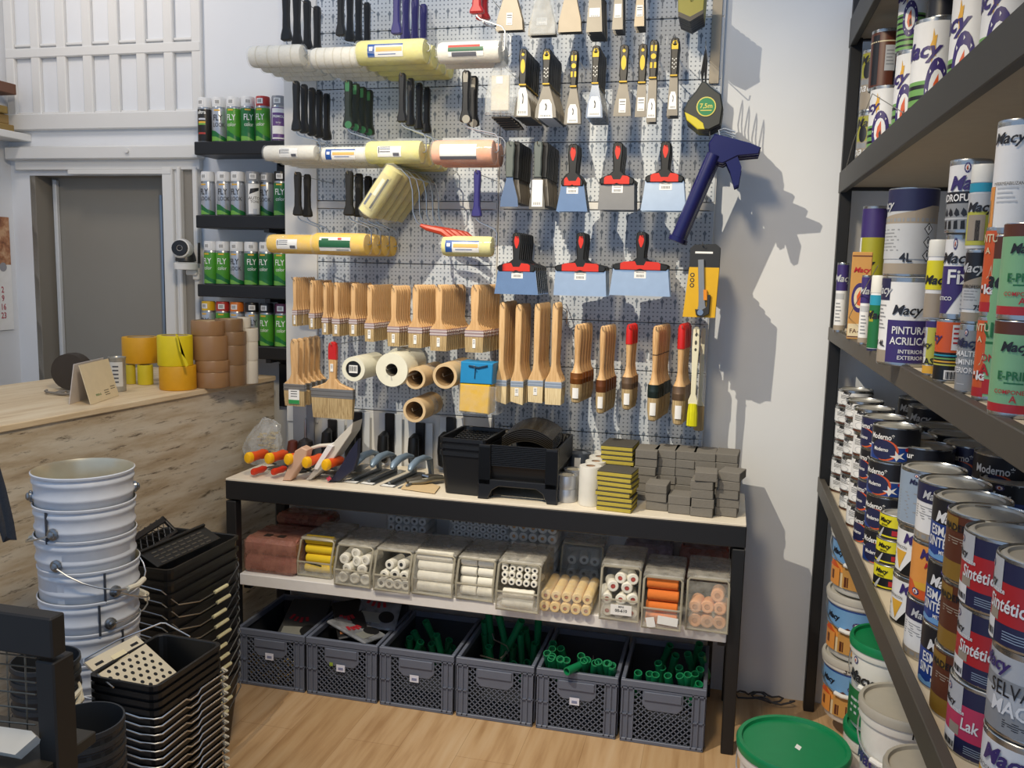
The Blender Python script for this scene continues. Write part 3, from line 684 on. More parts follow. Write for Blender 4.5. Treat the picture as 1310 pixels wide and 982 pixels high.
scr(823, 62, 43, 11.5, 147, 11, 15, BLACKH, BLADE, 1, 'narrow scraper with yellow oval grip', 'beside the barred scrapers', 'pad', (9, 17, 69, 'bar'))
scr(837, 57, 42, 11, 153, 10, 12.5, BLACKH, BLADE, 4, 'narrow scraper with yellow bar inlays', 'sixth yellow-black scraper hook', 'bars', (11, 24, 79, 'arch'), y0=SY-.02)
scr(864, 54, 42, 11, 145, 10, 14, BLACKH, BLADE, 5, 'narrow yellow-looped scraper', 'rightmost scraper hook', 'loop', (10, 22, 72, 'arch'))
# grey and black handles, red and black spatulas
scr(653, 186, 40, 12, 263, 9, 24, GREYH, BLADE_B, 1, 'grey-handled filling knife with bare blade', 'in front of the black-handled knives', None, None, y0=-.285)
scr(661, 186, 42, 12, 258, 8, 14, BLACKH, BLADE_D, 9, 'black-handled filling knife', 'hook behind the bare grey knife', None, None, .022, y0=-.26)
scr(689, 186, 40, 11, 266, 10, 21, GREYH, BLADE, 1, 'grey-handled filling knife with yellowed label', 'in front of its hook', None, (14, 34, 60, 'plain'), y0=-.285)
scr(697, 187, 40, 12, 262, 9, 15, BLACKH, BLADE_D, 10, 'black filling knife', 'hook right of yellowed label', None, None, .021, y0=-.26)
def spatula(hl, hw, sw, bl, bw, blade, red, lab):
    t = thing('wide_spatula', '', 'spatula'); r = hw/2; sh = hl*.30
    h = [(r*.5, .016), (r*.95, .010), (r*1.05, -.02), (r*.85, -hl*.5), (r*.8, -hl*.70), (r*1.6, -hl*.80), (sw*.45, -hl*.90), (sw*.5, -hl*.95), (sw*.5, -hl-.004), (sw*.46, -hl-.012)]
    S_(MB().prism(mirror(h), -.010, .010, 0, None, .004), 'handle', BLACKH, t)
    S_(MB().prism(mirror([(r*.35, .002), (r*.55, -.014), (r*.45, -hl*.22), (r*.12, -hl*.36)]), -.0112, -.009), 'grip_inlay', red, t)
    b = MB().prism([(-sw*.36, -hl-.010), (-sw*.07, -hl-.010), (0, -hl-.006), (sw*.07, -hl-.010), (sw*.36, -hl-.010), (sw*.36, -hl+.012), (sw*.3, -hl+.018), (r*1.1, -hl+.020), (r*.7, -hl+.006), (-r*.7, -hl+.006), (-r*1.1, -hl+.020), (-sw*.3, -hl+.018), (-sw*.36, -hl+.012)], -.0112, -.009)
    S_(b, 'red_shoulder', red, t)
    S_(MB().prism(mirror([(sw*.49, -hl), (bw*.5, -hl-bl)]), -.0016, .0016), 'blade', blade, t)
    lw, lh, lx, lz = lab; b = MB().prism(rect(lw, lh, lx, -hl-lz), -.0028, -.0018)
    for q in range(2): b.prism(rect(lw*.7, lh*.06, lx, -hl-lz+lh*(.32-.16*q)), -.0032, -.0027, 1)
    for q in range(8): b.prism(rect(lw*.045, lh*.28, lx+lw*(-.3+.085*q), -hl-lz-lh*.22), -.0032, -.0027, 1)
    S_(b, 'price_sticker', [PAPER, M('#6a6c70', .6)], t); return t
REDP = M('#d0301f', .4)
BL_MIR = M('#c6d0da', .2, 1.0); BL_MAT = M('#8d8c8a', .4, .7); BL_BR = M('#dfe9ef', .3, .9)
for hx, hy, hl, hw, sw, by, bw, blade, n, dy, lab, desc, where in [
    (734, 190, 43, 13, 29, 269, 41, BL_MIR, 3, .03, (15, 11, 0, 8), 'red-black spatula with narrow blade', 'upper spatula row, left hook'),
    (791, 188, 43, 13, 45, 267, 47, BL_MAT, 5, .025, (14, 11, 1, 9), 'red-black spatula with matt grey blade', 'upper row, middle hook'),
    (852, 187, 41, 13, 49, 268, 58, BL_BR, 4, .026, (16, 12, 2, 8), 'red-black spatula with bright blade', 'upper spatula row, right hook'),
    (662, 303, 40, 12, 50, 376, 58, BL_MIR, 7, .033, (15, 11, 1, 7), 'red-black spatula with wide blade', 'lower spatula row, left hook'),
    (744, 303, 40, 12, 66, 378, 69, BL_BR, 4, .03, (15, 11, 0, 9), 'wider red-black spatula', 'lower row, middle hook'),
    (821, 302, 39, 13, 71, 378, 78, BL_BR, 4, .03, (15, 11, 0, 9), 'widest red-black spatula', 'lower spatula row, right hook')]:
    P = on_y(hx, hy, -.27); k = mpp(P)
    hang(spatula(hl*k, hw*k, sw*k, (by-hy-hl)*k, bw*k, blade, REDP, tuple(v*k for v in lab)), n, dy, desc, where, 'red and black spatulas', P, .0008, hk='spatulas, ' + where)
# --- bag of white brushes, left of the scrapers -----------------------
P = on_y(641, 82, -.30); k = mpp(P); t = thing('bagged_brush', 'clear bag of white brushes hanging left of the yellow-black scrapers', 'bagged brush', P)
S_(MB().prism(rect(24*k, 44*k, 0, -36*k), -.006, .006, 0, None, .003), 'brush_head', M('#cfc8b6', .8), t)
S_(MB().prism(rect(9*k, 9*k, -1*k, -20*k), -.0075, -.0065), 'sticker', PAPER, t)
S_(MB().prism([(-20*k, -62*k), (18*k, -64*k), (21*k, -40*k), (14*k, -8*k), (3*k, 6*k), (-6*k, 4*k), (-14*k, -14*k), (-20*k, -40*k)], -.013, .013, 0, None, .008), 'bag', CLEARBAG, t); hook(P, 'the bag of white brushes')
b = MB()
t = thing('scraper_blade_pack', 'stack of dark flat blades under the bagged white brushes', 'scraper', on_y(648, 150, -.28))
for q in range(6): MB().prism(rect(.072, .006, 0, 0), -.002, .14-.02*q, 0, T(-.02+.006*q, .01*q, -.006*q)).build('blade', M('#3b352e', .5, .3), t)
# --- tape measures ------------------------------------------------------
def tape():
    t = thing('tape_measure', '', 'tape measure'); k = .00316
    out = [(-20*k, -6*k), (-17*k, -17*k), (-4*k, -27*k), (8*k, -28*k), (20*k, -22*k), (22*k, -4*k), (19*k, 10*k), (8*k, 18*k), (2*k, 24*k), (-2*k, 24*k), (-8*k, 14*k), (-16*k, 4*k)]
    S_(MB().prism(out, -.016, .016, 0, None, .005), 'case', M('#2c302e', .5), t)
    S_(MB().prism([(-19*k, -8*k), (-16*k, -17*k), (-4*k, -27*k), (4*k, -27*k), (2*k, -20*k), (-6*k, -14*k), (-12*k, -11*k)], -.0175, .0175, 0, None, .003), 'bumper', M('#c9bb2a', .5), t)
    b = MB().prism(circ(10.5*k, 4*k, -3*k, 22), -.0182, -.0155); b.prism(circ(9.3*k, 4*k, -3*k, 22), -.0186, -.0180, 1)
    flat_text(b, '7,5m', 5*k, 4*k, -2*k, -.0188, 0, bold=.02); b.prism(rect(12*k, 1*k, 4*k, -7*k), -.019, -.0186, 0)
    S_(b, 'badge', [M('#c9bd5a', .5), M('#1f7a4c', .5)], t)
    S_(MB().tube([(-.004, 0, 22*k), (-.010, 0, 34*k), (-.003, 0, 52*k), (.001, 0, 60*k), (.003, 0, 52*k), (.002, 0, 34*k), (.006, 0, 22*k)], .0022, 6), 'wrist_strap', BLACK_MATT, t)
    return t
P = on_y(899, 134, -.29)
hang(tape(), 4, .036, 'black and yellow tape measure', 'hook above the caulking guns', 'tape measures on the right wall board', P, .001)
hook(on_y(903, 62, -.20), 'the tape measures by their straps', .02)
P = on_y(884, 3, -.27)
def grip_pack():
    t = thing('folding_rule', '', 'folding rule'); k = .00316
    S_(MB().prism([(-13*k, -14*k), (0, -19*k), (14*k, -12*k), (15*k, 20*k), (-15*k, 20*k)], -.012, .012, 0, None, .003), 'case', M('#8a8432', .5), t)
    S_(MB().prism([(-13*k, -15*k), (0, -21*k), (14*k, -13*k), (14*k, -9*k), (0, -16*k), (-13*k, -10*k)], -.0128, .0128), 'edge', BLACK, t); return t
hang(grip_pack(), 6, .028, 'olive and black pouch', 'top right hook', 'olive pouches at the top edge', P, .0008, hk='the olive and black pouches')
# --- caulking guns -------------------------------------------------------
def gun():
    t = thing('caulking_gun', '', 'caulking gun'); k = .00316; N_ = M('#181a52', .25); 
    a = Vector((16*k, 0, -4*k)); e = Vector((-22*k, 0, -104*k)); u = (e-a).normalized()
    # half-open barrel cradle, thrust rod, end cap
    q = Vector((0, -1, 0)); side = u.cross(q)
    X = Matrix(((side.x, q.x, u.x, a.x), (side.y, q.y, u.y, a.y), (side.z, q.z, u.z, a.z), (0, 0, 0, 1))); L = (e-a).length
    S_(MB().lathe([(.024, .02), (.024, L)], 20, 0, X, True, (False, False), rad(-60), rad(240)), 'barrel', N_, t)
    S_(MB().lathe([(.012, L+.004), (.030, L+.003), (.031, L-.012), (.026, L-.014)][::-1], 20, 0, X), 'end_cap', N_, t)
    S_(MB().tube([tuple(a - u*.02), tuple(a + u*(L*.9))], .0045, 8), 'thrust_rod', STEEL, t)
    S_(MB().prism([(10*k, -16*k), (24*k, -20*k), (40*k, -12*k), (62*k, -10*k), (64*k, -3*k), (52*k, 2*k), (30*k, 8*k), (14*k, 12*k), (8*k, 2*k)], -.010, .010, 0, None, .004), 'grip_frame', N_, t)
    S_(MB().prism([(30*k, -8*k), (38*k, -10*k), (44*k, -24*k), (42*k, -42*k), (38*k, -44*k), (33*k, -28*k), (27*k, -16*k)], -.006, .006, 0, None, .002), 'trigger', N_, t)
    S_(MB().tube([(20*k, 0, 8*k), (18*k, 0, 16*k), (24*k, 0, 18*k), (36*k, 0, 14*k)], .003, 6), 'hook_wire', STEEL, t)
    return t
P = on_y(897, 186, -.285)
hang(gun(), 3, .062, 'dark blue caulking gun', 'hook above the boxed knife', 'caulking guns on the right edge', P, .001); hook(on_y(908, 172, -.25), 'the caulking guns')
# --- boxed utility knives -------------------------------------------------
def knife_pack():
    t = thing('utility_knife_pack', '', 'utility knife'); k = .00305
    b = MB().prism([(-19*k, -83*k), (18*k, -83*k), (20*k, -25*k), (-14*k, -25*k)], -.003, .003, 0); b.prism([(-14*k, -25*k), (20*k, -25*k), (20*k, -2*k), (15*k, 2*k), (-9*k, 1*k), (-14*k, -3*k)], -.003, .003, 1)
    b.prism(rect(20*k, 2.2*k, 2*k, -8*k), -.0036, -.003, 2)
    for z in (-34, -40, -46): b.prism(circ(2.6*k, -10*k, z*k, 12), -.0036, -.003, 1); b.prism(circ(1.5*k, -10*k, z*k, 12), -.004, -.0036, 0)
    S_(b, 'card', [M('#d8a917', .5), M('#26282b', .5), PAPER], t)
    X = T(1*k, -.004, -45*k) @ RY(-4)
    S_(MB().prism(mirror([(3.5*k, 29*k), (3.5*k, -10*k), (4*k, -24*k), (7*k, -34*k)]) , -.009, 0, 0, X, .002), 'knife_body', M('#9a9c9c', .35, .6), t)
    S_(MB().prism([(-8*k, -28*k), (-7*k, -35*k), (0, -38*k), (8*k, -34*k), (10*k, -12*k), (7*k, -12*k), (5*k, -26*k), (0, -29*k)], -.011, -.002, 0, X, .002), 'grip', M('#2b2c2c', .5), t)
    S_(MB().prism(circ(3.5*k, -2*k, -32*k, 12), -.013, -.011, 0, X), 'screw', STEEL, t)
    S_(MB().prism(rect(4*k, 12*k, 4*k, -12*k), -.010, -.001, 0, X), 'orange_slide', M('#e08a1c', .4), t)
    return t
P = on_y(899, 314, -.285)
hang(knife_pack(), 5, .03, 'carded utility knife on yellow card', 'hook right of spatulas', 'carded utility knives', P, .001, hk='the carded utility knives')
# --- rolls and tubes on pegs ------------------------------------------------
def ytube(name, label, cat, px, py, rpx, y0, y1, mat, inner, core=None, rim=None):
    P = on_y(px, py, y0); k = mpp(P); r = rpx*k; L = y1-y0
    t = thing(name, label, cat, P); X = RX(-90)
    ri = r*(core or .78)
    S_(MB().lathe([(ri, .002), (ri, 0), (r*.985, 0), (r, .004), (r, L), (ri, L), (ri, .002)], 32, 0, X, True, (False, False)), 'roll', mat, t)
    if inner: S_(MB().lathe([(ri*.985, .001), (ri*.985, L-.002)][::-1], 28, 0, X, True, (False, False)), 'core', inner, t)
    return t, r, k, ri, X
ROLLW = M('#e8e6d2', .45); CARD = M('#d2b78d', .7); CARDIN = M('#a58862', .8)
t, r, k, ri, X = ytube('film_roll', 'small white masking roll with barcode end, left of the big roll', 'roll', 452, 472, 16, -.32, -.10, ROLLW, None, .66)
b = MB().prism(circ(r*.62, 0, 0, 20), .0005, .004); b.prism(rect(r*.72, r*.62), -.0005, .0006, 1)
for q in range(9): b.prism(rect(r*(.03 if q % 3 else .055), r*.4, r*(-.28+.07*q), .03*r), -.001, -.0004, 0)
S_(b, 'end_label', [BLACK, PAPER], t)
t, r, k, ri, X = ytube('film_roll', 'big white tape roll with grey core on the wall board', 'roll', 501, 473, 22, -.32, -.20, ROLLW, M('#77736a', .7), .37)
hook(on_y(497, 472, -.34), 'the big white tape roll')
t, r, k, ri, X = ytube('film_roll', 'white roll hanging behind the big white roll', 'roll', 512, 466, 22, -.18, -.06, M('#dcd9c8', .5), M('#77736a', .7), .37)
for px, py, rp, lab, L in [(531, 484, 14, 'open cardboard tube left of another above the lone tube', -.06), (569, 481, 16.5, 'open cardboard tube beside the blue and yellow pack', -.06), (530, 525, 15.5, 'lone open cardboard tube hanging lowest above black trays', -.10)]:
    t, r, k, ri, X = ytube('cardboard_tube', lab, 'tube', px, py, rp, -.31, L, CARD, CARDIN, .76)
    S_(MB().lathe([(r*1.012, .10), (r*1.012, .15)], 28, 0, X, True, (False, False)), 'film_wrap', CLEARBAG, t)
hook(on_y(531, 484, -.30), 'the left cardboard tube'); hook(on_y(569, 481, -.30), 'the right cardboard tube'); hook(on_y(530, 525, -.30), 'the lowest cardboard tube')
# --- blue and yellow pack
P = on_y(609, 464, -.30); k = mpp(P); t = thing('sponge_cloth_pack', 'blue and yellow pack in clear film above the black trays', 'cloth pack', P)
S_(MB().prism([(-21*k, -27*k), (22*k, -27*k), (23*k, 0), (-20*k, 1*k)], -.004, .09, 0, None, .004), 'blue_header', M('#1c86c0', .5), t)
b = MB().tube([(-9*k, -.006, -4*k), (4*k, -.006, -6*k), (16*k, -.006, -3*k)], .004, 5); b.tube([(0, -.006, -5*k), (-1*k, -.006, -20*k)], .002, 5); S_(b, 'string', M('#163a55', .6), t)
S_(MB().prism([(-22*k, -64*k), (18*k, -66*k), (20*k, -27*k), (-21*k, -27*k)], -.003, .10, 0, None, .006), 'yellow_cloth', M('#e2b410', .7, 0, 1, .06, 60), t)
S_(MB().prism([(-25*k, -67*k), (30*k, -66*k), (28*k, -30*k), (-22*k, -28*k)], -.006, .12, 0, None, .004), 'film', CLEAR, t)
hook(Vector((P.x, -.30, P.z-.02)), 'the blue and yellow pack')

A = on_y(913, 107, -.03); tag(MB().box((0, 0, .28), (.036, .006, .56), 0, None, .001).build('straight_edge', M('#9a9284', .5, .3), None, (A.x, -.03, A.z)), 'metal straight edge hanging at the top right edge of the wall boards', 'straight edge')
# ------------------------------------------------------------------ on the bench top
ORANGE = M('#d9521c', .4); YCAP = M('#f0b616', .35); REDO = M('#cf3a1e', .42); NAVY = M('#23263c', .45); TSTEEL = M('#8e9194', .3, .9); GREYBLUE = M('#7f93a6', .35, .3)
TOWARD = Vector((.25, 1, 0)).normalized()
def trowel(cap_px, col, capcol, L, rz=0, label=''):
    P = on_y(cap_px[0], cap_px[1], -.455); t = thing('pointing_trowel', label, 'trowel', (P.x, P.y, P.z), rad(rz), 'trowels with orange handles'); k = mpp(P)
    r = .019 if capcol else .013
    S_(MB().lathe([(r*.8, .018), (r*1.0, .026), (r*.85, L*.5), (r*1.0, L*.8), (r*.6, L)], 14, 0, RX(-90) @ SCL(.9, 1.1, 1)), 'handle', col, t)
    if capcol: S_(MB().lathe([(r*.3, -.002), (r*.85, .0), (r*1.04, .006), (r*1.02, .022)], 14, 0, RX(-90) @ SCL(.9, 1.15, 1)), 'end_cap', capcol, t)
    dz = .850 - P.z + (.012 if capcol else 0)
    S_(MB().tube([(0, L-.01, 0), (0, L+.02, .0), (0, L+.035, dz*.8), (0, L+.06, dz+.003)], .004, 8), 'shank', TSTEEL, t)
    q = MB().prism([(-.035, 0), (.035, 0), (.044, .02), (.01, .14), (-.01, .14), (-.044, .02)], 0, .0022, 0, T(0, L+.05, dz+.004) @ RX(-90)); S_(q, 'blade', TSTEEL, t)
for i, p in enumerate([(316, 586), (342, 587), (367, 588), (390, 592), (415, 595)]):
    trowel(p, ORANGE, YCAP, .12, -9, ['leftmost yellow-capped orange trowel on the bench', 'yellow-capped orange trowel, second from left', 'yellow-capped trowel just left of the tan float', 'yellow-capped trowel between tan and white floats', 'rightmost yellow-capped orange trowel'][i])
for i, p in enumerate([(319, 605), (345, 605)]):
    trowel(p, REDO, None, .10, -9, ['small red trowel lying lowest at bench left end', 'small red trowel lying beside the leftmost small one'][i])
def plate_y(pts, Y, th=.004, cen=None):
    c = on_y(*(cen or pts[0]), Y); return c, [(on_y(x, y, Y).x-c.x, on_y(x, y, Y).z-c.z) for x, y in pts][::-1]
def standing(name, label, cat, pts, Y, th, mat, part, bev=.0015):
    z0 = .8425; c = on_y(pts[0][0], pts[0][1], Y); off = z0 - min(on_y(x, y, Y).z for x, y in pts)
    t = thing(name, label, cat, (c.x, Y, z0)); out = [(on_y(x, y, Y).x-c.x, on_y(x, y, Y).z-z0+off) for x, y in pts]
    a = sum(out[i-1][0]*out[i][1]-out[i][0]*out[i-1][1] for i in range(len(out)))
    if a < 0: out = out[::-1]
    S_(MB().prism(out, 0, th, 0, None, bev), part, mat, t); return t, c, off-0
t, c, o_ = standing('plastic_float', 'tan pink plastic float standing between orange trowels', 'float', [(361, 612), (368, 595), (377, 574), (385, 569), (393, 573), (391, 583), (380, 598), (371, 612)], -.44, .05, M('#c9a48c', .55), 'board', .004)
t, c, o_ = standing('plastic_float', 'white float with white handle leaning upright on the bench', 'float', [(391, 612), (402, 598), (424, 567), (432, 558), (452, 538), (449, 552), (427, 584), (397, 612)], -.40, .09, M('#cbc6bc', .5), 'board', .002)
q = lambda x, y: (on_y(x, y, -.40).x-c.x, on_y(x, y, -.40).z-.8425+o_)
S_(MB().prism([q(402, 597), q(408, 598), q(428, 568), q(421, 566)], -.012, .1, 0, None, .002), 'handle_plate', M('#e6e5e6', .4), t)
pt = [q(406, 592), q(392, 588), q(389, 580), q(394, 573), q(404, 570), q(420, 569)]
S_(MB().tube([(x, .035, z) for x, z in pt], .007, 8), 'handle', M('#d6d0c2', .45), t)
t, c, o_ = standing('corner_trowel', 'dark navy pointed trowel right of the orange handles', 'trowel', [(420, 615), (434, 597), (447, 575), (458, 560), (457, 584), (452, 600), (434, 614)], -.40, .03, NAVY, 'blade', .003)
S_(MB().tube([(.0, -.012, .012), (.012, -.004, .02)], .008, 8), 'tip', M('#d8405a', .45), t)
# finishing trowels lying flat, blue-grey bow grips
for i, (gx, lx, ly) in enumerate([(436, 447, 618), (460, 468, 620), (482, 494, 623), (507, 517, 626)]):
    P = on_z(lx, ly, .8425); t = thing('finishing_trowel', ['leftmost steel trowel with blue-grey grip', 'steel trowel with blue-grey grip, second from left', 'steel trowel with blue-grey grip, third from left', 'rightmost steel trowel with blue-grey grip, unlabelled'][i], 'trowel', (P.x, P.y, .8425), rad(-7), 'finishing trowels with blue-grey grips')
    S_(MB().box((0, .14, .0015), (.062, .27, .0022)), 'plate', TSTEEL, t)
    S_(MB().box((0, .135, .009), (.012, .23, .013), 0, None, .003), 'spine', M('#767b80', .4, .7), t)
    b = MB(); b.prism([(.225, .012), (.245, .012), (.235, .075), (.205, .082), (.205, .07)], -.007, .007, 0, RZ(90) @ T(0, 0, 0)); S_(b, 'post', M('#6b747c', .4, .5), t)
    S_(MB().tube([(-.0, .22, .078), (-.002, .17, .091), (-.004, .115, .089), (-.006, .07, .074), (-.006, .055, .062)], [.008, .0125, .0145, .0145, .008], 10), 'grip', GREYBLUE, t)
    if i < 3: S_(MB().box((0, .016, .0035), (.052, .024, .001)), 'sticker', PAPER, t)
# plastering trowels leaning upright against the board
for i, (sx, s0, s1, gx, g0, g1) in enumerate([(425, 535, 590, 419, 551, 588), (457, 525, 592, 449, 553, 591), (498, 527, 591, 491, 555, 593), (537, 539, 594, 530, 558, 598), (576, 532, 596, 568, 556, 600)]):
    A, B = on_y(sx, s0, -.055), on_y(sx, s1, -.055); c = (B.x, -.055, .8425); h = A.z-.8425
    t = thing('plastering_trowel', ['upright black-handled trowel behind the wide red-tipped brush', 'upright black-handled trowel behind the navy trowel', 'upright black-handled trowel in the middle of its row', 'upright black-handled trowel left of black tubs', 'upright black-handled trowel half hidden by black tub'][i], 'trowel', c, 0, 'upright black-handled trowels')
    S_(MB().box((-.0, .012, h/2-.005), (.104, .003, h*.98), 0, None, .001), 'plate', M('#d3d8dd', .4, .1), t)
    S_(MB().box((0, .003, h/2+.02), (.042, .012, h-.05), 0, None, .003), 'spine', BLACK, t)
    G0, G1 = on_y(gx, g0, -.10), on_y(gx, g1, -.10); gz0, gz1 = G0.z-.8425, max(.03, G1.z-.8425)
    S_(MB().tube([(G0.x-c[0], -.03, gz0), (G0.x-c[0], -.052, gz0-.01), (G0.x-c[0], -.055, (gz0+gz1)/2), (G0.x-c[0], -.052, gz1+.01), (G0.x-c[0], -.03, gz1)], [.014, .022, .024, .022, .014], 10), 'grip', BLACK, t)
    b = MB()
    for z in (gz0-.012, gz1+.012): b.tube([(G0.x-c[0], -.04, z), (0, 0, z)], .008, 6)
    b.tube([(0, -.003, gz0-.02), (0, -.003, gz1+.02)], .007, 6); S_(b, 'bracket', BLACK, t)
# grey board with mixing rod at the far left of the bench
A = on_y(390, 523, -.05); t = thing('hawk_board', 'grey square board leaning at the bench back left corner', 'board', (on_y(389, 560, -.05).x, -.05, .8425))
S_(MB().box((0, 0, .16), (.10, .012, .32), 0, None, .002), 'board', M('#8f9096', .6), t); S_(MB().box((.028, -.0075, .26), (.022, .001, .04)), 'sticker', M('#b9bcc8', .6), t)
P = on_y(391, 580, -.12); t = thing('glass_sucker', 'dark knobbed tool with steel rod before the grey board', 'tool', (P.x, -.12, .8425))
S_(MB().lathe([(.03, 0), (.034, .02), (.036, .07), (.03, .095), (.012, .105), (.006, .11)], 18), 'body', M('#2a2627', .35), t)
S_(MB().tube([(.0, 0, .10), (.0, 0, .19)], .006, 8), 'rod', STEEL, t); S_(MB().lathe([(.026, 0), (.026, .05), (.02, .09), (.008, .095)], 14, 0, T(-.06, .0, 0)), 'side_knob', M('#5b2c22', .35), t)
# clear bag of yellowish wedges
P = on_y(338, 585, -.17); t = thing('wedge_bag', 'clear bag of yellowish wedges at bench left end', 'plastic bag', (P.x, -.17, .8425))
random.seed(3); b = MB()
for q in range(70):
    a = random.uniform(0, 6.28); r = random.uniform(0, .06); z = random.uniform(.01, .13); r *= 1-.3*z/.13
    b.prism([(-.014, -.003), (.014, -.003), (.014, .004)], -.004, .004, 0, T(r*math.cos(a)+.015, r*math.sin(a)*.6, z) @ RZ(random.uniform(0, 360)) @ RX(random.uniform(0, 360)))
o = S_(b, 'wedges', M('#b39a52', .5), t); o['kind'] = 'stuff'
b = MB(); n = 16; prof = [(.075, .0), (.082, .05), (.07, .11), (.045, .16), (.022, .19)]
vs = []; fs = []
for j, (r, z) in enumerate(prof):
    for i in range(n):
        a = 2*PI*i/n; rr = r*(1+random.uniform(-.18, .18)); vs.append((rr*math.cos(a)*1.15+(.02 if j > 2 else 0), rr*math.sin(a)*.65, z+random.uniform(-.008, .008)+.001))
for j in range(len(prof)-1):
    for i in range(n): fs.append((j*n+i, j*n+(i+1) % n, (j+1)*n+(i+1) % n, (j+1)*n+i))
fs.append(tuple(range(4*n, 5*n))); b.add(vs, fs, 0, False); S_(b, 'film', CLEARBAG, t)
# cardboard with metal clamps
C1 = [on_z(x, y, .843) for x, y in ((513, 626), (556, 632), (563, 623), (524, 612))]
c = sum(C1, Vector())/4; tag(MB().prism([(p.x-c.x, -(p.y-c.y)) for p in C1], 0, .003, 0, RX(90) @ SCL(1, 1, 1)).build('cardboard_sheet', M('#cdb48a', .8), None, (c.x, c.y, .8455)), 'tan cardboard sheet lying on the bench beside the black tubs', 'cardboard')
P = on_z(543, 618, .847); t = thing('spring_clamp', 'small metal clamp lying on the tan cardboard', 'clamp', (P.x, P.y, .847), rad(-18))
S_(MB().tube([(-.05, -.05, .012), (-.02, -.01, .02), (.01, .03, .02), (.03, .08, .014)], [.010, .014, .013, .008], 8), 'jaw', M('#6c675f', .35, .8), t)
S_(MB().tube([(-.03, -.06, .010), (.01, -.02, .014), (.03, .02, .018), (.045, .07, .012)], [.008, .012, .012, .008], 8), 'jaw', M('#8a8577', .35, .8), t)
S_(MB().tube([(-.02, .0, .03), (.0, -.01, .036), (.02, .0, .03)], .006, 6), 'spring', STEEL, t)
# ------------------------------------------------------------------ black tubs and trays
TUBK = M('#15171b', .38)
def tub_mesh(w, d, h, tp=.80, th=.004, rim=.010, n=1, lip=.014):
    """tapered rectangular tub, origin under the centre; open top with a thick rolled rim"""
    b = MB()
    def ring(sx, sy, z, r=.02):
        o = []
        for qx, qy, a0 in ((1, 1, 0), (-1, 1, 90), (-1, -1, 180), (1, -1, 270)):
            for s in range(4):
                a = rad(a0+30*s); o.append((qx*(sx/2-r)+r*math.cos(a), qy*(sy/2-r)+r*math.sin(a), z))
        return o
    R = [ring(w*tp-.02, d*tp-.02, th), ring(w-2*th, d-2*th, h-.002), ring(w-th, d-th, h), ring(w+rim, d+rim, h), ring(w+rim, d+rim, h-lip), ring(w, d, h-lip), ring(w*tp, d*tp, 0)]
    k = 16; vs = [p for r in R for p in r]; fs = []
    for j in range(len(R)-1):
        for i in range(k): fs.append((j*k+i, (j+1)*k+i, (j+1)*k+(i+1) % k, j*k+(i+1) % k))
    fs.append(tuple(range(k))); fs.append(tuple(6*k+i for i in range(k))[::-1])
    return b.add(vs, fs)
# tub stack B1
cA = on_z(563, 632, .843); cB = on_z(613, 636, .843)
X0 = (cA.x+cB.x)/2; w_ = .185
for i, dz in enumerate((0, .026, .052)):
    t = thing('mortar_tub', 'small black tub, ' + ['lowest', 'middle one', 'topmost'][i] + ' of the nested stack on the bench', 'tub', (X0+.012, -.30, .843+dz), rad(-3), 'small nested black tubs on the bench')
    S_(tub_mesh(.175, .26, .165, .86, .003, .010), 'shell', TUBK, t)
    if i == 2:
        b = MB()
        for q in range(9): b.tube([(-.07+q*.0175, -.1, .0), (-.07+q*.0175, .1, .02)], .002, 4)
        for q in range(9): b.tube([(-.075, -.1+q*.025, .0+q*.0022), (.075, -.1+q*.025, .0+q*.0022)], .002, 4)
        b.box((0, 0, .0), (.16, .006, .004)); g = tag(b.build('roller_grid', TUBK, None, (X0+.012, -.30, .843+dz+.135), (0, 0, rad(-3))), 'black roller grid lying inside the small black tub', 'roller grid')
# paint tray stack
TX, TY = on_z(661, 640, .843).x, -.275
def tray():
    t = thing('paint_tray', '', 'paint tray')
    b = tub_mesh(.285, .31, .075, .88, .003, .012, lip=.0042)
    S_(b, 'tray_shell', TUBK, t)
    for sx in (-1, 1): S_(MB().prism([(-.024, .0), (.024, .0), (.022, .075), (-.022, .075)], -.012, .006, 0, T(sx*.126, -.158, 0), .003), 'front_leg', TUBK, t)
    return t
for i in range(12):
    tr = tray() if i == 0 else copy_tree(tr)
    tr.location = (TX+.004, TY, .843+.055+.0067*i)
    tr['label'] = ('lowest of the nested black paint trays' if i == 0 else 'topmost of the nested black paint trays' if i == 11 else ORD[i] + ' black paint tray from the bottom of its stack'); tr['group'] = 'nested black paint trays on the bench'
    if i == 0:
        for sx in (-1, 1):
            for sy in (-1, 1): S_(MB().prism([(-.018, 0), (.018, 0), (.022, .05), (-.022, .05)], -.02, .02, 0, T(sx*.125, sy*.12, -.055), .003), 'foot', TUBK, tr)
        b = MB().prism([(-.150, -.055), (-.112, -.055), (-.095, -.02), (-.07, -.004), (.07, -.004), (.095, -.02), (.112, -.055), (.150, -.055), (.146, .02), (-.146, .02)], -.012, .005, 0, T(0, -.158, 0), .003); S_(b, 'arched_front', TUBK, tr)
        last = tr
    if i == 1:
        for ch in list(tr.children):
            if ch.name.split('.')[0] in ('foot', 'arched_front'): bpy.data.objects.remove(ch)
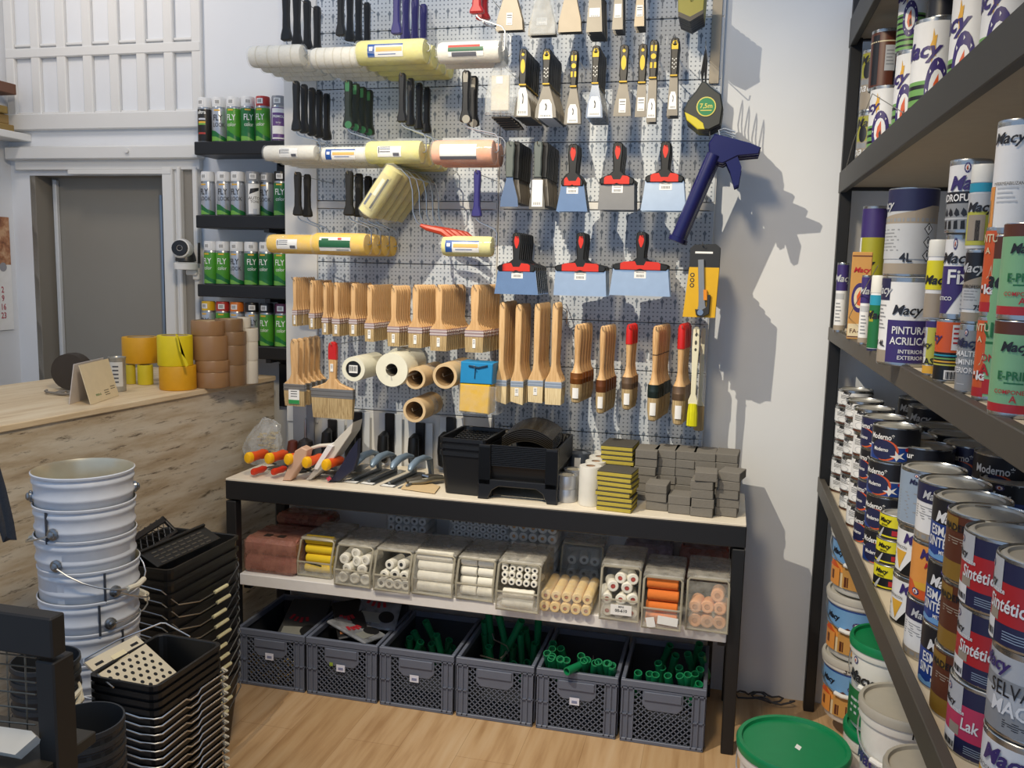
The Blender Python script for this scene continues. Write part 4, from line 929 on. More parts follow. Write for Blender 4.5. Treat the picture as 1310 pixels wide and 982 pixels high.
# arched gloss grids on top
for i in range(7):
    b = MB(); vs = []; fs = []; n = 10
    for j in range(n+1):
        u = -1+2*j/n; z = .042*(1-u*u*.9) ; vs += [(u*.098, -.09, z), (u*.098, .10, z+.012), (u*.098, .10, z+.008), (u*.098, -.09, z-.004)]
    for j in range(n):
        for q in range(4): fs.append((4*j+q, 4*j+4+q, 4*j+4+(q+1) % 4, 4*j+(q+1) % 4))
    fs += [(0, 1, 2, 3), (4*n+3, 4*n+2, 4*n+1, 4*n)]
    b.add(vs, fs)
    o = b.build('arched_grid', M('#2a2620', .25), None, (TX+.015, TY+.02, .843+.055+.0067*11+.040+.0075*i))
    tag(o, ('topmost' if i == 6 else 'lowest' if i == 0 else ORD[i] + ' from the bottom') + ' of the arched black grids on the paint trays', 'roller grid', 'arched black grids on the paint trays')
# ------------------------------------------------------------------ rolls and sponges
def upright_roll(name, label, cat, px0, px1, pyt, pyb, mat, Zb=.843, Y=None, core=M('#b7997a', .8), cr=.32, group=None):
    if Y is None: P = on_z((px0+px1)/2, pyb, Zb); Yf = P.y
    else: P = on_y((px0+px1)/2, pyb, Y); Yf = Y
    k = mpp(P); r = (px1-px0)/2*k; top = on_y((px0+px1)/2, pyt, Yf+r).z; h = top-Zb
    t = thing(name, label, cat, (P.x, Yf+r, Zb), 0, group); ri = r*cr
    S_(MB().lathe([(ri, .0), (r*.98, 0), (r, .003), (r, h-.003), (r*.98, h), (ri, h)], 28, 0, None, True, (False, False)), 'roll', mat, t)
    S_(MB().lathe([(ri*.98, h-.001), (ri*.98, .001)], 20, 0, None, True, (False, False)), 'core', core, t)
    return t, h, r
DUCT = M('#b9bcc2', .28, .6)
t, h, r = upright_roll('duct_tape', 'lower silver tape roll beside the white film rolls', 'tape roll', 707, 736, 623, 643, DUCT, .843, None, M('#d9d4c4', .7), .7, 'silver tape rolls')
P = t.location; t2 = copy_tree(t, 'upper silver tape roll beside the white film rolls', (P.x, P.y, P.z+h+.001))
t3 = copy_tree(t, 'lower silver tape roll in the stack behind', (P.x+.01, P.y+.10, P.z)); copy_tree(t, 'upper silver tape roll in the stack behind', (P.x+.01, P.y+.10, P.z+h+.001))
t, h, r = upright_roll('label_roll', 'dark blue roll with white emblem behind the silver tapes', 'tape roll', 722, 752, 578, 640, M('#39404c', .35), .843, -.15, M('#777f8c', .5), .72)
S_(wrap_patch(MB(), r+.0008, 0, 30, h*.62, h*.9), 'emblem', PAPER, t)
for i, (a, b_, y0, y1, Y) in enumerate([(737, 766, 595, 648, None), (745, 772, 589, 640, -.30), (750, 777, 583, 635, -.215), (757, 783, 577, 630, -.13)]):
    upright_roll('film_roll', ['frontmost white film roll standing beside silver tape', 'second white film roll from the front', 'third white film roll from the front', 'rearmost white film roll in its row'][i], 'roll', a, b_, y0, y1, M('#dedcd4', .35), .843, Y, M('#b08d70', .8), .42, 'standing white film rolls')
SPY = M('#b6a544', .9, 0, 1, .1, 120, .3); SPD = M('#4a4740', .9, 0, 1, .12, 160, .3); SPG = M('#77736c', .95, 0, 1, .10, 200, .35)
def pad(w, d, h, loc, rz, label, group):
    t = thing('sanding_sponge', label, 'sanding sponge', loc, rad(rz), group)
    S_(MB().box((0, 0, h*.38), (w, d, h*.74), 0, None, .0015), 'foam', SPY, t); S_(MB().box((0, 0, h*.87), (w, d, h*.24), 0, None, .001), 'abrasive_face', SPD, t)
random.seed(5)
P = on_z(786, 655, .843)
for i in range(8): pad(.125, .105, .0178, (P.x+random.uniform(-.004, .004), P.y+.06, .843+.018*i), random.uniform(-3, 3)-8, ('lowest' if i == 0 else 'topmost' if i == 7 else ORD[i] + ' from bottom') + ' yellow sanding pad in the front stack', 'yellow and black sanding pads')
P2 = on_y(791, 600, -.25)
for i in range(11): pad(.120, .15, .0178, (P2.x+random.uniform(-.004, .004), -.19, .843+.018*i), random.uniform(-2, 2)-6, ('lowest' if i == 0 else 'topmost' if i == 10 else ORD[i] + ' from bottom') + ' yellow sanding pad in the rear stack', 'yellow and black sanding pads')
def blocks(px, pyb, n, w, d, h, where, Y=None, rz=-4, twist=None):
    P = on_z(px, pyb, .843) if Y is None else on_y(px, pyb, Y)
    for i in range(n):
        q = random.uniform
        o = MB().box((0, 0, h/2), (w, d, h-.0008), 0, None, .0016).build('sanding_block', SPG, None, (P.x+q(-.003, .003)+(twist[1] if twist and i == n-1 else 0), P.y+d/2+q(-.003, .003), .843+h*i), (0, 0, rad(rz+q(-2.5, 2.5)+(twist[0] if twist and i == n-1 else 0))))
        tag(o, ('only' if n == 1 else 'lowest' if i == 0 else 'topmost' if i == n-1 else ORD[i] + ' from bottom') + ' grey sanding block in the ' + where, 'sanding block', 'grey sanding blocks')
bw_, bd_, bh_ = .077, .095, .0318
blocks(840, 653, 3, bw_, bd_, bh_, 'front left stack')
blocks(869, 657, 2, bw_, bd_, bh_, 'low front stack')
blocks(898, 661, 5, bw_, bd_, bh_, 'tall front middle stack', twist=(6, .006))
blocks(930, 661, 5, bw_, bd_, bh_, 'front right stack', twist=(-8, .008))
for i, (px, n) in enumerate([(826, 6), (850, 6), (875, 6), (900, 6), (928, 6)]):
    blocks(px, 630, n, bw_+.004, bd_+.03, bh_*1.0, ['leftmost rear stack', 'second rear stack', 'middle rear stack', 'fourth rear stack', 'rear right stack'][i], -.245 if i else -.27)
# ------------------------------------------------------------------ clear bins on the white shelf
BINRIM = M('#b9b3a0', .3, 0, .62)
BINB = clear_mat('clear_bin_wall', '#d9d5c8', .22, .15); BINT = clear_mat('clear_bin_lid', '#cfccc4', .42, .2)
def foam(name, label, group, loc, rot, L, r, mat, core=None, hole=.42):
    """a small foam roller along its local Z"""
    t = thing(name, label, 'mini roller', loc, 0, group, rot)
    S_(MB().lathe([(r*hole, 0), (r*.86, 0), (r, r*.16), (r, L-r*.16), (r*.86, L), (r*hole, L)], 14, 0, None, True, (False, False)), 'foam', mat, t)
    S_(MB().lathe([(r*hole*.98, L-.002), (r*hole*.98, .002)][::1], 10, 0, None, True, (True, True)), 'core', core or M('#3a3d44', .6), t)
    return t
def bin_(x0, x1, yt, yb, label, depth=.27, closed=False, Y=None):
    P = on_z((x0+x1)/2, yb, SHZ) if Y is None else Vector((on_y((x0+x1)/2, yb, Y).x, Y, SHZ))
    A, B = on_y(x0, yb, P.y), on_y(x1, yb, P.y); w = (B.x-A.x)*.97; h = on_y((x0+x1)/2, yt, P.y+.03).z - SHZ
    depth = min(depth, -.04-P.y)
    t = thing('clear_bin', label, 'storage bin', (P.x, P.y, SHZ+.001), 0, 'clear plastic bins on the white shelf')
    th = .0025; sl = .035; lo = h*.40
    b = MB()   # sides, floor, back, low front lip
    for s in (-1, 1): b.prism([(0.0, 0), (depth, 0), (depth, h*.93), (sl, h*.93), (.004, lo)], -th/2, th/2, 0, T(s*(w/2-th/2), 0, 0) @ RZ(90) @ SCL(1, 1, 1))
    b.box((0, depth/2, th/2), (w-2*th, depth, th)); b.box((0, depth-th/2, h*.46), (w-2*th, th, h*.92))
    b.box((0, .004, lo/2), (w-2*th, th, lo))
    S_(b, 'bin_shell', BINB, t)
    b = MB(); b.box((0, (depth+sl)/2, h*.955), (w, depth-sl, h*.07), 0, None, .004); S_(b, 'lid', BINT, t)
    b = MB(); f = .0045
    b.tube([(-w/2+.004, .0, .006), (-w/2+.004, -.001, lo), (-w/2+.004, sl-.004, h*.90), (-w/2+.012, sl-.003, h*.95), (w/2-.012, sl-.003, h*.95), (w/2-.004, sl-.004, h*.90), (w/2-.004, -.001, lo), (w/2-.004, 0, .006)], f, 6, 0, True)
    if not closed: b.tube([(-w/2+.004, -.001, lo), (w/2-.004, -.001, lo)], f*.8, 6)
    S_(b, 'front_rim', BINRIM, t)
    if closed: S_(MB().add([(-w/2+.006, -.002, lo), (w/2-.006, -.002, lo), (w/2-.006, sl-.006, h*.9), (-w/2+.006, sl-.006, h*.9)], [(0, 1, 2, 3)]), 'flap', BINB, t)
    return t, P, w, h, depth
random.seed(11)
def fill_cross(P, w, h, rows, r, L, mat, label, group, y0=.03, core=None, n=None, cols=1):
    for i in range(rows):
        for c in range(cols):
            x = P.x - L/2 if cols == 1 else P.x - w/2 + .008 + c*(w-.016)/cols
            LL = L if cols == 1 else (w-.016)/cols - .004
            foam('mini_roller', label, group, (x+random.uniform(-.004, .004)*(cols == 1), P.y+y0+r+.004*i+random.uniform(0, .004), SHZ+.006+r+2.02*r*i), (0, rad(90), 0), LL, r, mat, core)
def fill_heap(P, w, h, d, n, r, L, mat, label, group, core=None, ends=None):
    """rollers heaped at random; ends: centres (x,z) of rollers pointing at the aisle"""
    for (x, z) in ends or []:
        foam('mini_roller', label, group, (P.x+x*w, P.y+.016+.05*max(0, z-.35), SHZ+.006+r+z*h), (rad(-90+random.uniform(-6, 6)), 0, rad(random.uniform(-14, 14))), min(L, d*.6), r, mat, core)
FW = FLU('#e9e6da'); FY_ = FLU('#e7c62a'); FO = FLU('#de7a35'); FP = FLU('#e8ac80'); FC = FLU('#e6c98c')
t, P, w, h, d = bin_(379, 425, 688, 739, 'leftmost clear bin, holding bright yellow rollers')
fill_cross(P, w, h, 4, .0185, w*.80, FY_, 'bright yellow mini roller in the leftmost clear bin', 'yellow mini rollers in the leftmost bin')
S_(MB().box((-.01, -.0016, h*.36), (.07, .001, .007), 0, RY(8)), 'dark_sticker', M('#3a3a30', .5), t)
t, P, w, h, d = bin_(426, 475, 696, 751, 'clear bin of rounded white rollers beside the yellow ones')
E1 = [(-.30, .02), (0, .02), (.30, .02), (-.2, .24), (.22, .25), (-.28, .46), (.05, .44), (.28, .48), (0, .62)]
fill_heap(P, w, h, d, 9, .0205, .10, FW, 'rounded white mini roller in the second clear bin', 'white rollers in the second bin', M('#d8d4c4', .8), E1)
t, P, w, h, d = bin_(476, 525, 702, 758, 'clear bin of short white rollers with dark cores')
fill_heap(P, w, h, d, 9, .019, .10, FW, 'short white dark-cored roller in the third clear bin', 'white rollers in the third bin', M('#33363c', .6), [(-.32, .02), (-.10, .02), (.12, .02), (.34, .02), (-.24, .22), (.05, .26), (.30, .24), (-.12, .47), (.2, .5)])
t, P, w, h, d = bin_(525, 580, 707, 763, 'clear closed bin of long white rollers lying crosswise', closed=True)
fill_cross(P, w, h, 4, .0195, w*.88, FW, 'long white roller behind the closed clear bin front', 'long white rollers in the closed bin', y0=.02)
t, P, w, h, d = bin_(581, 632, 713, 769, 'clear bin of loose white rollers in two columns')
fill_cross(P, w, h, 4, .018, .06, FW, 'short white roller in the bin right of the closed one', 'white rollers in the fifth bin', cols=2)
t, P, w, h, d = bin_(632, 690, 718, 783, 'clear bin of white rollers with dark open ends')
fill_heap(P, w, h, d, 9, .0125, .12, FW, 'thin white roller showing its dark end', 'dark-ended rollers in the sixth bin', M('#1f242c', .5), [(x, z) for z in (.47, .60, .73) for x in (-.34, -.17, 0, .17, .34)])
fill_cross(P, w, h, 2, .0175, w*.72, FW, 'long white roller lying low in the sixth clear bin', 'long rollers in the sixth bin', y0=.01)
# beige roller pack
P = on_z(722, 786, SHZ); A, B = on_y(690, 786, P.y), on_y(757, 786, P.y); W = B.x-A.x; n = 5; r = W/n/2
t = thing('roller_pack', 'clear pack of beige rollers between the bins', 'roller pack', (P.x, P.y, SHZ+.001), 0, 'packs of rollers on the white shelf')
def roll_part(p, x, y, z, L, r, mat, core):
    b = MB().lathe([(r*.38, 0), (r*.9, 0), (r*.97, r*.1), (r*.97, L), (r*.38, L)], 12, 0, T(x, y, z) @ RX(-90), True, (False, False)); b.lathe([(r*.37, .003), (r*.37, .01)], 8, 1, T(x, y, z) @ RX(-90))
    return S_(b, 'roller', [mat, core], p)
for i in range(n):
    roll_part(t, -W/2+r+2*r*i, .006, r, .2, r, FC, M('#c8793f', .7)); roll_part(t, -W/2+r+2*r*i+.002, .018, 3*r, .19, r, FC, M('#c8793f', .7))
S_(MB().box((0, .115, 2*r), (W+.006, .22, 4*r+.006), 0, None, .012), 'film', CLEAR, t)
t, P, w, h, d = bin_(764, 818, 722, 795, 'tall clear bin of rounded white rollers with paper label')
fill_heap(P, w, h, d, 9, .0205, .09, FW, 'rounded white roller in the labelled tall clear bin', 'white rollers in the labelled bin', M('#b8514a', .8), [(-.30, .02), (.0, .0), (.30, .02), (-.32, .24), (.02, .25), (.32, .27), (-.18, .47), (.16, .46), (-.02, .62), (.3, .62)])
b = MB().box((.008, -.0022, h*.22), (.075, .001, .038)); S_(b, 'label', PAPER, t); b = MB(); flat_text(b, 'MINI', .007, .008, h*.22+.012, -.0032, bold=.02); flat_text(b, '00-610', .011, .008, h*.22-.002, -.0032, bold=.03); S_(b, 'lettering', M('#2f3238', .6), t)
t, P, w, h, d = bin_(818, 872, 736, 806, 'tall clear bin of orange rollers')
fill_cross(P, w, h, 4, .0205, w*.78, FO, 'orange mini roller in the tall clear bin', 'orange rollers in the clear bin', y0=.02)
b = MB().box((.02, -.0022, h*.2), (.07, .001, .03), 0, RY(4)); b.box((-.03, -.0024, h*.17), (.03, .001, .036), 0, RY(-12)); S_(b, 'torn_label', PAPER, t)
t, P, w, h, d = bin_(874, 932, 738, 809, 'rightmost clear bin, closed, holding salmon foam rollers', closed=True)
fill_heap(P, w, h, d, 9, .0235, .07, FP, 'salmon foam roller in the rightmost clear bin', 'salmon rollers in the rightmost bin', M('#c58a62', .8), [(-.27, .02), (.02, .02), (.29, .02), (-.28, .28), (.0, .30), (.28, .29), (.22, .52)])
# packs behind
def soft_pack(name, label, x0, x1, yt, yb, Y, d, mat, inner_n, inner_mat, zb=None):
    A, B = on_y(x0, yb, Y), on_y(x1, yb, Y); w = B.x-A.x; zb = SHZ+.001 if zb is None else zb; h = on_y((x0+x1)/2, yt, Y).z - zb
    t = thing('roller_pack', label, 'roller pack', ((A.x+B.x)/2, Y, zb), 0, 'packs of rollers on the white shelf'); r = h/4
    for i in range(inner_n):
        for j in (0, 1): S_(MB().lathe([(r*.5, 0), (r*.98, .004), (r*.98, w*.96), (r*.5, w*.96)], 12, 0, T(-w*.48, .012+r+2.0*r*i*min(1, (d-.02)/(2*r*inner_n)), r+2*r*j) @ RY(90)), 'roller', inner_mat, t)
    S_(MB().box((0, d/2, h/2), (w, d, h), 0, None, .015), 'film', mat, t); return t, w, h
PKFILM = clear_mat('pinkish_pack_film', '#a87868', .55, .3); PKD = FLU('#b96a5a')
PF = M('#a3685c', .8, 0, 1, .25, 110, .5)
t, w, h = soft_pack('roller_pack', 'mottled pink pack at the left end of the white shelf', 310, 377, 691, 737, -.44, .22, PKFILM, 3, PF)
b = MB()
for x in (-.03, .03): b.box((x, .06, h+.001), (.03, .03, .001))
b.box((0, .06, h+.001), (.04, .004, .001))
S_(b, 'dark_print', M('#2a2422', .5), t)
soft_pack('roller_pack', 'pinkish pack behind the leftmost pink pack', 352, 420, 660, 690, -.17, .13, PKFILM, 2, M('#9f5048', .8), SHZ+.12)
tag(MB().prism([(-.12, 0), (.12, 0), (.12, .118), (-.12, .118)], 0, .13, 0, None, .012).build('foam_block', M('#8b5a50', .85), None, (on_y(386, 690, -.17).x, -.17, SHZ+.001)), 'dull red foam block under the rear pink pack', 'foam block')
def end_pack(label, x0, x1, yt, yb, Y, cols, rows, mat, core, zb=None, L=.13):
    A, B = on_y(x0, yb, Y), on_y(x1, yb, Y); w = B.x-A.x; r = w/cols/2; zb = SHZ+.001 if zb is None else zb
    rows = max(rows, int(round((min(on_y((x0+x1)/2, yt, Y).z, .75)-zb)/((2*r) if cols <= 6 else 1.74*r))))
    t = thing('roller_pack', label, 'roller pack', ((A.x+B.x)/2, Y, zb), 0, 'packs of rollers on the white shelf')
    for j in range(rows):
        for i in range(cols - (j % 2 if cols > 6 else 0)): roll_part(t, -w/2+r+2*r*i+(r if j % 2 and cols > 6 else 0), 0, r+(2*r if cols <= 6 else 1.74*r)*j, L, r, mat, core)
    S_(MB().box((0, L/2, rows*r), (w+.006, L+.008, rows*2*r+.006), 0, None, .006), 'film', CLEAR, t)
GW = FLU('#c9ced3'); DK = M('#15181e', .5)
end_pack('pack of grey rollers with dark ends under the bench, left', 495, 545, 650, 690, -.16, 5, 5, GW, DK)
end_pack('larger pack of dark-ended grey rollers, middle of shelf back', 575, 652, 657, 700, -.17, 9, 8, GW, DK)
end_pack('pack of white rollers with orange cores behind dark-ended bin', 650, 711, 668, 735, -.19, 5, 5, FLU('#cfd2d2'), M('#c98a35', .6), SHZ+.004, .15)
t, P, w, h, d = bin_(714, 770, 694, 760, 'rear clear bin behind the beige roller pack', .16, True, -.20)
fill_heap(P, w, h, d, 3, .019, .08, FLU('#c9ccca'), 'white roller in the rear clear bin', 'white rollers in the rear bin', DK, [(-.25, .45), (.05, .47), (.3, .45), (-.25, .15), (.05, .15), (.3, .15)])
soft_pack('roller_pack', 'pale purplish pack behind the tall labelled bin', 795, 858, 697, 760, -.16, .11, clear_mat('lilac_film', '#8d8496', .6, .3), 2, M('#8a7f8c', .8))
soft_pack('roller_pack', 'reddish pack behind the rightmost clear bin', 866, 930, 704, 765, -.155, .11, clear_mat('reddish_film', '#8a6a68', .6, .3), 2, M('#a4584a', .8))
# ------------------------------------------------------------------ grey crates
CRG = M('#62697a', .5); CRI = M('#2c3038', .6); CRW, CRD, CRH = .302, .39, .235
def crate(label, x0, sticker=None, Yf=-.488):
    t = thing('stacking_crate', label, 'crate', (x0+CRW/2, Yf, 0), 0, 'grey lattice crates under the bench'); W, D, H = CRW, CRD, CRH
    b = MB(); th = .004
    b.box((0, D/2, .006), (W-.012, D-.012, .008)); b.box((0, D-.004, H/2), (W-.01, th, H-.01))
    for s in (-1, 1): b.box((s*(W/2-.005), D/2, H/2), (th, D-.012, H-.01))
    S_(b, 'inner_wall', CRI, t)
    b = MB(); rw = .014    # rim, corner posts, ribs
    b.box((0, rw/2, H-.012), (W, rw, .024), 0, None, .002); b.box((0, D-rw/2, H-.012), (W, rw, .024), 0, None, .002)
    for s in (-1, 1): b.box((s*(W/2-rw/2), D/2, H-.012), (rw, D-2*rw, .024), 0, None, .002)
    S_(b, 'rim', CRG, t)
    b = MB()
    for s in (-1, 1):
        for x in (.006, .026, .046): b.box((s*(W/2-x), .006, H/2-.008), (.005, .012, H-.03))
        b.box((s*(W/2-.026), .0085, H/2-.008), (.044, .005, H-.03)); b.box((s*(W/2-.024), .005, H*.45), (.046, .010, .004))
        for yy in (.03, .12, .2, .28, .36): b.box((s*(W/2-.002), yy, H/2-.008), (.006, .006, H-.03))
    b.box((0, .006, H-.029), (W, .012, .006)); b.box((0, .005, .007), (W-.006, .010, .014), 0, None, .002)
    S_(b, 'ribbed_frame', CRG, t)
    # lattice front, cut around the grip plate
    b = MB(); X0, X1, Z0, Z1 = -W/2+.05, W/2-.05, .016, H-.035; p = .0215; hw = .0015
    gx, gz = .072, H-.105
    import itertools
    for sg in (1, -1):
        k0 = int((X0-Z1 if sg == 1 else X0+Z0)/p)-1; k1 = int((X1-Z0 if sg == 1 else X1+Z1)/p)+2
        for k in range(k0, k1):
            c = k*p    # x = c + sg*z
            za, zb = (max(Z0, (X0-c)), min(Z1, (X1-c))) if sg == 1 else (max(Z0, c-X1), min(Z1, c-X0))
            if zb-za < .004: continue
            x0_, x1_ = c+sg*za, c+sg*zb
            b.prism([(x0_-hw*1.4, za), (x0_+hw*1.4, za), (x1_+hw*1.4, zb), (x1_-hw*1.4, zb)], .003, .0075)
    S_(b, 'lattice', CRG, t)
    b = MB(); b.prism([(-gx, gz+.02), (-gx+.02, gz), (gx-.02, gz), (gx, gz+.02), (gx, H-.03), (-gx, H-.03)], .001, .008, 0, None, .002)
    b.prism([(-gx+.006, H-.066), (gx-.006, H-.066), (gx-.006, H-.034), (-gx+.006, H-.034)], -.004, .004, 0, None, .002)
    S_(b, 'grip_plate', CRG, t)
    if sticker:
        b = MB(); b.box((sticker[0], -.0055, sticker[1]), (.036, .001, .028)); b.box((sticker[0], -.0063, sticker[1]-.002), (.02, .001, .01), 1); S_(b, 'sticker', [M('#d9dcec', .6), M('#7f86a8', .6)], t)
        if len(sticker) > 2: S_(MB().box((sticker[0]-.04, -.0055, sticker[1]+.012), (.014, .001, .014)), 'green_dot', M('#8ea83a', .6), t)
    return t
CX = [-1.852, -1.545, -1.236, -.926, -.616, -.304]
CRL = ['leftmost grey crate, in shade beside the counter', 'second grey crate, heaped with silver packets', 'third grey crate, short green handles inside', 'fourth grey crate, tall green handles sticking out', 'fifth grey crate, green tube ends facing front', 'rightmost grey crate, beside the right bench leg']
ST = [(.0, .135), (.0, .128, 1), (-.005, .128), None, (-.005, .128), None]
for x, l, s in zip(CX, CRL, ST): crate(l, x, s)
GRN = M('#10794c', .38); GRNI = M('#0a3d28', .6)
def handle(label, group, top, bot, L=None):
    top, bot = Vector(top), Vector(bot); d_ = (bot-top).normalized(); L = L or .13
    t = thing('roller_cage', label, 'roller cage', top, 0, group, d_.to_track_quat('Z', 'Y').to_euler())
    S_(MB().lathe([(.0095, .02), (.0115, .0), (.0148, .0), (.0150, .004), (.0138, L*.5), (.0150, L*.9), (.008, L)], 14, 0, None, True, (False, False)), 'grip', GRN, t)
    S_(MB().lathe([(.0094, .021), (.0094, .020)], 10), 'bore', GRNI, t)
    S_(MB().tube([(0, 0, L-.01), (0, 0, L+.03), (.012, .004, L+.045)], .0028, 5), 'wire', WIRE, t)
random.seed(21)
for u, v in [(435, 210), (470, 240), (508, 238), (432, 257), (470, 272), (598, 270), (625, 288), (597, 327), (520, 322), (665, 323), (705, 318), (742, 338), (643, 352), (698, 360), (442, 332), (495, 318), (735, 378), (480, 340)]:
    P = on_z(570+u/3.447, 760+v/3.447, .262+random.uniform(0, .012)); P.y = min(max(P.y, -.455), -.13); P.x = min(max(P.x, CX[4]+.028), CX[4]+CRW-.028)
    handle('green hollow roller handle standing in the fifth crate', 'green handles in the fifth crate', P, P+Vector((random.uniform(-.03, .03), .08, -.14)))
P = on_z(570+525/3.447, 760+362/3.447, .252); P.y = max(P.y, -.52); handle('green tube handle lying over the fifth crate front rim', None, P, P+Vector((.07, .13, -.004)))
for u, v in [(990, 224), (1120, 218), (1015, 268), (1068, 262), (938, 302), (1030, 322), (955, 322), (1138, 332), (1150, 268), (842, 378), (918, 397), (1065, 387), (1118, 400), (1025, 420), (1100, 350), (980, 360), (900, 350)]:
    P = on_z(570+u/3.447, 760+v/3.447, .24+random.uniform(0, .03)); P.y = min(max(P.y, -.455), -.13); P.x = min(max(P.x, CX[5]+.028), CX[5]+CRW-.028)
    handle('green hollow roller handle standing in the rightmost crate', 'green handles in the rightmost crate', P, P+Vector((random.uniform(-.04, .04), .06, -.13)))
def seg(px0, py0, px1, py1, Y, ci, lab, grp, L=.15):
    a, b_ = on_y(px0, py0, Y), on_y(px1, py1, Y+.03)
    for p in (a, b_): p.x = min(max(p.x, CX[ci]+.03), CX[ci]+CRW-.03)
    a.z = min(a.z, .40)
    handle(lab, grp, a, b_, L)
for i, (a, b_, c, d_) in enumerate([(100, 110, 130, 240), (190, 80, 200, 180), (235, 90, 262, 205), (335, 115, 285, 215), (350, 150, 370, 240), (410, 105, 405, 210), (330, 170, 335, 250), (190, 230, 200, 300), (300, 225, 295, 290), (395, 215, 385, 290), (360, 300, 350, 330), (300, 306, 290, 340), (150, 170, 170, 260), (260, 190, 250, 280)]):
    seg(570+a/3.447, 760+b_/3.447, 570+c/3.447, 760+d_/3.447, -.20-.03*(i % 4), 3, 'green roller handle standing upright in the fourth crate', 'green handles in the fourth crate', .165)
for i, (a, b_, c, d_) in enumerate([(1010, 215, 1050, 300), (950, 268, 1000, 370), (930, 300, 930, 370), (1065, 285, 1090, 380), (1150, 350, 1110, 400), (890, 325, 905, 370), (1040, 330, 1050, 390), (985, 320, 960, 380), (1130, 310, 1120, 380)]):
    seg(290+a/3.97, 740+b_/3.97, 290+c/3.97, 740+d_/3.97, -.22-.03*(i % 4), 2, 'green roller handle standing in the third crate', 'green handles in the third crate', .13)
o = tag(MB().tube([tuple(on_y(614, 838, -.40)), tuple(on_y(640, 845, -.36)), tuple(on_y(651, 832, -.30)), tuple(on_y(648, 826, -.28)), tuple(on_y(632, 818, -.25)), tuple(on_y(630, 810, -.25))], .003, 6).build('bent_wire', WIRE), 'loose bent wire frame lying across the fourth crate', 'wire')
# packets in the two left crates
FOIL = clear_mat('grey_packet_film', '#8d9198', .85, .2); PKT = M('#1d1e21', .4)
def packet(label, loc, rot, w, h, face, mark):
    t = thing('brush_packet', label, 'packet', loc, 0, 'packets in the left crates', tuple(rad(a) for a in rot))
    S_(MB().box((0, 0, 0), (w, h, .014), 0, None, .005), 'pouch', face, t)
    b = MB(); b.prism(circ(.032, w*.22, h*.26, 18), -.0095, -.0075, 0, RX(-90) @ SCL(1, 1, -1)); S_(b, 'round_logo', [PKT], t)
    b = MB()
    for q in range(4): b.box((-w*.3+q*w*.13, -h*.02, .0082), (.012, .03-.004*(q % 2), .002), 0, RZ(12*q-20))
    S_(b, 'red_mark', M('#a3232f', .5), t)
    b = MB(); b.box((-w*.15, -h*.3, .0082), (w*.5, h*.22, .002), 0); S_(b, 'window', mark, t)
WIN = M('#9a9c96', .35, .3); ORW = M('#a5683c', .5)
packet('silver packet with black round logo, topmost in second crate', (-1.34, -.22, .285), (22, 6, 12), .17, .26, FOIL, WIN)
packet('black-edged packet with orange window in the second crate', (-1.43, -.33, .262), (14, -6, 30), .12, .24, PKT, ORW)
packet('silver packet at the front of the second crate', (-1.375, -.39, .250), (8, 4, 68), .12, .22, FOIL, WIN)
packet('dark packet under the silver ones in the second crate', (-1.42, -.24, .24), (10, -8, -20), .15, .24, PKT, WIN)
packet('dark packet standing at the back of the second crate', (-1.33, -.13, .25), (60, 0, 8), .15, .20, PKT, WIN)
packet('silver packet with round logo in the leftmost crate', (-1.65, -.30, .215), (16, 0, 10), .17, .27, M('#3c3d3f', .4), WIN)
b = MB(); random.seed(9)
for q in range(120): b.lathe([(.0, 0), (.008, .004), (.0, .008)], 6, 0, T(random.uniform(-.13, .13), random.uniform(.01, .05), random.uniform(.012, .12)), False)
tag(b.build('brass_beads', M('#b79a5a', .3, .6), None, (CX[0]+CRW/2, -.485, 0)), 'small brass fittings behind the lattice of the leftmost crate', 'fittings', None, 'stuff')
tag(MB().box((0, 0, 0), (.02, .02, .30), 0, None, .002).build('dark_strip', BLACK_STEEL, None, (.0, -.05, .151)), 'dark strip standing on the floor behind the rightmost crate', 'strip')
# ------------------------------------------------------------------ spray paint shelves
SHX0, SHX1 = -2.335, -1.885
SPZ = [2.212, 1.893, 1.587, 1.317]
for i, z in enumerate(SPZ):
    t = thing('wall_shelf', ['topmost black wall shelf of spray cans', 'second black wall shelf of spray cans from top', 'third black wall shelf of spray cans', 'lowest black wall shelf of spray cans behind tape'][i], 'shelf', (SHX0, .03, z), 0, 'black spray can shelves')
    W = SHX1-SHX0
    S_(MB().box((W/2, .083, -.028), (W, .166, .056), 0, None, .003), 'shelf_board', BLACK_STEEL, t)
    MB().prism([(.0, -.056), (.11, -.056), (.165, -.085), (.165, -.10), (.10, -.072), (.0, -.072)], -.012, .012, 0, T(W-.10, .0, 0) @ RZ(90)).build('bracket', BLACK_STEEL, t)
    MB().box((W-.10, .155, -.19), (.055, .018, .26 if i < 3 else .2)).build('upright', BLACK_STEEL, t)
G1, G2, SIL, PUR = M('#4e9a2f', .35), M('#1f6e38', .35), M('#b9bec6', .3, .5), M('#6a4a86', .4)
CAPS = {'w': M('#dfe0e0', .4), 'k': M('#17181a', .4), 'r': M('#b8342f', .4), 'g': M('#8b8e93', .4), 'y': M('#e0b61c', .4), 'o': M('#e07a28', .4), 'p': M('#5e2a48', .4), 'n': M('#3a8a3a', .4)}
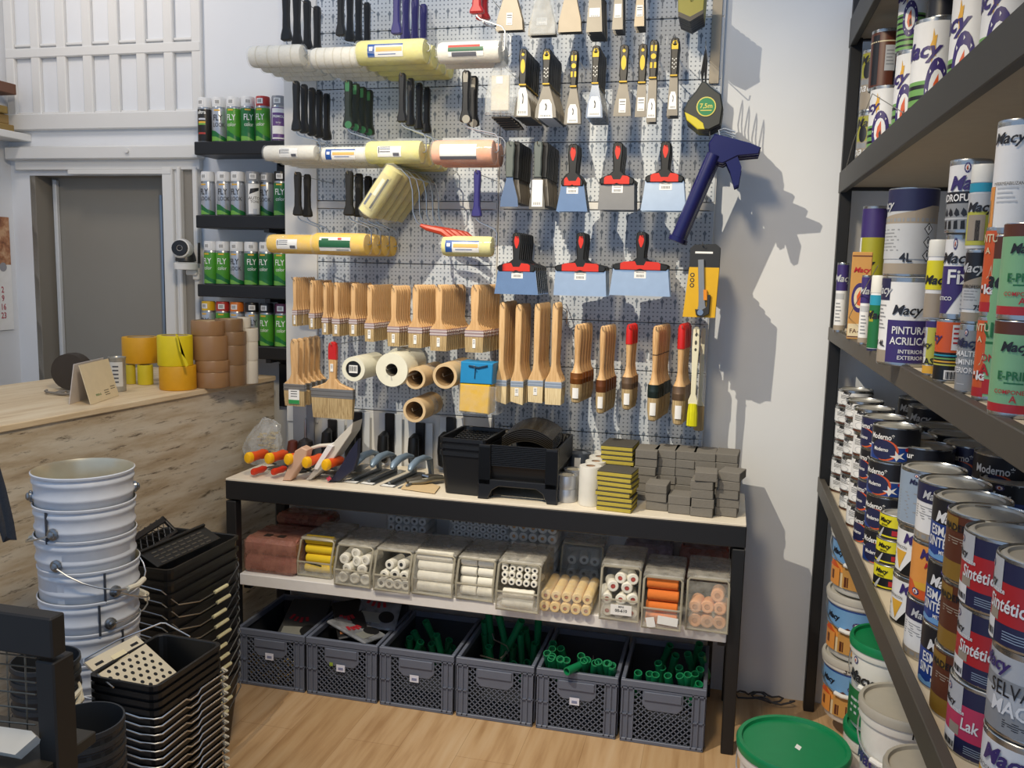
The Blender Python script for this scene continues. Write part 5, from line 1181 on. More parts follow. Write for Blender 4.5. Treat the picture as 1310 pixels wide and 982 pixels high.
def spray(label, px, pyb, Zs, kind, cap, rot=0, h=.192, Y=.075):
    c = on_y(px, pyb, Y); t = thing('spray_can', label, 'spray can', (c.x, Y, Zs+.0005), rad(rot+18), 'spray cans on the black shelves'); r = .0315; hb = h*.80
    body = {'green': G1, 'dgreen': G2, 'silver': SIL, 'black': M('#24211f', .4), 'purple': PUR, 'grey': M('#8d9092', .4)}[kind]
    rim = M('#a8acb0', .3, .9)
    S_(MB().lathe([(r*.94, 0, 1), (r, .004, 0), (r, hb-.012, 1), (r*.93, hb-.002, 1), (r*.9, hb, 1)], 24), 'body', [body, rim], t)
    S_(MB().lathe([(r*.95, hb-.003), (r*.96, h-.006), (r*.9, h), (r*.3, h+.001)], 24), 'cap', CAPS[cap], t)
    b = MB(); R = r+.0006; mats = [PAPER, M('#e8b43a', .5), G2, M('#cfd3da', .4), M('#1d1f24', .5), M('#74b04a', .4), M('#b23a30', .5)]
    wrap_patch(b, r*.975, -10, 55, hb+.006, h-.010, 0)
    for q in range(5): wrap_patch(b, r*.985, -26+q*7, 3.2, hb+.010, h-.014, 4)
    if kind in ('green', 'dgreen', 'silver'):
        wrap_patch(b, R, -14, 46, hb*.86, hb*.90, 1)
        wrap_poly(b, R, [(-85, hb*.02), (85, hb*.02), (85, hb*.10), (20, hb*.17), (-30, hb*.30), (-85, hb*.34)], 2)
        wrap_poly(b, R+.0003, [(-85, hb*.16), (-20, hb*.14), (40, hb*.03), (-85, hb*.02)], 5)
    elif kind == 'purple':
        wrap_patch(b, R, 0, 110, hb*.06, hb*.90, 0); wrap_patch(b, R+.0003, 0, 100, hb*.42, hb*.78, 4 if False else 7); wrap_patch(b, R+.0003, 0, 100, hb*.1, hb*.2, 7)
    elif kind == 'black':
        for q, (mi, z) in enumerate([(3, .62), (1, .53), (5, .48), (6, .22)]): wrap_patch(b, R, 0, 60, hb*z, hb*(z+.05), mi)
    elif kind == 'grey':
        wrap_patch(b, R, 0, 95, hb*.05, hb*.9, 0); wrap_poly(b, R+.0003, [(-40, hb*.6), (40, hb*.72), (40, hb*.8), (-30, hb*.76)], 4); wrap_patch(b, R+.0003, 5, 30, hb*.05, hb*.2, 3)
    S_(b, 'label', mats + [PUR], t)
    b = MB(); R += .0009
    if kind in ('green', 'dgreen'): wrap_text(b, 'FLY', hb*.17, R, -10, hb*.68, 0, bold=.01, wide=.75); wrap_text(b, 'color', hb*.11, R, -6, hb*.48, 0, wide=.8)
    elif kind == 'silver': wrap_text(b, 'FLY', hb*.17, R, -10, hb*.68, 1, bold=.01, wide=.75); wrap_text(b, 'LOOK', hb*.12, R, 0, hb*.48, 1, wide=.75)
    elif kind == 'black': wrap_text(b, 'ultra', hb*.1, R, 0, hb*.84, 0, bold=.02)
    elif kind == 'purple': wrap_text(b, 'PRIMOL', hb*.07, R, 0, hb*.68, 0, bold=.02); wrap_text(b, 'spray', hb*.05, R, 0, hb*.52, 0)
    else: wrap_text(b, 'AUTO', hb*.09, R, 0, hb*.5, 1); wrap_text(b, 'TONE', hb*.07, R, 5, hb*.40, 1)
    S_(b, 'lettering', [M('#f0f2ee', .5), M('#23252b', .5)], t)
R_ = [[(263, 'black', 'w', 'black spray can with pale cap, left end of top shelf'), (281, 'silver', 'w', 'silver spray can on the top shelf'), (300, 'green', 'w', 'bright green white-capped spray can on top shelf'), (318, 'dgreen', 'w', 'dark green spray can on the top shelf'), (337, 'green', 'r', 'green spray can with red cap on top shelf'), (357, 'purple', 'g', 'purple and white spray can with grey cap')],
      [(267, 'silver', 'w', 'leftmost silver spray can on the second shelf'), (287, 'silver', 'w', 'second silver spray can on the second shelf'), (305, 'silver', 'w', 'third silver spray can on the second shelf'), (324, 'grey', 'g', 'white labelled spray can with grey cap, second shelf'), (342, 'silver', 'g', 'grey-capped spray can beside black-capped one, second shelf'), (360, 'dgreen', 'k', 'black-capped green spray can on the second shelf')],
      [(271, 'green', 'w', 'leftmost green spray can on the third shelf'), (286, 'green', 'w', 'second green spray can on the third shelf'), (304, 'silver', 'w', 'silver spray can on the third shelf'), (322, 'dgreen', 'w', 'glossy dark green spray can, third shelf'), (341, 'dgreen', 'w', 'dark green spray can second from right, third shelf'), (360, 'green', 'w', 'rightmost green spray can behind the yellow roller')],
      [(268, 'silver', 'y', 'silver spray can with yellow cap behind tape rolls'), (286, 'green', 'r', 'green spray can with red cap behind tape rolls'), (304, 'silver', 'o', 'silver spray can with orange cap behind tape'), (323, 'silver', 'k', 'silver spray can with black cap, lowest shelf'), (342, 'green', 'k', 'green spray can with black cap, lowest shelf'), (361, 'green', 'p', 'green spray can with purple cap, lowest shelf')]]
for row, z, yb in zip(R_, SPZ, (181, 275, 363, 443)):
    for i, (px, kd, cp, lb) in enumerate(row): spray(lb, px, yb, z, kd, cp, [-14, 10, -4, 22, -8, 6][i], .192, .075 if i != 4 or yb != 275 else .12)
# ------------------------------------------------------------------ camera on the door casing
P = on_y(238, 345, .10); t = thing('security_camera', 'white and black security camera on the door casing', 'security camera', P, rad(20))
S_(MB().lathe([(.030, 0), (.052, .002), (.054, .028), (.045, .034), (.02, .036)], 24), 'base', WHITE, t)
S_(MB().lathe([(.030, .035), (.046, .04), (.044, .06), (.036, .085), (.02, .10)], 22), 'neck', M('#2c2c2c', .35), t)
S_(MB().lathe([(.020, -.052), (.042, -.045), (.050, -.01), (.044, .03), (.02, .045)], 24, 0, T(-.008, -.012, .092) @ RX(84) @ SCL(.95, .95, 1) @ RX(180)), 'head', WHITE, t)
S_(MB().lathe([(.036, 0), (.034, .006), (.014, .007), (.013, .001), (.006, .004)], 20, 0, T(-.010, -.062, .098) @ RX(84)), 'lens', BLACK, t)
S_(MB().tube([(.055, .02, .03), (.056, .02, .125)], .006, 8), 'antenna', BLACK, t)
b = MB(); b.box((.02, .03, -.012), (.05, .03, .024), 0, None, .004); b.box((.035, .06, -.03), (.03, .05, .03), 0, None, .004); S_(b, 'bracket', WHITE, t)
# ------------------------------------------------------------------ wall calendar and shelf on the left wall
A = on_x(17, 421, -3.468); B = on_x(11, 278, -3.468); t = thing('wall_calendar', 'paper wall calendar with red numbers on the left wall', 'calendar', (-3.468, A.y, A.z), rad(90))
HH = B.z-A.z
S_(MB().box((-.16, -.004, HH*.29), (.32, .004, HH*.58)), 'date_pad', PAPER, t); S_(MB().box((-.17, -.004, HH*.79), (.34, .004, HH*.42)), 'picture', wood_mat('calendar_picture', [(.35, '#5b2f22'), (.5, '#b07a55'), (.65, '#d9b58f')], (8, 8, 8), 2, .5), t)
b = MB()
for n_, py in (('2', 370), ('9', 381), ('16', 392), ('23', 403)):
    z = on_x(3, py, -3.468).z-A.z; flat_text(b, n_, .030, -.06, z, -.0068, 0, bold=.02, wide=.8); flat_text(b, str(int(n_)-1 if int(n_) > 1 else 1), .030, -.13, z, -.0068, 1, bold=.02, wide=.8)
S_(b, 'numbers', [M('#b04a5a', .6), M('#4a4c58', .6)], t)
S_(MB().prism(circ(.022, -.05, HH*.56, 16), -.0072, -.006), 'leaf_emblem', M('#9a9aa0', .6), t)
t = thing('wall_plank_shelf', 'white shelf board on the left wall holding old planks', 'shelf', (-3.47, -.9, 2.262)); S_(MB().box((.065, .55, 0), (.13, 1.10, .034), 0, None, .003), 'board', WHITE_PAINT, t)
cols = ['#8a713f', '#8f7445', '#86703c', '#4d3f26', '#6b4a3a']; z = 2.2795
for i, (c, th, ln) in enumerate(zip(cols, (.032, .045, .035, .06, .05), (1.02, 1.0, .98, .96, 1.03))):
    tag(MB().box((.05, ln/2, th/2), (.095, ln, th-.001), 0, RZ([0, .6, -.4, 1.2, -.8][i]), .003).build('plank', M(c, .8, 0, 1, .15, 12), None, (-3.46, -.9, z)), ['lowest tan', 'second tan', 'third olive', 'dark olive', 'topmost reddish brown'][i] + ' plank in the pile on the wall shelf', 'plank', 'planks on the left wall shelf'); z += th
# ------------------------------------------------------------------ things on the counter
A = on_z(116, 518, CZ); B = on_z(152, 506, CZ); Tt = on_y(99, 465, A.y+.035); ux = (B-A); W = ux.length; ang = math.atan2(ux.y, ux.x); hh = Tt.z-CZ
t = thing('desk_calendar', 'blank cream tent calendar standing on the counter', 'calendar', (A.x, A.y, CZ+.001), ang)
sl = math.atan2(.036, hh); L2 = hh/math.cos(sl)
S_(MB().box((W/2, 0, L2/2), (W, .0025, L2), 0, RX(-math.degrees(sl))), 'front_sheet', M('#e3d2ae', .7), t); S_(MB().box((W/2, 0, L2/2), (W, .0025, L2), 0, T(0, .075, 0) @ RX(math.degrees(sl)*.6)), 'back_sheet', M('#cfc8c4', .7), t)
b = MB(); X = RX(-math.degrees(sl)); flat_text(b, 'vimo.o', .011, W*.33, .028, -.0016, 0, bold=.02, X=X)
for q, (x, z) in enumerate([(.62, .034), (.62, .026), (.64, .018), (.86, .042), (.86, .034)]): b.prism(rect(W*.16, .0025, W*x, z), -.0018, -.0013, 1, X)
S_(b, 'print', [M('#3d7a3a', .6), M('#6a6558', .6)], t)
def croll(name, label, cat, x0, x1, yt, yb, mat, Zb, Y=None, cr=.72, core=None, group=None): return upright_roll(name, label, cat, x0, x1, yt, yb, mat, Zb, Y, core or M('#c9b28c', .8), cr, group)
P = on_z(152, 503, CZ); YA = P.y
t = thing('paint_can', 'small grey labelled can behind the desk calendar', 'paint can', (on_y(151, 500, YA+.05).x, YA+.05, CZ+.001)); k = mpp(P)
S_(MB().lathe([(.030, 0), (.031, .004), (.031, .125), (.033, .128), (.033, .133), (.028, .133), (.026, .128)], 24), 'body', M('#a9a9a4', .35, .5), t); b = MB(); wrap_patch(b, .0316, 15, 120, .02, .115)
for q in range(5): wrap_patch(b, .032, 25, 40, .035+.015*q, .041+.015*q, 1)
S_(b, 'label', [M('#d5d3cc', .6), M('#55565a', .6)], t)
YO, YB_ = M('#dba014', .5), M('#e6cf12', .5); YD = on_z(213, 500, CZ).y
def at_stack(name, cat, x0, x1, levels, mat_labels, Y, cr=.74, grp=None):
    z = CZ+.001
    for (yt, yb, mat, lab) in levels:
        t, h, r = croll(name, lab, cat, x0 if not isinstance(mat, tuple) else mat[1], x1 if not isinstance(mat, tuple) else mat[2], yt, yb, mat[0] if isinstance(mat, tuple) else mat, z, Y, cr, None, grp); z += h+.0008
    return t, h, r
at_stack('tape_roll', 'tape roll', 191, 237, [(466, 499, YO, 'orange-yellow roll under the bright yellow roll'), (428, 465, (YB_, 189, 233), 'bright yellow roll with loose tail on the counter')], 0, YD)
P = on_y(239, 466, YD+.02); tl = MB().prism([(-.015, 0), (.012, -.03), (.022, -.055), (.012, -.062), (-.004, -.02), (-.02, .06), (-.03, .065)], 0, .002); 
tl.build('loose_tail', YB_, None, (P.x, YD+.05, P.z+.055)); o = bpy.data.objects['loose_tail']; 
par = [x for x in bpy.data.objects if x.get('label') == 'bright yellow roll with loose tail on the counter'][0]; o.parent = par; o.location = Vector((P.x, YD-.004, P.z+.055)) - par.location
Yl = YD+.10
at_stack('tape_roll', 'tape roll', 144, 190, [(466, 499, (M('#d8c628', .5), 171, 190), 'slim yellow roll under the orange-yellow roll')], 0, Yl)
zt = on_y(166, 466, Yl).z
croll('tape_roll', 'slim pale yellow roll left of the other slim one', 'tape roll', 158, 170, 466, 500, M('#c9b52e', .5), CZ+.001, Yl)
croll('tape_roll', 'orange-yellow roll lying on two slim yellow rolls', 'tape roll', 143, 189, 430, 466, YO, zt+.002, Yl)
BR1, BR2, WT = M('#9a7550', .35), M('#866848', .35), M('#d9d3c4', .5)
Yb2 = on_z(258, 497, CZ).y
at_stack('packing_tape', 'packing tape', 238, 281, [(474, 496, BR1, 'lowest brown packing tape roll in front stack'), (459, 474, BR1, 'second brown packing tape roll, front stack'), (428, 459, (BR1, 234, 279), 'third brown packing tape roll, front stack'), (409, 428, (BR1, 233, 275), 'topmost brown packing tape roll, front stack')], 0, Yb2, .8, 'brown packing tape rolls')
at_stack('packing_tape', 'packing tape', 268, 305, [(465, 489, BR2, 'lowest dark brown tape roll in rear stack'), (440, 465, BR2, 'second dark brown tape roll, rear stack'), (423, 440, BR2, 'third dark brown tape roll, rear stack'), (407, 423, (BR2, 266, 301), 'topmost dark brown tape roll, rear stack')], 0, Yb2+.09, .8, 'brown packing tape rolls')
at_stack('masking_tape', 'masking tape', 301, 324, [(460, 484, WT, 'lowest white tape roll beside brown tapes'), (436, 460, WT, 'second white tape roll beside brown tapes'), (419, 436, WT, 'third white tape roll beside brown tapes'), (405, 419, (WT, 299, 316), 'topmost white tape roll beside brown tapes')], 0, Yb2+.19, .74, 'white tape rolls on the counter')
P = on_z(93, 505, CZ); P.y += .12
c = on_y(93, 482, P.y); t = thing('cable_reel', 'dark round reel standing behind the desk calendar', 'reel', (c.x, P.y, CZ+.072), rad(12))
S_(MB().lathe([(.02, -.03), (.070, -.028), (.072, 0), (.070, .028), (.02, .03)], 28, 0, RX(90)), 'wound_cable', M('#3a322a', .7), t); S_(MB().lathe([(.062, -.034), (.066, -.034), (.066, -.03), (.062, -.03), (.062, -.034)], 28, 0, RX(90), True, (False, False)), 'flange', M('#242019', .5), t)
P = on_z(76, 506, CZ); b = MB(); random.seed(4)
b.tube([(P.x+.07*math.cos(a*.9)*(1+.2*math.sin(3*a))+.01*a-.05, P.y+.02+.02*math.sin(a*.9), CZ+.006+.004*math.sin(2*a)+.003*(a % 2)) for a in [i*.35 for i in range(40)]], .0045, 6)
tag(b.build('cable', M('#7a7266', .6)), 'loose grey cable heaped beside the desk calendar', 'cable')
# ------------------------------------------------------------------ metal pails
PAILW = M('#cdd2da', .28); PAILI = M('#cfc8b2', .3, .6)
Pc = on_y(108, 598, -1.5); PR = 60.5*mpp(Pc); A0 = -52
def pail(i, n):
    t = thing('metal_pail', '', 'pail'); R = PR; H = .36; b = R*.90
    pr = [(b*.97, .004), (b, .0), (b+.003, .008), (b*1.015, .02), (R*.955, H*.80), (R*.985, H*.815), (R*.990, H*.825), (R*.985, H*.835), (R*.958, H*.85), (R*.962, H*.91), (R*.990, H*.925), (R*.995, H*.935), (R*.990, H*.945), (R*.965, H*.96), (R*.97, H-.010), (R*1.005, H-.007), (R*1.012, H-.002), (R*.99, H)]
    S_(MB().lathe(pr, 40, 0, None, True, (True, False)), 'shell', PAILW, t)
    S_(MB().lathe([(R*.990, H), (R*.955, H-.010), (R*.925, H*.7), (b*.92, .012), (.001, .008)][::1], 40, 0, None, True, (False, False)), 'inside', PAILI, t)
    return t, H
STEP = (Pc.z-.36)/9
ears = {0: None, 1: (-36, -1, .05), 2: (-33, 1, .085), 3: (30, 1, .075), 4: (24, 1, -.005), 5: (52, 1, .05), 6: (-20, 1, .07), 7: (40, 1, .06), 8: (10, 1, .06), 9: (-70, 1, .05)}
ears[0] = (-84, -1, .05)
base = None
for j in range(10):      # j = 0 is the topmost
    t, H = pail(0, 0) if base is None else (copy_tree(base), .36)
    if base is None:
        base = t
    t.location = (Pc.x+random.uniform(-.003, .003), Pc.y+random.uniform(-.003, .003), STEP*(9-j)); t.rotation_euler = (0, 0, rad(A0+90))
    t['label'] = ('topmost' if j == 0 else 'lowest' if j == 9 else ORD[j] + ' from top') + ' white metal pail in the tall nested stack'; t['group'] = 'nested white metal pails'
for j, t in enumerate([o for o in bpy.data.objects if o.get('group') == 'nested white metal pails']):
    # order of creation follows j: top to bottom
    pass
pails = sorted([o for o in bpy.data.objects if o.get('group') == 'nested white metal pails'], key=lambda o: -o.location.z)
for j, t in enumerate(pails):
    ea, side, droop = ears[j]; zE = .36*.82; R = PR
    for s in (0, 180):
        a = -PI/2 + rad(ea+s); X = T(R*.985*math.cos(a), R*.985*math.sin(a), zE) @ Matrix.Rotation(a, 4, 'Z') @ RY(90)
        S_(MB().lathe([(.016, -.002), (.016, .004), (.011, .007), (.010, .011), (.005, .014)], 14, 0, X), 'ear', TSTEEL, t)
    pts = []
    for q in range(13):
        u = q/12*PI; a = -PI/2 + rad(ea) + side*u; rr = R*(1.06+.10*math.sin(u))
        pts.append((rr*math.cos(a), rr*math.sin(a), zE - droop*math.sin(u)))
    bl = S_(MB().tube(pts, .0022, 6), 'bail', WIRE, t)
    S_(MB().tube([pts[5], pts[6], pts[7]], .0075, 8), 'grip', M('#e0d9c4', .5), bl)
    if j in (1, 3, 4, 5): 
        a = -PI/2 + rad(ea-9 if j < 3 else ea-12); S_(MB().box((R*.985*math.cos(a), R*.985*math.sin(a), .36*.86), (.006, .006, .085), 0, None), 'seam', M('#3a3d44', .5), t)
# ------------------------------------------------------------------ black rectangular buckets
def bail_rect(w, d, z, drop, out, kink=0, grip=True, r=.0026):
    # lies along the +X long side; pivots at the middle of the short (Y) sides
    x = w/2+out; y = d/2+.008
    if kink: return [(0, -y, z), (w*.30, -y-.004, z-.004), (x-.012, -y+.004, z-drop), (x, -y+.016, z-drop), (x, -kink, z-drop+.002), (x+.002, -kink*.5, z-drop-.006), (x+.002, kink*.4, z-drop-.006), (x, kink, z-drop+.002), (x, y-.012, z-drop), (x-.012, y-.002, z-drop+.003), (w*.3, y+.004, z-.004), (0, y, z)]
    return [(0, -y, z), (w*.42, -y-.002, z-drop*.15), (x, -y+.03, z-drop*.75), (x+.012, -d*.20, z-drop), (x+.012, d*.20, z-drop), (x, y-.03, z-drop*.55), (w*.42, y+.002, z-.01), (0, y, z)]
BW, BD, BH = .29, .375, .27
def bucket_stack(n, step, top, w, d, h, c, rz, lab, grp, drop, out, kink, skip, tp):
    base = None
    for j in range(n):
        z = top-h-step*j
        if z < 0: break
        last = j == n-1 or z-step < 0
        if base is None:
            t = thing('plaster_bucket', '', 'bucket', (0, 0, 0), rad(rz), grp); S_(tub_mesh(w, d, h, tp, .004, .009, lip=.012), 'shell', M('#0f1011', .42), t); base = t
        else:
            t = base.copy(); COL.objects.link(t); s = [x for x in base.children if x.name.startswith('shell')][0].copy(); COL.objects.link(s); s.parent = t
        t.location = (c[0], c[1], z); t['label'] = ('topmost' if j == 0 else 'lowest' if last else ORD[j] + ' from top') + ' ' + lab
        if j >= skip:
            bl = S_(MB().tube(bail_rect(w, d, h-.012, drop, out, kink), .0021, 6), 'bail', WIRE, t)
            if not kink:
                p = bail_rect(w, d, h-.012, drop, out, 0); y0 = -.05+.012*(j % 3); S_(MB().tube([(p[3][0], y0+.045, p[3][2]), (p[3][0], y0+.115, p[3][2])], .0062, 8), 'grip', M('#d8d2a8', .5), bl)
            else:
                S_(MB().tube([(w/2+.004, d/2-.004, h-.004), (w/2+.014, d/2+.004, h-.014), (w/2+.004, d/2+.008, h-.022), (w/2-.002, d/2+.002, h-.012)], .0028, 6, 0, True), 'ear_loop', M('#cfc8b4', .4), bl)
    return base
random.seed(2)
cA = (-1.605-BW/2, -1.05); bucket_stack(13, .040, .755, BW, BD, BH, cA, -1.5, 'black bucket in the stack beside bench leg', 'black buckets in the rear stack', .085, .012, 0, 1, .84)
cB = (-1.342, -1.67); WB_, DB_ = .188, .255
top_b = bucket_stack(26, .0205, .70, WB_, DB_, .17, cB, -2.5, 'small black bucket in the front stack', 'small black buckets in the front stack', .006, .008, .03, 3, .86)
# raised bail of the top front bucket
b = MB(); q = [on_z(145, 879, .69), on_y(107, 848, -1.74), on_y(107, 843, -1.735), on_y(150, 819, -1.62), on_y(205, 797, -1.50), on_y(212, 797, -1.495), on_z(243, 814, .69)]
q = [p - top_b.location for p in q]; q = [Matrix.Rotation(rad(2.5), 4, 'Z') @ p for p in q]
S_(b.tube(q, .0023, 6), 'bail', WIRE, top_b)
# perforated cream plate hooked in the front bucket
def perforated(name, label, cat, quad, mat, cols, rows, hole, hr):
    # quad: world corners TL, TR, BR, BL
    TL, TR, BR, BL = quad; ux = TR-TL; uz = TL-BL; W, H = ux.length, uz.length; ux.normalize(); uz.normalize(); n = ux.cross(uz).normalized(); uz = n.cross(ux)
    Mx = Matrix(((ux.x, -n.x*-1 if False else n.x*-1, uz.x, BL.x), (ux.y, -n.y, uz.y, BL.y), (ux.z, -n.z, uz.z, BL.z), (0, 0, 0, 1)))
    t = thing(name, label, cat); t.matrix_world = Mx
    S_(MB().box((W/2, 0, H/2), (W, .004, H), 0, None, .001), 'plate', mat, t)
    b = MB()
    for r in range(rows):
        for c in range(cols - r % 2):
            x = W*(.10+.8*(c+(.5 if r % 2 else 0))/(cols-1)); z = H*(.06+.58*r/(rows-1)); b.prism(circ(hr, x, z, 10), -.0028, -.0018)
    for x in (.16, .84): b.prism(rect(W*.14, H*.05, W*x, H*.86), -.0028, -.0018)
    S_(b, 'holes', hole, t)
    return t, W, H
TL, TR = on_z(125, 841, .712), on_z(189, 807, .712); dn = Vector((.055, -.02, -.10)); sd = TR-TL
BR_, BL_ = on_z(226, 860, .635), None
BL_ = BR_ - sd*1.0
t, W, H = perforated('roller_grid', 'cream perforated plate hooked in the front black bucket', 'roller grid', (TL, TR, BR_, BL_), M('#d8cdb2', .5), 7, 6, BLACK, W_hole if False else .0052)
S_(MB().box((W*.5, -.003, H*.80), (W*.26, .001, H*.14)), 'sticker', M('#e8dcb4', .6), t)
# black grids on the rear buckets
def grid_plate(name, label, quad, nx, nz, slotted=False):
    TL, TR, BR, BL = quad; ux = TR-TL; uz = TL-BL; W, H = ux.length, uz.length; ux.normalize(); uz.normalize(); n = ux.cross(uz).normalized(); uz = n.cross(ux)
    t = thing(name, label, 'roller grid'); t.matrix_world = Matrix(((ux.x, -n.x, uz.x, BL.x), (ux.y, -n.y, uz.y, BL.y), (ux.z, -n.z, uz.z, BL.z), (0, 0, 0, 1)))
    b = MB()
    for x in (0.005, W-.005): b.box((x, 0, H/2), (.012, .012, H), 0, None, .002)
    for z in (.005, H-.012): b.box((W/2, 0, z), (W, .012, .02 if z > .01 else .012), 0, None, .002)
    S_(b, 'frame', TUBK, t); b = MB()
    for i in range(nx+nz):
        for s in (1, -1):
            x0 = W*i/nx - (H if s == 1 else 0); za, zb = 0, H; xa, xb = (x0, x0+H) if s == 1 else (x0, x0-H)
            pa, pb = Vector((xa, 0, za)), Vector((xb, 0, zb))
            lo, hi = 0.0, 1.0; d = pb-pa
            for lim in ((0-pa.x)/d.x, (W-pa.x)/d.x),: lo, hi = max(lo, min(lim)), min(hi, max(lim))
            if hi-lo > .05: b.tube([tuple(pa+d*lo), tuple(pa+d*hi)], .0022, 4)
    S_(b, 'mesh', M('#2c2a28', .4), t); return t, W, H
q1 = [on_y(x, y, Y) for x, y, Y in ((170, 692, -1.16), (221, 659, -.92), (228, 674, -.96), (176, 716, -1.20))]
grid_plate('roller_grid', 'black lattice grid leaning behind the rear black buckets', q1, 7, 2)
b = MB(); q2 = [on_y(x, y, Y) for x, y, Y in ((180, 706, -1.19), (262, 671, -.90), (276, 701, -1.00), (202, 726, -1.21))]
ux = q2[1]-q2[0]; uz = q2[0]-q2[3]; W, H = ux.length, uz.length; ux.normalize(); uz.normalize(); n = ux.cross(uz).normalized(); uz = n.cross(ux)
t = thing('roller_grid', 'black slotted plate lying in the topmost rear bucket', 'roller grid'); t.matrix_world = Matrix(((ux.x, -n.x, uz.x, q2[3].x), (ux.y, -n.y, uz.y, q2[3].y), (ux.z, -n.z, uz.z, q2[3].z), (0, 0, 0, 1)))
S_(MB().box((W/2, 0, H/2), (W, .006, H), 0, None, .002).box((W/2, -.006, H*.93), (W, .012, H*.12), 0, None, .002), 'plate', M('#1a1917', .4), t)
b = MB()
for i in range(8):
    for j in range(4): b.prism(rect(W*.07, H*.06, W*(.12+.1*i+.02*(j % 2)), H*(.12+.19*j)), -.0042, -.0028)
S_(b, 'slots', M('#4a453c', .35), t)
# ------------------------------------------------------------------ dark round tubs
RUB = M('#24272b', .5)
def round_tub_stack(px, py, rpx, Y, n, step, h, where, grp, slots=True):
    P = on_y(px, py, Y); R = rpx*mpp(P); base = None
    n = min(n, int((P.z-h)/step)+1)
    for j in range(n):
        z = P.z-h-step*j
        if base is None:
            t = thing('round_tub', '', 'tub', (0, 0, 0), 0, grp); b_ = R*.78
            S_(MB().lathe([(.001, .006), (b_*.97, .006), (R*.97, h), (R*1.02, h), (R*1.03, h-.010), (R*.985, h-.014), (R*.97, h-.04), (R*.995, h-.043), (R*.965, h-.05), (b_, 0), (.001, 0)], 36, 0, None, True, (False, False)), 'shell', RUB, t)
            b = MB()
            for a in (5, 25, 45): wrap_patch(b, R*.99, a, 13, h-.036, h-.018)
            S_(b, 'vents', BLACK_MATT, t); base = t
        else: t = copy_tree(base)
        t.location = (P.x, P.y, z); t.rotation_euler = (0, 0, rad(30)); t['label'] = ('topmost' if j == 0 else 'lowest' if j == n-1 else ORD[min(j, 19)] + ' from top') + ' dark round tub in the ' + where
    return P, R
round_tub_stack(108, 920, 47, -2.02, 18, .027, .22, 'stack at the front edge', 'dark round tubs at the front')
P, R = round_tub_stack(58, 842, 40, -1.86, 18, .032, .22, 'stack behind black wooden frame', 'dark round tubs behind the frame')
t = tag(MB().tube([tuple(on_y(93, 862, -1.80)), tuple(on_y(102, 876, -1.84)), tuple(on_y(106, 895, -1.86)), tuple(on_y(100, 899, -1.9)), tuple(on_y(103, 882, -1.87)), tuple(on_y(86, 901, -1.93))], [.003, .004, .004, .006, .007, .006], 7).build('white_cord', M('#c9c0a8', .6)), 'cream cord knotted between the dark round tubs', 'cord')
# ------------------------------------------------------------------ black wooden display rack at the near left
FW_ = M('#1b1712', .55, 0, 1, .2, 12)
Yf = -2.30; k = mpp(on_y(60, 880, Yf)); A = on_y(64, 792, Yf)
t = thing('display_rack', 'black wooden display rack with wire panel at near left corner', 'rack', (A.x, Yf, 0))
w_ = 36*k
S_(MB().box((-w_/2+.004, .028, A.z/2-.04), (w_*.80, .05, A.z-.08), 0, None, .003), 'post', FW_, t)
S_(MB().box((-.185, .018, A.z-.036), (.37, .034, .072), 0, None, .003), 'top_rail', FW_, t)
zl = on_y(60, 975, Yf).z
S_(MB().box((-.17, .02, zl-.01), (.32, .18, .022), 0, None, .002), 'lower_shelf', M('#2a261e', .6), t)
S_(MB().box((-.36, .03, A.z/2-.04), (.05, .05, A.z-.08)), 'post', FW_, t)
b = MB()
for y in (822, 838, 851, 870, 886, 905, 925, 938): 
    p, q_ = on_y(-30, y-6, Yf+.03), on_y(46, y+(3 if y < 880 else 2), Yf+.03); b.tube([p-Vector((A.x, Yf, 0)), q_-Vector((A.x, Yf, 0))], .0016, 5)
for x in (8, 31, -14): 
    p, q_ = on_y(x, 812, Yf+.034), on_y(x+5, 955, Yf+.034); b.tube([p-Vector((A.x, Yf, 0)), q_-Vector((A.x, Yf, 0))], .0016, 5)
S_(b, 'wire_panel', M('#8d887c', .35, .8), t)
o = tag(MB().prism([(-.02, 0), (.055, 0), (.075, .035), (.06, .042), (-.02, .04)], -.02, 0, 0, RX(-50)).build('paper_bag', M('#c9c4b8', .7), None, (on_y(6, 972, Yf).x, Yf-.02, zl+.012)), 'crumpled white paper bag on the near left rack shelf', 'paper bag')
# black woven strap hanging at the picture's left edge
b = MB(); Ys = -2.25; pts = [on_y(-60, 470, Ys), on_y(-14, 570, Ys), on_y(2, 625, Ys), on_y(12, 668, Ys), on_y(15, 688, Ys), on_y(11, 690, Ys+.01), on_y(2, 660, Ys+.012), on_y(-8, 640, Ys+.012), on_y(-30, 560, Ys+.012), on_y(-66, 480, Ys+.012)]
b.tube(pts, .010, 8, 0, False, None, .28)
tag(b.build('woven_strap', M('#2b2a2c', .8, 0, 1, .5, 300)), 'black woven strap hanging in front of the counter at left', 'strap')
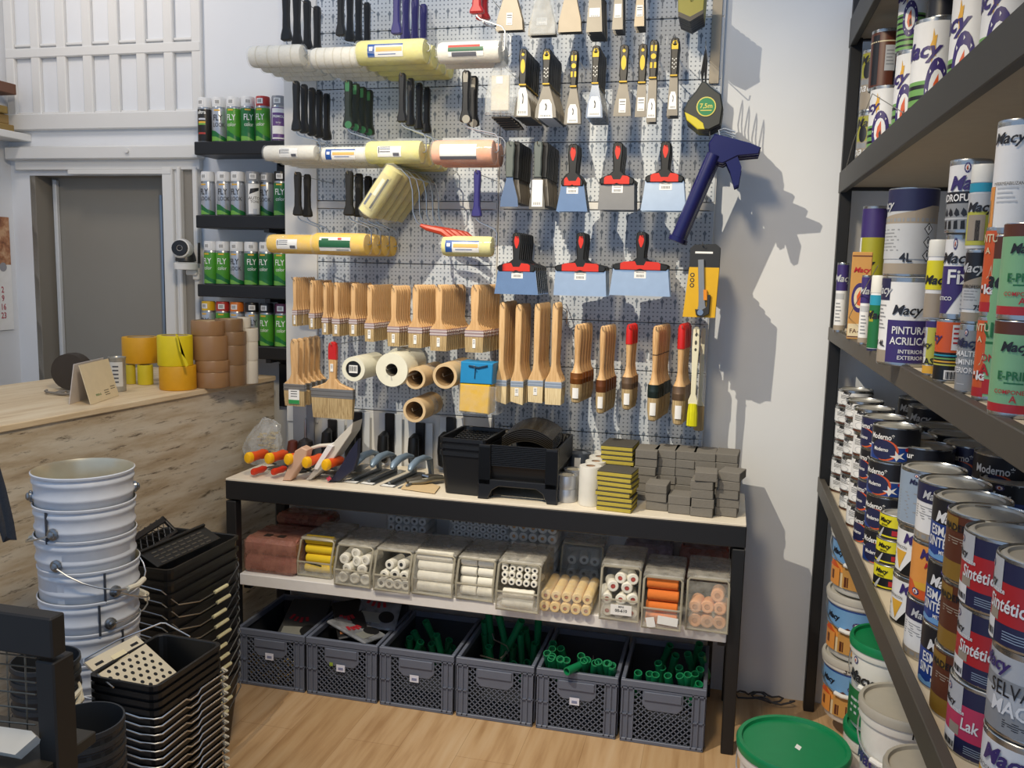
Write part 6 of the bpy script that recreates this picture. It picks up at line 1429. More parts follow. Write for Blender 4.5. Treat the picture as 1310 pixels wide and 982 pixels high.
# ------------------------------------------------------------------ paint cans on the rack
RIMS = M('#b4b6b6', .25, .95); LIDS = M('#b9b9b5', .4, .35); LIDG = M('#a5a5a1', .4, .4)
C_ = {k: M(v, .38) for k, v in dict(white='#e2e3e4', navy='#23264a', purple='#3a2d6b', dark='#1c1d24', blue='#1f3f8a', lblue='#6e9fd0', bgrey='#8fa0b4', yellow='#d8cf25', ochre='#d9a63a', orange='#d0582a', lorange='#e0974a', red='#b3242c', pink='#c23a5e', brown='#5a2f1f', gold='#8a6a2a', grey='#8d9094', lgrey='#b9bcc0', olive='#9c9a2c', green='#7fb184', dgreen='#1f6a3c', black='#141416', tan='#c2914f', teal='#2a93b0', cream='#d9cba8', lime='#b7b64a', sand='#9a8f80', stripe='#6fa05a').items()}
CK = list(C_); CM = [C_[k] for k in CK]; ci = {k: i for i, k in enumerate(CK)}
def emblem(b, R, a, z, s, deg):
    wrap_poly(b, R, [(a+deg*math.cos(t_*PI/10), z+s*math.sin(t_*PI/10)) for t_ in range(20)], ci['purple'])
    for t_ in range(8): wrap_poly(b, R+.0003, [(a+deg*(.82*math.cos(t_*PI/4)+.08*math.cos(u)), z+s*(.82*math.sin(t_*PI/4)+.08*math.sin(u))) for u in [0, 2.1, 4.2]], ci['white'])
    wrap_poly(b, R+.0003, [(a+deg*.64*math.cos(t_*PI/8), z+s*.64*math.sin(t_*PI/8)) for t_ in range(16)], ci['white'])
    wrap_poly(b, R+.0006, [(a-deg*.1, z-s*.5), (a+deg*.3, z-s*.4), (a+deg*.2, z+s*.0), (a+deg*.1, z+s*.5), (a-deg*.25, z+s*.2), (a-deg*.35, z-s*.2)], ci['orange'])
    wrap_poly(b, R+.0008, [(a, z-s*.45), (a+deg*.25, z-s*.3), (a+deg*.12, z+s*.05), (a-deg*.08, z-s*.1)], ci['dark'])
def bars(b, R, a, w_, z0, z1, n, c='dark', mode='h'):
    for q in range(n):
        if mode == 'h': zz = z0+(z1-z0)*(q+.3)/n; wrap_patch(b, R, a-(w_*.06*(q % 3)), w_*(1-.12*(q % 3)), zz, zz+(z1-z0)*.38/n, ci[c], n=3)
        else: aa = a-w_/2+w_*(q+.5)/n; wrap_patch(b, R, aa, w_/n*(.35+.25*(q % 3)), z0, z1, ci[c], n=1)
def decorate(b, tx, kind, r, h):
    """b: colour fields, tx: lettering (both wrapped round the can); angles 0 = label front"""
    R = r+.0006; R2 = R+.0007
    P = lambda a, w_, z0, z1, c, k=0: wrap_patch(b, R+.0003*k, a, w_, h*z0, h*z1, ci[c])
    W = lambda s, hh, a, z, c, sh=0, bold=.02, wide=1: wrap_text(tx, s, h*hh, R2+.0006, a, h*z, ci[c], sh, bold, None, wide)
    if kind == 'whiteprint':
        W('Macy', .16, 0, .84, 'dark', .3, .03); bars(b, R, 0, 50, h*.46, h*.70, 4); wrap_poly(b, R, [(22*math.cos(t_*.4), h*.27+h*.15*math.sin(t_*.4)) for t_ in range(16)], ci['lgrey']); wrap_poly(b, R+.0003, [(18*math.cos(t_*.4), h*.27+h*.12*math.sin(t_*.4)) for t_ in range(16)], ci['white']); P(0, 70, .03, .09, 'brown')
        W('Macy', .16, 100, .84, 'dark', .3, .03); bars(b, R, 100, 50, h*.46, h*.70, 4); P(100, 70, .03, .09, 'brown'); P(100, 30, .14, .34, 'sand'); W('Macy', .16, -100, .84, 'dark', .3, .03)
    elif kind in ('moderno', 'moderno2'):
        P(0, 200, .48, .96, 'dark' if kind == 'moderno' else 'navy'); P(0, 200, .44, .48, 'lgrey'); P(0, 200, .05, .44, 'blue'); wrap_poly(b, R+.0003, [(10+34*math.cos(t_*.314), h*.34+h*.30*math.sin(t_*.314)) for t_ in range(20)], ci['orange']); wrap_poly(b, R+.0006, [(4+34*math.cos(t_*.314), h*.35+h*.28*math.sin(t_*.314)) for t_ in range(20)], ci['navy'])
        wrap_poly(b, R+.0008, [(40, h*.06), (46, h*.16), (60, h*.12), (50, h*.2), (58, h*.32), (45, h*.24), (36, h*.36), (37, h*.22), (24, h*.2), (36, h*.15)], ci['white'])
        W('Moderno*', .16, 0, .72, 'white', 0, .02, .8); W('Moderno', .11, 0, .36, 'white', 0, .02, .8); wrap_poly(b, R+.0009, [(66+7*math.cos(t_*.5), h*.4+h*.06*math.sin(t_*.5)) for t_ in range(13)], ci['red'])
    elif kind == 'lasur':
        P(0, 200, .04, .96, 'dark'); P(30, 60, .25, .62, 'brown', 1); P(-40, 50, .1, .4, 'sand', 1); W('Lasur', .14, 0, .8, 'white'); W('ideales', .16, 35, .44, 'white', 0, .02); P(30, 60, .16, .22, 'red', 1)
    elif kind == 'darkplain':
        P(0, 200, .04, .96, 'dark'); W('Macy', .2, 0, .72, 'lgrey', .3, .02); P(0, 50, .2, .42, 'navy', 1)
    elif kind == 'bluegrey':
        P(0, 130, .08, .94, 'bgrey'); W('Macy', .09, 0, .80, 'navy', .3, .02); emblem(b, R+.0004, 0, h*.9, h*.035, 5); bars(b, R+.0004, 0, 80, h*.15, h*.62, 9, 'grey'); P(-85, 40, .08, .94, 'white'); P(-85, 36, .5, .6, 'dark', 1); P(-85, 36, .12, .3, 'yellow', 1)
    elif kind == 'triangle':
        W('Macy', .20, 8, .78, 'purple', .3, .03); wrap_poly(b, R, [(-44, h*.5), (-10, h*.5), (-27, h*.12)], ci['ochre']); wrap_poly(b, R, [(-24, h*.04), (48, h*.04), (12, h*.52)], ci['black']); bars(b, R, -62, 26, h*.1, h*.4, 4); W('IMPRIMACION', .06, -30, .58, 'dark', 0, .0, .8)
        W('Macy', .20, 120, .78, 'purple', .3, .03)
    elif kind == 'purplewhite':
        P(0, 220, .66, .97, 'navy'); W('Macy', .14, -14, .80, 'lgrey', .3, .02); bars(b, R, -20, 70, h*.36, h*.60, 6, 'grey'); bars(b, R, 24, 30, h*.20, h*.34, 9, 'dark', 'v'); P(0, 220, .03, .15, 'sand'); bars(b, R+.0003, 0, 200, h*.06, h*.12, 12, 'grey', 'v')
    elif kind == 'orangecan':
        P(0, 220, .30, .95, 'lorange'); P(0, 220, .04, .30, 'orange'); W('Macy', .17, 0, .82, 'purple', .3, .03); wrap_poly(b, R+.0003, [(-40, h*.3), (10, h*.35), (30, h*.55), (20, h*.35), (45, h*.3), (40, h*.48), (60, h*.3), (50, h*.2), (-30, h*.2)], ci['ochre']); W('Multi', .1, 0, .64, 'red', .3, .02); emblem(b, R+.0003, -30, h*.14, h*.06, 9)
    elif kind == 'esmalte':
        P(0, 220, .60, .97, 'dark'); P(0, 220, .03, .60, 'blue'); emblem(b, R+.0003, 4, h*.89, h*.06, 8); W('Macy', .17, 0, .72, 'white', .3, .03); W('ESMALTE', .15, 0, .50, 'white', 0, .02, .8); W('SINTÉTICO', .15, 0, .32, 'white', 0, .02, .75); W('METALIZADO', .06, 14, .17, 'white', 0, .01)
        wrap_poly(b, R+.0003, [(-60, h*.05), (-40, h*.14), (-22, h*.1), (-8, h*.15), (12, h*.08), (40, h*.12), (70, h*.04)], ci['lblue'])
    elif kind == 'browncan':
        P(0, 220, .42, .96, 'brown'); P(0, 220, .30, .42, 'red' if False else 'brown'); P(0, 220, .04, .30, 'gold'); P(-30, 50, .74, .94, 'gold', 1); bars(b, R+.0004, 0, 50, h*.55, h*.66, 3, 'sand'); W('MADERAS', .10, -5, .80, 'dark', 0, .02)
    elif kind in ('sintetico', 'lak'):
        P(0, 230, .70, .95, 'navy'); P(0, 230, .26, .72, 'red' if kind == 'sintetico' else 'pink', 1); P(0, 230, .03, .27, 'navy'); P(-46, 56, .58, .97, 'lgrey', 2); W('Macy', .10, -46, .70, 'dark', .3, .02); emblem(b, R+.0008, -48, h*.86, h*.05, 6)
        W('Sintético' if kind == 'sintetico' else 'Lak', .16, -6, .48, 'white', .1, .02, .8); W('esmalte', .06, -26, .62, 'white'); P(-44, 36, .04, .28, 'white', 2); bars(b, R+.0010, -40, 26, h*.08, h*.16, 8, 'dark', 'v'); bars(b, R+.0010, 20, 60, h*.08, h*.2, 4, 'bgrey'); P(-30, 20, .28, .42, 'sand', 2)
    elif kind == 'selva':
        P(0, 220, .05, .66, 'grey'); P(0, 220, .3, .52, 'lgrey', 1); W('SELVA', .17, 0, .56, 'dark', .0, .0, .8); W('MACY', .17, 8, .36, 'white', .1, .02, .9); W('Macy', .16, -30, .82, 'purple', .3, .03); bars(b, R+.0004, 20, 50, h*.12, h*.22, 4, 'dark')
    elif kind == 'road':
        P(0, 220, .5, .96, 'yellow'); W('Macy', .18, 0, .78, 'black', .3, .03); W('SEÑAL', .08, 0, .58, 'black'); P(0, 220, .04, .5, 'dark'); wrap_poly(b, R+.0004, [(-30, h*.05), (-4, h*.46), (0, h*.46), (-14, h*.05)], ci['lgrey']); P(0, 220, .10, .16, 'yellow', 1); P(40, 24, .2, .4, 'red', 1)
    elif kind == 'fourl':
        P(0, 360, .74, .985, 'navy'); W('Macy', .10, -66, .82, 'lgrey', .3, .02); wrap_poly(b, R+.0003, [(-90, h*.66), (20, h*.74), (60, h*.80), (90, h*.80), (90, h*.6), (-90, h*.6)], ci['sand']); bars(b, R+.0005, 0, 150, h*.62, h*.66, 14, 'grey', 'v'); P(-10, 170, .20, .60, 'lgrey', 2); bars(b, R+.0010, -40, 55, h*.28, h*.55, 7, 'grey'); P(0, 180, .03, .15, 'sand')
        W('4L', .10, 6, .22, 'dark', 0, .02)
        for z in (.24, .39, .54): 
            wrap_poly(b, R+.0010, [(42, h*z), (54, h*(z-.07)), (66, h*z), (54, h*(z+.07))], ci['dark']); wrap_poly(b, R+.0012, [(44.5, h*z), (54, h*(z-.055)), (63.5, h*z), (54, h*(z+.055))], ci['white']); P(54, 3, z-.015, z+.035, 'dark', 5)
    elif kind == 'decora':
        P(40, 100, .04, .52, 'purple'); W('Macy', .11, 30, .64, 'dark', .3, .02); W('PINTURA', .085, 40, .41, 'white', 0, .015, .8); W('ACRILICA', .085, 40, .29, 'white', 0, .015, .8); W('INTERIOR', .045, 46, .17, 'white', 0, .01); W('EXTERIOR', .045, 46, .10, 'white', 0, .01)
        P(-40, 60, .74, .985, 'navy', 1); W('Macy', .10, -36, .86, 'lgrey', .3, .02); bars(b, R, -44, 50, h*.40, h*.70, 7, 'grey'); bars(b, R, -54, 18, h*.22, h*.28, 6, 'dark', 'v'); P(-45, 70, .03, .17, 'sand'); W('4L', .07, -24, .25, 'dark')
    elif kind == 'rofu':
        emblem(b, R, 0, h*.88, h*.07, 9); W('Macy', .19, 4, .68, 'purple', .3, .03, .95); P(0, 240, .40, .56, 'dark'); W('HIDROFUGANTE', .10, 0, .48, 'white', 0, .025, .8); P(0, 240, .04, .40, 'grey'); 
        for q in range(9):
            a = -80+20*q; wrap_poly(b, R+.0004, [(a-8, h*.26), (a-2, h*.34), (a+6, h*.30), (a+9, h*.24), (a, h*.22)], ci['dark']); wrap_poly(b, R+.0004, [(a-6, h*.05), (a-6, h*.16), (a+4, h*.17), (a+6, h*.05)], ci['black'])
        P(0, 240, .18, .205, 'lgrey', 2); P(62, 18, .06, .14, 'red', 2)
    elif kind == 'fix':
        wrap_poly(b, R, [(-90, h*.62), (90, h*.62), (-20, h*.06), (-90, h*.06)], ci['purple']); W('Fix', .17, 18, .50, 'white', .0, .02); W('Macy', .13, -2, .72, 'dark', .3, .02); emblem(b, R, -4, h*.88, h*.07, 8); bars(b, R, 50, 40, h*.05, h*.3, 5, 'lgrey'); W('ELASTICO', .045, -44, .24, 'white')
    elif kind == 'stripes':
        P(0, 240, .48, .96, 'orange'); W('Macy', .14, -60, .72, 'purple', .3, .02); P(0, 240, .04, .48, 'black')
        for q in range(4): P(0, 240, .27+.05*q, .295+.05*q, ['lime', 'ochre', 'stripe', 'teal'][q], 1)
        P(40, 50, .05, .20, 'white', 1); bars(b, R+.0007, 40, 40, h*.06, h*.18, 9, 'dark', 'v'); P(52, 36, .52, .92, 'white', 1); bars(b, R+.0007, 52, 26, h*.6, h*.9, 4, 'red')
    elif kind == 'minio':
        P(0, 240, .04, .66, 'grey'); emblem(b, R, 0, h*.88, h*.05, 8); W('Macy', .13, 0, .74, 'navy', .3, .03); W('ESMALTE', .08, -10, .58, 'white', 0, .02, .9); W('ALUMINIO', .08, -10, .46, 'white', 0, .02, .9); W('INTERIORES', .08, -6, .34, 'white', 0, .02, .8); bars(b, R+.0003, -10, 40, h*.12, h*.15, 1, 'lgrey')
    elif kind == 'dark7':
        P(0, 240, .56, .96, 'dark'); W('Macy', .13, -10, .76, 'lgrey', .3, .02); wrap_poly(b, R+.0003, [(-90, h*.5), (60, h*.66), (90, h*.66), (90, h*.46), (-90, h*.46)], ci['sand']); P(0, 200, .2, .48, 'lgrey', 2); W('USO PROFESIONAL', .05, 8, .50, 'dark', 0, .01, .8); bars(b, R+.0009, 0, 60, h*.30, h*.46, 4, 'grey'); W('75', .07, 34, .22, 'dark'); P(0, 200, .03, .15, 'sand')
    elif kind == 'kalp':
        P(0, 240, .05, .96, 'orange'); P(0, 240, .05, .16, 'red', 1); W('PINTURAS', .09, 0, .88, 'cream', 0, .02, .8); W('A', .07, -20, .74, 'cream'); P(20, 70, .26, .36, 'red', 1); W('kalp', .11, 20, .31, 'white', 0, .03); wrap_poly(b, R+.0004, [(-20, h*.42), (-8, h*.46), (0, h*.58), (6, h*.45), (16, h*.56), (26, h*.44), (17, h*.52), (6, h*.42), (0, h*.54), (-9, h*.44)], ci['cream'])
        for q in range(4): P(-36+18*(q % 2), 12, .26+.05*(q//2), .30+.05*(q//2), ['dark', 'white', 'white', 'dark'][q], 2)
    elif kind == 'eprimer':
        P(0, 260, .14, .86, 'green'); P(0, 260, .05, .14, 'red'); P(0, 260, .86, .99, 'brown'); W('Macy', .10, 0, .74, 'dark', .3, .03); W('E-PRIMER', .09, 16, .44, 'dgreen', 0, .02, .9); W('COMPONENTE', .045, 8, .27, 'red', 0, .01); W('A', .07, 6, .20, 'red'); bars(b, R+.0003, 4, 40, h*.34, h*.38, 1, 'dgreen')
    elif kind == 'plas':
        P(0, 240, .86, .97, 'purple'); P(-40, 50, .34, .86, 'lgrey'); W('Macy', .10, -36, .56, 'dark', .3, .02); P(30, 90, .2, .86, 'lime'); emblem(b, R+.0003, -40, h*.74, h*.07, 9); W('PLAST', .12, 0, .26, 'dark', 0, .02); P(0, 240, .04, .18, 'ochre')
    elif kind == 'list':
        P(0, 240, .76, .98, 'purple'); P(0, 240, .04, .76, 'olive'); P(-60, 40, .3, .76, 'white', 1); W('Macy', .09, -52, .56, 'dark', .3, .02); W('LIST', .09, -20, .22, 'dark', 0, .02); P(0, 240, .10, .17, 'lorange', 1); wrap_poly(b, R+.0004, [(-30, h*.3), (-20, h*.45), (-8, h*.36), (-4, h*.52), (8, h*.4), (16, h*.3)], ci['lime'])
    elif kind == 'olive':
        P(0, 240, .55, .94, 'olive'); P(0, 240, .05, .55, 'sand'); W('Macy', .13, -8, .84, 'dark', .3, .02); W('padelé', .14, 4, .40, 'white', .3, .01); wrap_poly(b, R+.0004, [(-20+22*math.cos(t_*.4), h*.66+h*.13*math.sin(t_*.4)) for t_ in range(16)], ci['dark']); P(-30, 60, .44, .52, 'grey', 1)
    elif kind == 'darkcan':
        P(0, 260, .06, .93, 'brown'); P(-30, 30, .08, .9, 'dark', 1); P(30, 40, .30, .72, 'lgrey', 2); bars(b, R+.0009, 30, 30, h*.38, h*.66, 5, 'grey'); P(60, 30, .06, .4, 'black', 1); P(0, 200, .78, .80, 'cream', 1)
    elif kind == 'bearcan':
        P(0, 260, .02, .52, 'stripe')
        for q in range(6): P(0, 260, .06+.08*q, .09+.08*q, 'dark', 1)
        W('Macy', .125, -2, .76, 'purple', .3, .03); emblem(b, R+.0008, 60, h*.44, h*.25, 30)
        wrap_poly(b, R+.0006, [(46+9*(1 if q % 2 else .55)*math.cos(q*PI/5), h*.78+h*.14*(1 if q % 2 else .55)*math.sin(q*PI/5)) for q in range(10)], ci['ochre'])
    elif kind == 'bigwhite':
        W('Macy', .10, -30, .84, 'dark', .3, .02); P(-70, 34, .06, .42, 'lorange'); P(-74, 10, .1, .3, 'sand', 1); bars(b, R, -20, 50, h*.26, h*.42, 4, 'lgrey'); W('IMPERMEABILIZANTE', .03, -14, .44, 'dark', 0, 0, .8)
    elif kind == 'blackorange':
        P(0, 260, .05, .95, 'dark'); P(10, 30, .3, .8, 'white', 1); P(10, 26, .34, .76, 'orange', 2)
    elif kind == 'smallpurple':
        P(0, 240, .60, .97, 'purple'); bars(b, R, 0, 60, h*.14, h*.44, 6, 'grey'); P(0, 100, .48, .56, 'lgrey'); W('Macy', .1, 20, .78, 'lgrey', .3, .02); P(0, 200, .03, .10, 'sand')
CANB = {'fourl': 'lgrey', 'browncan': 'brown', 'eprimer': 'green', 'kalp': 'orange', 'list': 'olive', 'olive': 'sand', 'darkcan': 'brown', 'stripes': 'black', 'blackorange': 'dark', 'lasur': 'dark', 'moderno': 'dark', 'moderno2': 'navy', 'darkplain': 'dark', 'esmalte': 'dark', 'road': 'dark', 'minio': 'grey', 'selva': 'lgrey'}
CANCACHE = {}
def can(label, c, z, r, h, kind, rz, group=None, name='paint_can', lid='ring'):
    key = (kind, round(r, 3), round(h, 3), lid)
    if key in CANCACHE:
        t = copy_tree(CANCACHE[key], label, (c[0], c[1], z), (0, 0, rad(rz)), group)
        if not group and 'group' in t: del t['group']
        return t
    t = thing(name, label, 'paint can', (c[0], c[1], z), rad(rz), group)
    S_(MB().lathe([(r*.97, .002, 1), (r*.99, .0, 1), (r*1.008, .003, 1), (r*1.004, .006, 1), (r, .009, 0), (r, h-.010, 1), (r*1.006, h-.006, 1), (r*1.006, h-.001, 1), (r*.985, h, 1), (r*.95, h-.004, 1)], 32, 0, None, True, (True, False)), 'body', [C_[CANB.get(kind, 'white')], RIMS], t)
    S_(MB().lathe([(r*.955, h-.006), (r*.90, h-.003), (r*.86, h-.001), (r*.80, h-.001), (r*.77, h-.006), (.001, h-.006)], 32, 0, None, True, (False, False)), 'lid', LIDS if lid == 'ring' else LIDG, t)
    b, tx = MB(), MB(); decorate(b, tx, kind, r, h)
    if b.v: S_(b, 'label', CM, t)
    if tx.v: S_(tx, 'lettering', CM, t)
    CANCACHE[key] = t
    return t
def shelf_can(label, x0, x1, yt, yb, Zs, kind, rz=-42, back=0, group=None):
    mid = (x0+x1)/2; P = on_z(mid, yb, Zs); d = Vector((P.x-CAM.x, P.y-CAM.y, 0)).normalized(); r = (x1-x0)/2*mpp(P)
    if back: P = P + d*back
    r = (x1-x0)/2*mpp(P + d*r*.9); h = on_y(mid, yt, P.y).z - Zs; c = P + d*r
    if c.x - r < RX0+.012 and Zs > 1.9: c.x = RX0+.012+r
    return can(label, (c.x, c.y), Zs+.0005, r, h, kind, rz, group), c, r, h
# --- second shelf (waist of the picture): pairs and stacks
S2 = 1.5005
def tower(x0, x1, levels, Zs=S2, rz=-42, base=None):
    """levels bottom to top: (y_top, kind, label)"""
    yb = levels[0][0]; mid = (x0+x1)/2; P = on_z(mid, yb, Zs); d = Vector((P.x-CAM.x, P.y-CAM.y, 0)).normalized(); r = (x1-x0)/2*mpp(P); r = (x1-x0)/2*mpp(P+d*r*.9); z = Zs
    c = P + d*r
    for yt, kind, label in levels[1:]:
        h = on_y(mid, yt, P.y).z - z
        can(label, (c.x, c.y), z+.0005, r, h-.0015, kind, rz); z += h
    return c, r, z
shelf_can('small purple and white can at the far end of the middle shelf', 1066, 1080, 336, 425, S2, 'smallpurple', -30)
shelf_can('small purple and white can beside the white-capped bottle', 1097, 1110, 352, 441, S2, 'smallpurple', -20)
P = on_z(1092, 434, S2); k = mpp(P); t = thing('paint_box', 'tan cardboard box with round emblem on the middle shelf', 'box', (P.x+.012, P.y+.03, S2), rad(-8)); h = on_y(1092, 322, P.y).z-S2; w_ = 24*k
S_(MB().box((0, 0, h/2), (w_, .055, h), 0, None, .002), 'carton', C_['tan'], t)
b = MB(); Y0 = -.0278
b.prism(circ(w_*.40, 0, h*.48, 24, h*.17), Y0, Y0+.0005, ci['purple']); b.prism(circ(w_*.28, 0, h*.48, 20, h*.12), Y0-.0004, Y0, ci['cream']); b.prism([(-w_*.1, h*.40), (w_*.12, h*.38), (w_*.14, h*.46), (w_*.02, h*.57), (-w_*.14, h*.50)], Y0-.0008, Y0-.0004, ci['orange']); b.prism(rect(w_*.96, h*.16, 0, h*.10), Y0, Y0+.0005, ci['cream']); b.prism(rect(w_*.96, h*.014, 0, h*.03), Y0-.0002, Y0, ci['brown']); b.prism(rect(w_*.96, h*.014, 0, h*.955), Y0-.0002, Y0, ci['brown'])
S_(b, 'print', CM, t); b = MB(); flat_text(b, 'Macy', h*.06, 0, h*.80, Y0-.001, ci['red'], .3, .02); flat_text(b, 'FA-20', h*.05, 0, h*.10, Y0-.001, ci['brown']); S_(b, 'lettering', CM, t)
def bottle(label, x0, x1, yt, yb, Zs, bands, cap=.24, pic=None):
    mid = (x0+x1)/2; P = on_z(mid, yb, Zs) if isinstance(Zs, float) else Zs[0]; z0 = Zs if isinstance(Zs, float) else Zs[1]
    d = Vector((P.x, P.y-CAM.y, 0)).normalized(); r = (x1-x0)/2*mpp(P+d*.03); h = on_y(mid, yt, P.y).z - z0; c = P+d*r
    t = thing('paint_bottle', label, 'paint bottle', (c.x, c.y, z0), rad(-35)); hb = h*(1-cap)
    S_(MB().lathe([(r*.95, 0), (r, .004), (r, hb-.01), (r*.93, hb)], 24), 'body', C_['white'], t)
    S_(MB().lathe([(r*1.0, hb-.002), (r*1.02, hb+.004), (r*1.0, h-.004), (r*.92, h), (.001, h)], 24), 'cap', M('#dcdcd6', .4), t)
    b = MB()
    for z_0, z_1, col in bands: wrap_patch(b, r+.0006, 0, 330, hb*z_0, hb*z_1, ci[col])
    if pic: 
        for a, w1, q0, q1, col in pic: wrap_patch(b, r+.0010, a, w1, hb*q0, hb*q1, ci[col])
    S_(b, 'label', CM, t); b = MB(); wrap_text(b, 'Macy', hb*.14, r+.0016, 10, hb*.62, ci['dark'], .3, .03); S_(b, 'lettering', CM, t)
    return c, r, z0+h
bottle('white-capped bottle with blue and green bands on the shelf', 1109, 1128, 352, 449, S2, [(.0, .04, 'navy'), (.05, .78, 'dgreen'), (.78, .95, 'teal')], .22, [(-20, 40, .5, .68, 'olive')])
c, r, z = tower(1123, 1186, [(469,), (354, 'decora', 'four litre white and purple can under the dark one')])
P = on_z(1166, 352, z); 
hU = on_y(1166, 239, c.y-r).z - z; can('large dark-topped four litre can with hazard diamonds', (c.x-.004, c.y+.004), z+.0005, r*.93, hU, 'fourl', -24)
Pl = on_y(1121, 264, -.42); can('olive can with purple lid behind the middle shelf front', (Pl.x, Pl.y), S2+.0005, 15.5*mpp(Pl), Pl.z-S2-.001, 'list', -30)
c, r, z = tower(1180, 1200, [(481,), (408, 'plas', 'small olive and white can under the yellow bottle')])
bottle('white-capped bottle with yellow label standing on small can', 1184, 1210, 306, 408, (Vector((c.x-r*.3, c.y-r*.8, z)), z+.0005), [(.02, .40, 'sand'), (.46, .92, 'yellow')], .20)
c, r, z = tower(1194, 1228, [(490,), (408, 'stripes', 'orange and black striped can, lowest in its stack')])
d = Vector((c.x, c.y-CAM.y, 0)).normalized()
h1 = on_y(1219, 298, c.y-r).z - z; can('white and purple triangular can in the stack of three', (c.x+.004, c.y), z+.0005, r*1.05, h1-.001, 'fix', -30); z += h1
h2 = on_y(1224, 204, c.y-r).z - z; can('white and black can with emblem, topmost of three', (c.x+.008, c.y-.004), z+.0005, r*1.40, h2, 'rofu', -22)
c, r, z = tower(1222, 1253, [(504,), (414, 'minio', 'grey and white can under the dark-topped small can'), (318, 'dark7', 'dark-topped white can above the grey one')])
bottle('white-capped bottle with house picture, topmost near rack front', 1246, 1276, 209, 318, (Vector((c.x-r*.4, c.y-r*.8, z)), z+.0005), [(.05, .55, 'lime'), (.55, .82, 'lgrey'), (.84, .97, 'teal')], .20, [(0, 80, .12, .5, 'sand'), (10, 20, .12, .42, 'dark')])
c, r, z = tower(1244, 1278, [(514,), (405, 'kalp', 'lower of two orange-red cans'), (289, 'kalp', 'upper of two orange-red cans')])
c, r, z = tower(1266, 1330, [(536,), (410, 'eprimer', 'lower of two pale green cans with red base'), (283, 'eprimer', 'upper of two pale green cans with red base')], rz=-30)
hB = on_y(1300, 172, c.y-r-.02).z - z
can('large white can topmost at the right edge of the picture', (c.x+.02, c.y+.16), 1.5005+.26, r*1.0, .17, 'bigwhite', -20)
can('green can holding up the large white can', (c.x+.02, c.y+.16), 1.5005, r*1.0, .258, 'eprimer', -60)
# second row on the middle shelf, mostly hidden
for i, (y, kd) in enumerate([(-.55, 'darkplain'), (-.78, 'purplewhite'), (-1.0, 'bigwhite'), (-1.22, 'browncan')]):
    can(['dark can in the back row behind the olive can', 'navy and white can in the back row', 'plain white can in the back row of the middle shelf', 'brown can in the back row of the middle shelf'][i], (RX0+.36, y), S2, .07, .15, kd, -30)
# --- upper shelf: seen from below, over the beam
S1 = 2.0355
def upper(label, x0, x1, yt, Y, kind, rz=-30, zb=S1, h=None, dx=.0):
    mid = (x0+x1)/2; T_ = on_y(mid, yt, Y); r = (x1-x0)/2*mpp(T_); c = (max(T_.x+dx, RX0+.03+r), Y+r)
    return can(label, c, zb+.0005, r, (T_.z-zb-.001) if h is None else h, kind, rz), c, r, T_.z
t, c, r, z = upper('lower olive and grey can at the far end of the top shelf', 1084, 1112, 143, -.20, 'olive', -20)
upper('upper olive and grey can at the far end of the top shelf', 1091, 1119, 62, -.20, 'olive', -20, z)
t, c, r, z = upper('white can with emblem and green stripes, lower far one', 1110, 1152, 108, -.47, 'bearcan', -86)
upper('dark brown can on top of the far white emblem can', 1119, 1156, 35, -.40, 'darkcan', -20, z)
t, c, r, z = upper('white can with emblem and green stripes, second from far end', 1153, 1196, 62, -.68, 'bearcan', -92)
upper('white can with stripes stacked highest near the top edge', 1157, 1192, -30, -.66, 'bearcan', -78, z)
t, c, r, z = upper('large lidded white can with star, middle of the top shelf', 1178, 1232, 20, -.90, 'bearcan', -60)
upper('black can with orange picture at the top edge', 1198, 1234, -60, -.88, 'blackorange', -20, z)
upper('nearest large white emblem can on the top shelf', 1231, 1290, -25, -1.13, 'bearcan', -96)
upper('white emblem can at the top right corner of the picture', 1275, 1340, -60, -1.38, 'bearcan', -92)
# --- lower shelf: columns of stacked cans
S3 = .9055
def column(px, py, wpx, kinds, lab, hs=None, rz=-48, X=None, jitter=6, y_fix=None):
    r = .06
    for _ in range(3):
        Xc = (RX0+.030+r) if X is None else X; T_ = on_x(px, py, Xc); r = wpx/2*mpp(T_)
    n = len(kinds); H = T_.z - S3; z = S3
    hs = hs or [1]*n; tot = sum(hs)
    for i in range(n-1, -1, -1):          # kinds listed from the top
        h = H*hs[i]/tot; q = random.uniform
        where = 'topmost' if i == 0 else 'lowest' if i == n-1 else ORD[i] + ' from top'
        can(f'{lab[i] if isinstance(lab, list) else lab}, {where} in its column' if not isinstance(lab, list) else lab[i], (Xc+q(-.003, .003), T_.y+q(-.002, .002)), z+.0005, r*.985, h-.001, kinds[i], rz+q(-jitter, jitter)); z += h
    return Xc, T_.y, r
random.seed(17)
column(1082, 487, 41, ['whiteprint']*6, 'white printed can in the farthest column', rz=-60)
column(1094, 497, 43, ['whiteprint']*6, 'white printed can in the second farthest column', rz=-40)
column(1107, 511, 46, ['whiteprint']*6, 'white printed can in the third farthest column', rz=-64)
column(1120, 521, 50, ['whiteprint']*5, 'white printed can beside the dark columns', rz=-44)
column(1133, 532, 56, ['moderno2', 'moderno', 'moderno2', 'moderno'], 'dark can with orange arc in the first dark column', rz=-70)
column(1147, 543, 58, ['moderno', 'moderno', 'moderno', 'moderno'], 'dark can with orange arc in the second dark column', rz=-50)
column(1166, 555, 64, ['moderno', 'lasur', 'moderno', 'lasur'], 'dark or brown can in the third dark column', rz=-50, X=RX0+.16)
column(1186, 568, 68, ['lasur', 'lasur', 'darkplain'], 'dark lettered can in the fourth dark column', rz=-55, X=RX0+.17)
column(1196, 597, 78, ['bluegrey', 'triangle', 'triangle'], ['grey-blue labelled can on top of the triangle cans', 'upper white can with yellow and black triangles', 'lower white can with yellow and black triangles'], [1.15, 1, 1], -40)
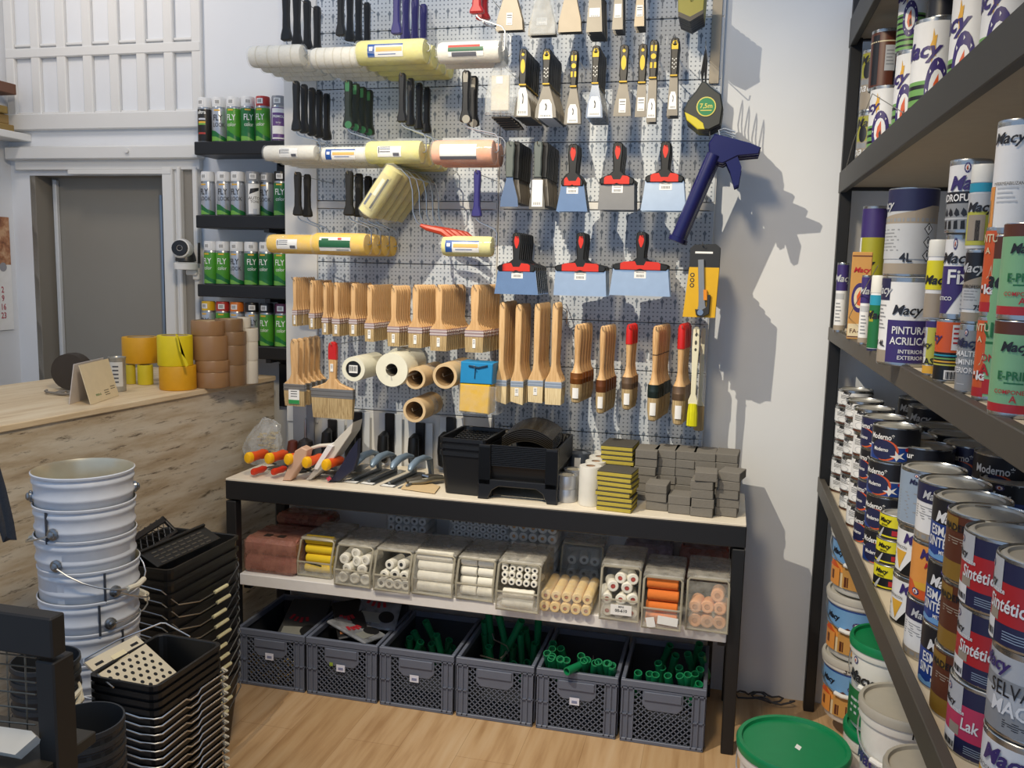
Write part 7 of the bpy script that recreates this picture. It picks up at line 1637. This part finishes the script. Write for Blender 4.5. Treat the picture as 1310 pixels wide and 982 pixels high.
column(1222, 615, 86, ['purplewhite', 'orangecan', 'purplewhite'], ['purple-topped barcode can above the orange one', 'orange and yellow can between two purple-topped cans', 'lowest purple-topped can under the orange one'], None, -34)
column(1245, 635, 93, ['esmalte']*3, 'black and blue can in the blue column', None, -48)
column(1268, 654, 100, ['browncan']*3, 'brown and gold can in the brown column', None, -55)
column(1298, 680, 112, ['sintetico', 'sintetico', 'lak'], ['red white-lettered can, topmost beside brown column', 'red white-lettered can, middle beside brown column', 'pink-red can at the bottom beside brown column'], None, -46)
column(1345, 712, 118, ['sintetico', 'selva', 'triangle'], ['red can at the right edge above the grey one', 'grey and black lettered can at the right edge', 'white triangle can at the bottom right corner'], None, -58)
column(1149, 655, 44, ['road']*3, 'small yellow and black can before the triangle cans', None, -50)
# back rows
lids = [(1158, 497, 46, 'darkplain'), (1176, 508, 50, 'darkplain'), (1192, 519, 54, 'darkplain'), (1186, 534, 58, 'moderno'), (1205, 543, 62, 'lasur'), (1222, 553, 66, 'darkplain'), (1246, 566, 70, 'moderno2'), (1290, 578, 76, 'moderno'), (1300, 612, 84, 'esmalte')]
for i, (px, py, wpx, kd) in enumerate(lids):
    column(px, py, wpx, [kd, 'darkplain', 'darkplain'], 'dark can, back row, ' + ['farthest from the camera', 'second farthest', 'third farthest', 'behind first dark column', 'behind the second dark column', 'behind the third dark column', 'behind the fourth dark column', 'behind the blue-grey can', 'behind the blue column'][i], None, -40, RX0+.30)
# ------------------------------------------------------------------ buckets under the rack
PLW = M('#e3e2de', .42)
def tub(label, px, py, wpx, X, h, lid=None, pic=None, zb=0.0, rz=-45, hand=True, zt=None, text=None):
    if zt is None: T_ = on_x(px, py, X)
    else: T_ = on_z(px, py, zt)
    R = wpx/2*mpp(T_); h = T_.z - zb if h is None else h; z0 = T_.z - h
    t = thing('paint_bucket', label, 'bucket', (T_.x, T_.y, max(zb, z0)), rad(rz)); h = T_.z - max(zb, z0); b_ = R*.86; Rr = lambda f: b_+(R*.955-b_)*f
    S_(MB().lathe([(b_*.96, 0), (b_, .005), (Rr(.84), h*.84), (R*.985, h*.845), (R*1.0, h*.86), (R*.99, h*.95), (R*1.0, h-.004), (R*.97, h)], 40, 0, None, True, (True, False)), 'body', PLW, t)
    lm = lid or M('#b9b6ae', .5)
    S_(MB().lathe([(R*1.02, h-.022), (R*1.03, h-.004), (R*1.0, h+.004), (R*.93, h+.003), (R*.91, h-.006), (R*.2, h-.005), (.001, h-.005)], 40, 0, None, True, (False, False)), 'lid', lm, t)
    if hand:
        pts = [(R*1.01*math.cos(-PI/2+a), R*1.01*math.sin(-PI/2+a)-.004*math.sin(a), h*.80-.075*math.sin((a+1.4)/2.8*PI)) for a in [-1.4+2.8*q/12 for q in range(13)]]
        bl = S_(MB().tube(pts, .0024, 6), 'bail', WIRE, t); S_(MB().tube(pts[5:8], .008, 8), 'grip', PLW, bl)
    b = MB(); tx = MB(); f = .5
    if pic == 'house':
        Rm = b_+(R*.955-b_)*.8+.001
        for z0_, z1_, c_ in ((.10, .34, 'cream'), (.34, .50, 'lorange'), (.50, .80, 'lblue')): wrap_patch(b, b_+(R*.955-b_)*z1_+.0012, -10, 120, h*z0_, h*z1_, ci[c_])
        for a, w1, q0, q1, c_ in ((-40, 30, .12, .40, 'lorange'), (0, 36, .12, .44, 'tan'), (-10, 8, .14, .3, 'brown'), (-44, 8, .2, .34, 'brown'), (34, 22, .14, .36, 'dgreen'), (10, 8, .2, .32, 'brown')): wrap_patch(b, Rm+.0008, a, w1, h*q0, h*q1, ci[c_])
        wrap_poly(b, Rm+.0012, [(-60, h*.40), (-24, h*.40), (-42, h*.50)], ci['orange']); wrap_poly(b, Rm+.0012, [(-22, h*.44), (22, h*.44), (0, h*.54)], ci['brown'])
        wrap_patch(b, Rm+.0010, -10, 120, h*.80, h*.82, ci['blue']); wrap_text(tx, 'Macy', h*.09, Rm+.002, -34, h*.66, ci['dark'], .3, .03); emblem(b, Rm+.0012, 16, h*.6, h*.055, 9)
    elif pic == 'macy':
        Rm = b_+(R*.955-b_)*.8+.001; wrap_text(tx, 'Macy', h*.13, Rm+.001, -26, h*.52, ci['purple'], .3, .03); wrap_patch(b, Rm, 40, 40, h*.1, h*.7, ci['lblue']); bars(b, Rm+.0004, -20, 50, h*.16, h*.36, 4, 'grey')
    elif pic == 'green':
        Rm = b_+(R*.955-b_)*.8+.001; wrap_text(tx, 'Macy', h*.12, Rm+.001, -20, h*.62, ci['dark'], .3, .03); wrap_patch(b, Rm, -10, 110, h*.08, h*.46, ci['dgreen']); bars(b, Rm+.0004, -14, 44, h*.16, h*.38, 3, 'lgrey'); emblem(b, Rm+.0004, -30, h*.78, h*.04, 6)
    if text: wrap_text(tx, text[0], h*text[3], R*1.0+.002, text[1], h*text[2], ci['dark'], .1, 0)
    if b.v: S_(b, 'label', CM, t)
    if tx.v: S_(tx, 'lettering', CM, t)
    return t, T_, R, h
def proj(p):
    v = Vector(p)-CAM; q = Vector((cr.dot(v), cu.dot(v), cf.dot(v))); return IW/2+FPX*q.x/q.z, IH/2-FPX*q.y/q.z
GL = M('#0d7a4a', .35)
t, T_, R, h = tub('large white bucket with green lid on the floor, nearest', 1015, 950, 138, None, .34, GL, 'macy', 0, -20, True, .345)
b = MB().prism(rect(.022, .022), -.0006, 0, 0, T(.02, -.01, h-.0042) @ RX(-90) @ RZ(20)); S_(b, 'sticker', PAPER, t)
X1 = RX0+.17
xyh = Vector((RX0+.165, -.185, .79)); px_, py_ = proj(xyh)
t, T_, R, h = tub('white house-picture bucket, topmost of three under the rack', px_, py_, .25/mpp(xyh), None, None, None, 'house', .555, -30, True, .79)
zz = T_.z; xy = (T_.x, T_.y)
def under(label, z1, pic, text=None):
    c = Vector((xy[0], xy[1], z1)); R_ = R
    v = c; 
    t, *_ = tub(label, *proj(v), 2*R_/mpp(v), None, None, None, pic, max(0, z1-.236), -30, True, z1, text); return t
under('white house-picture bucket, middle of three under the rack', zz-.240, 'house')
under('white bucket with handwritten digits, lowest of three', zz-.480, 'house', ('347', 10, .9, .10))
t, T_, R, h = tub('white bucket with green lid under the rack, upper one', 1142, 818, 100, RX0+.15, .27, GL, 'green', 0, -40)
z2 = T_.z-.275; 
if z2 > .1: tub('white bucket with green lid under the rack, lower one', *proj((T_.x, T_.y, z2)), 2*R/mpp((T_.x, T_.y, z2)), None, None, GL, 'green', 0, -40, True, z2)
t, T_, R, h = tub('white bucket with dull grey lid under the rack', 1160, 900, 112, RX0+.15, .30, M('#a9a59b', .5), 'macy', 0, -38, True, None, ('T', 36, .92, .10))
z3 = T_.z-.305
tub('white grey-lidded bucket at the bottom edge under rack', 1196, 985, 120, RX0+.16, None, M('#a9a59b', .5), 'macy', 0, -38)
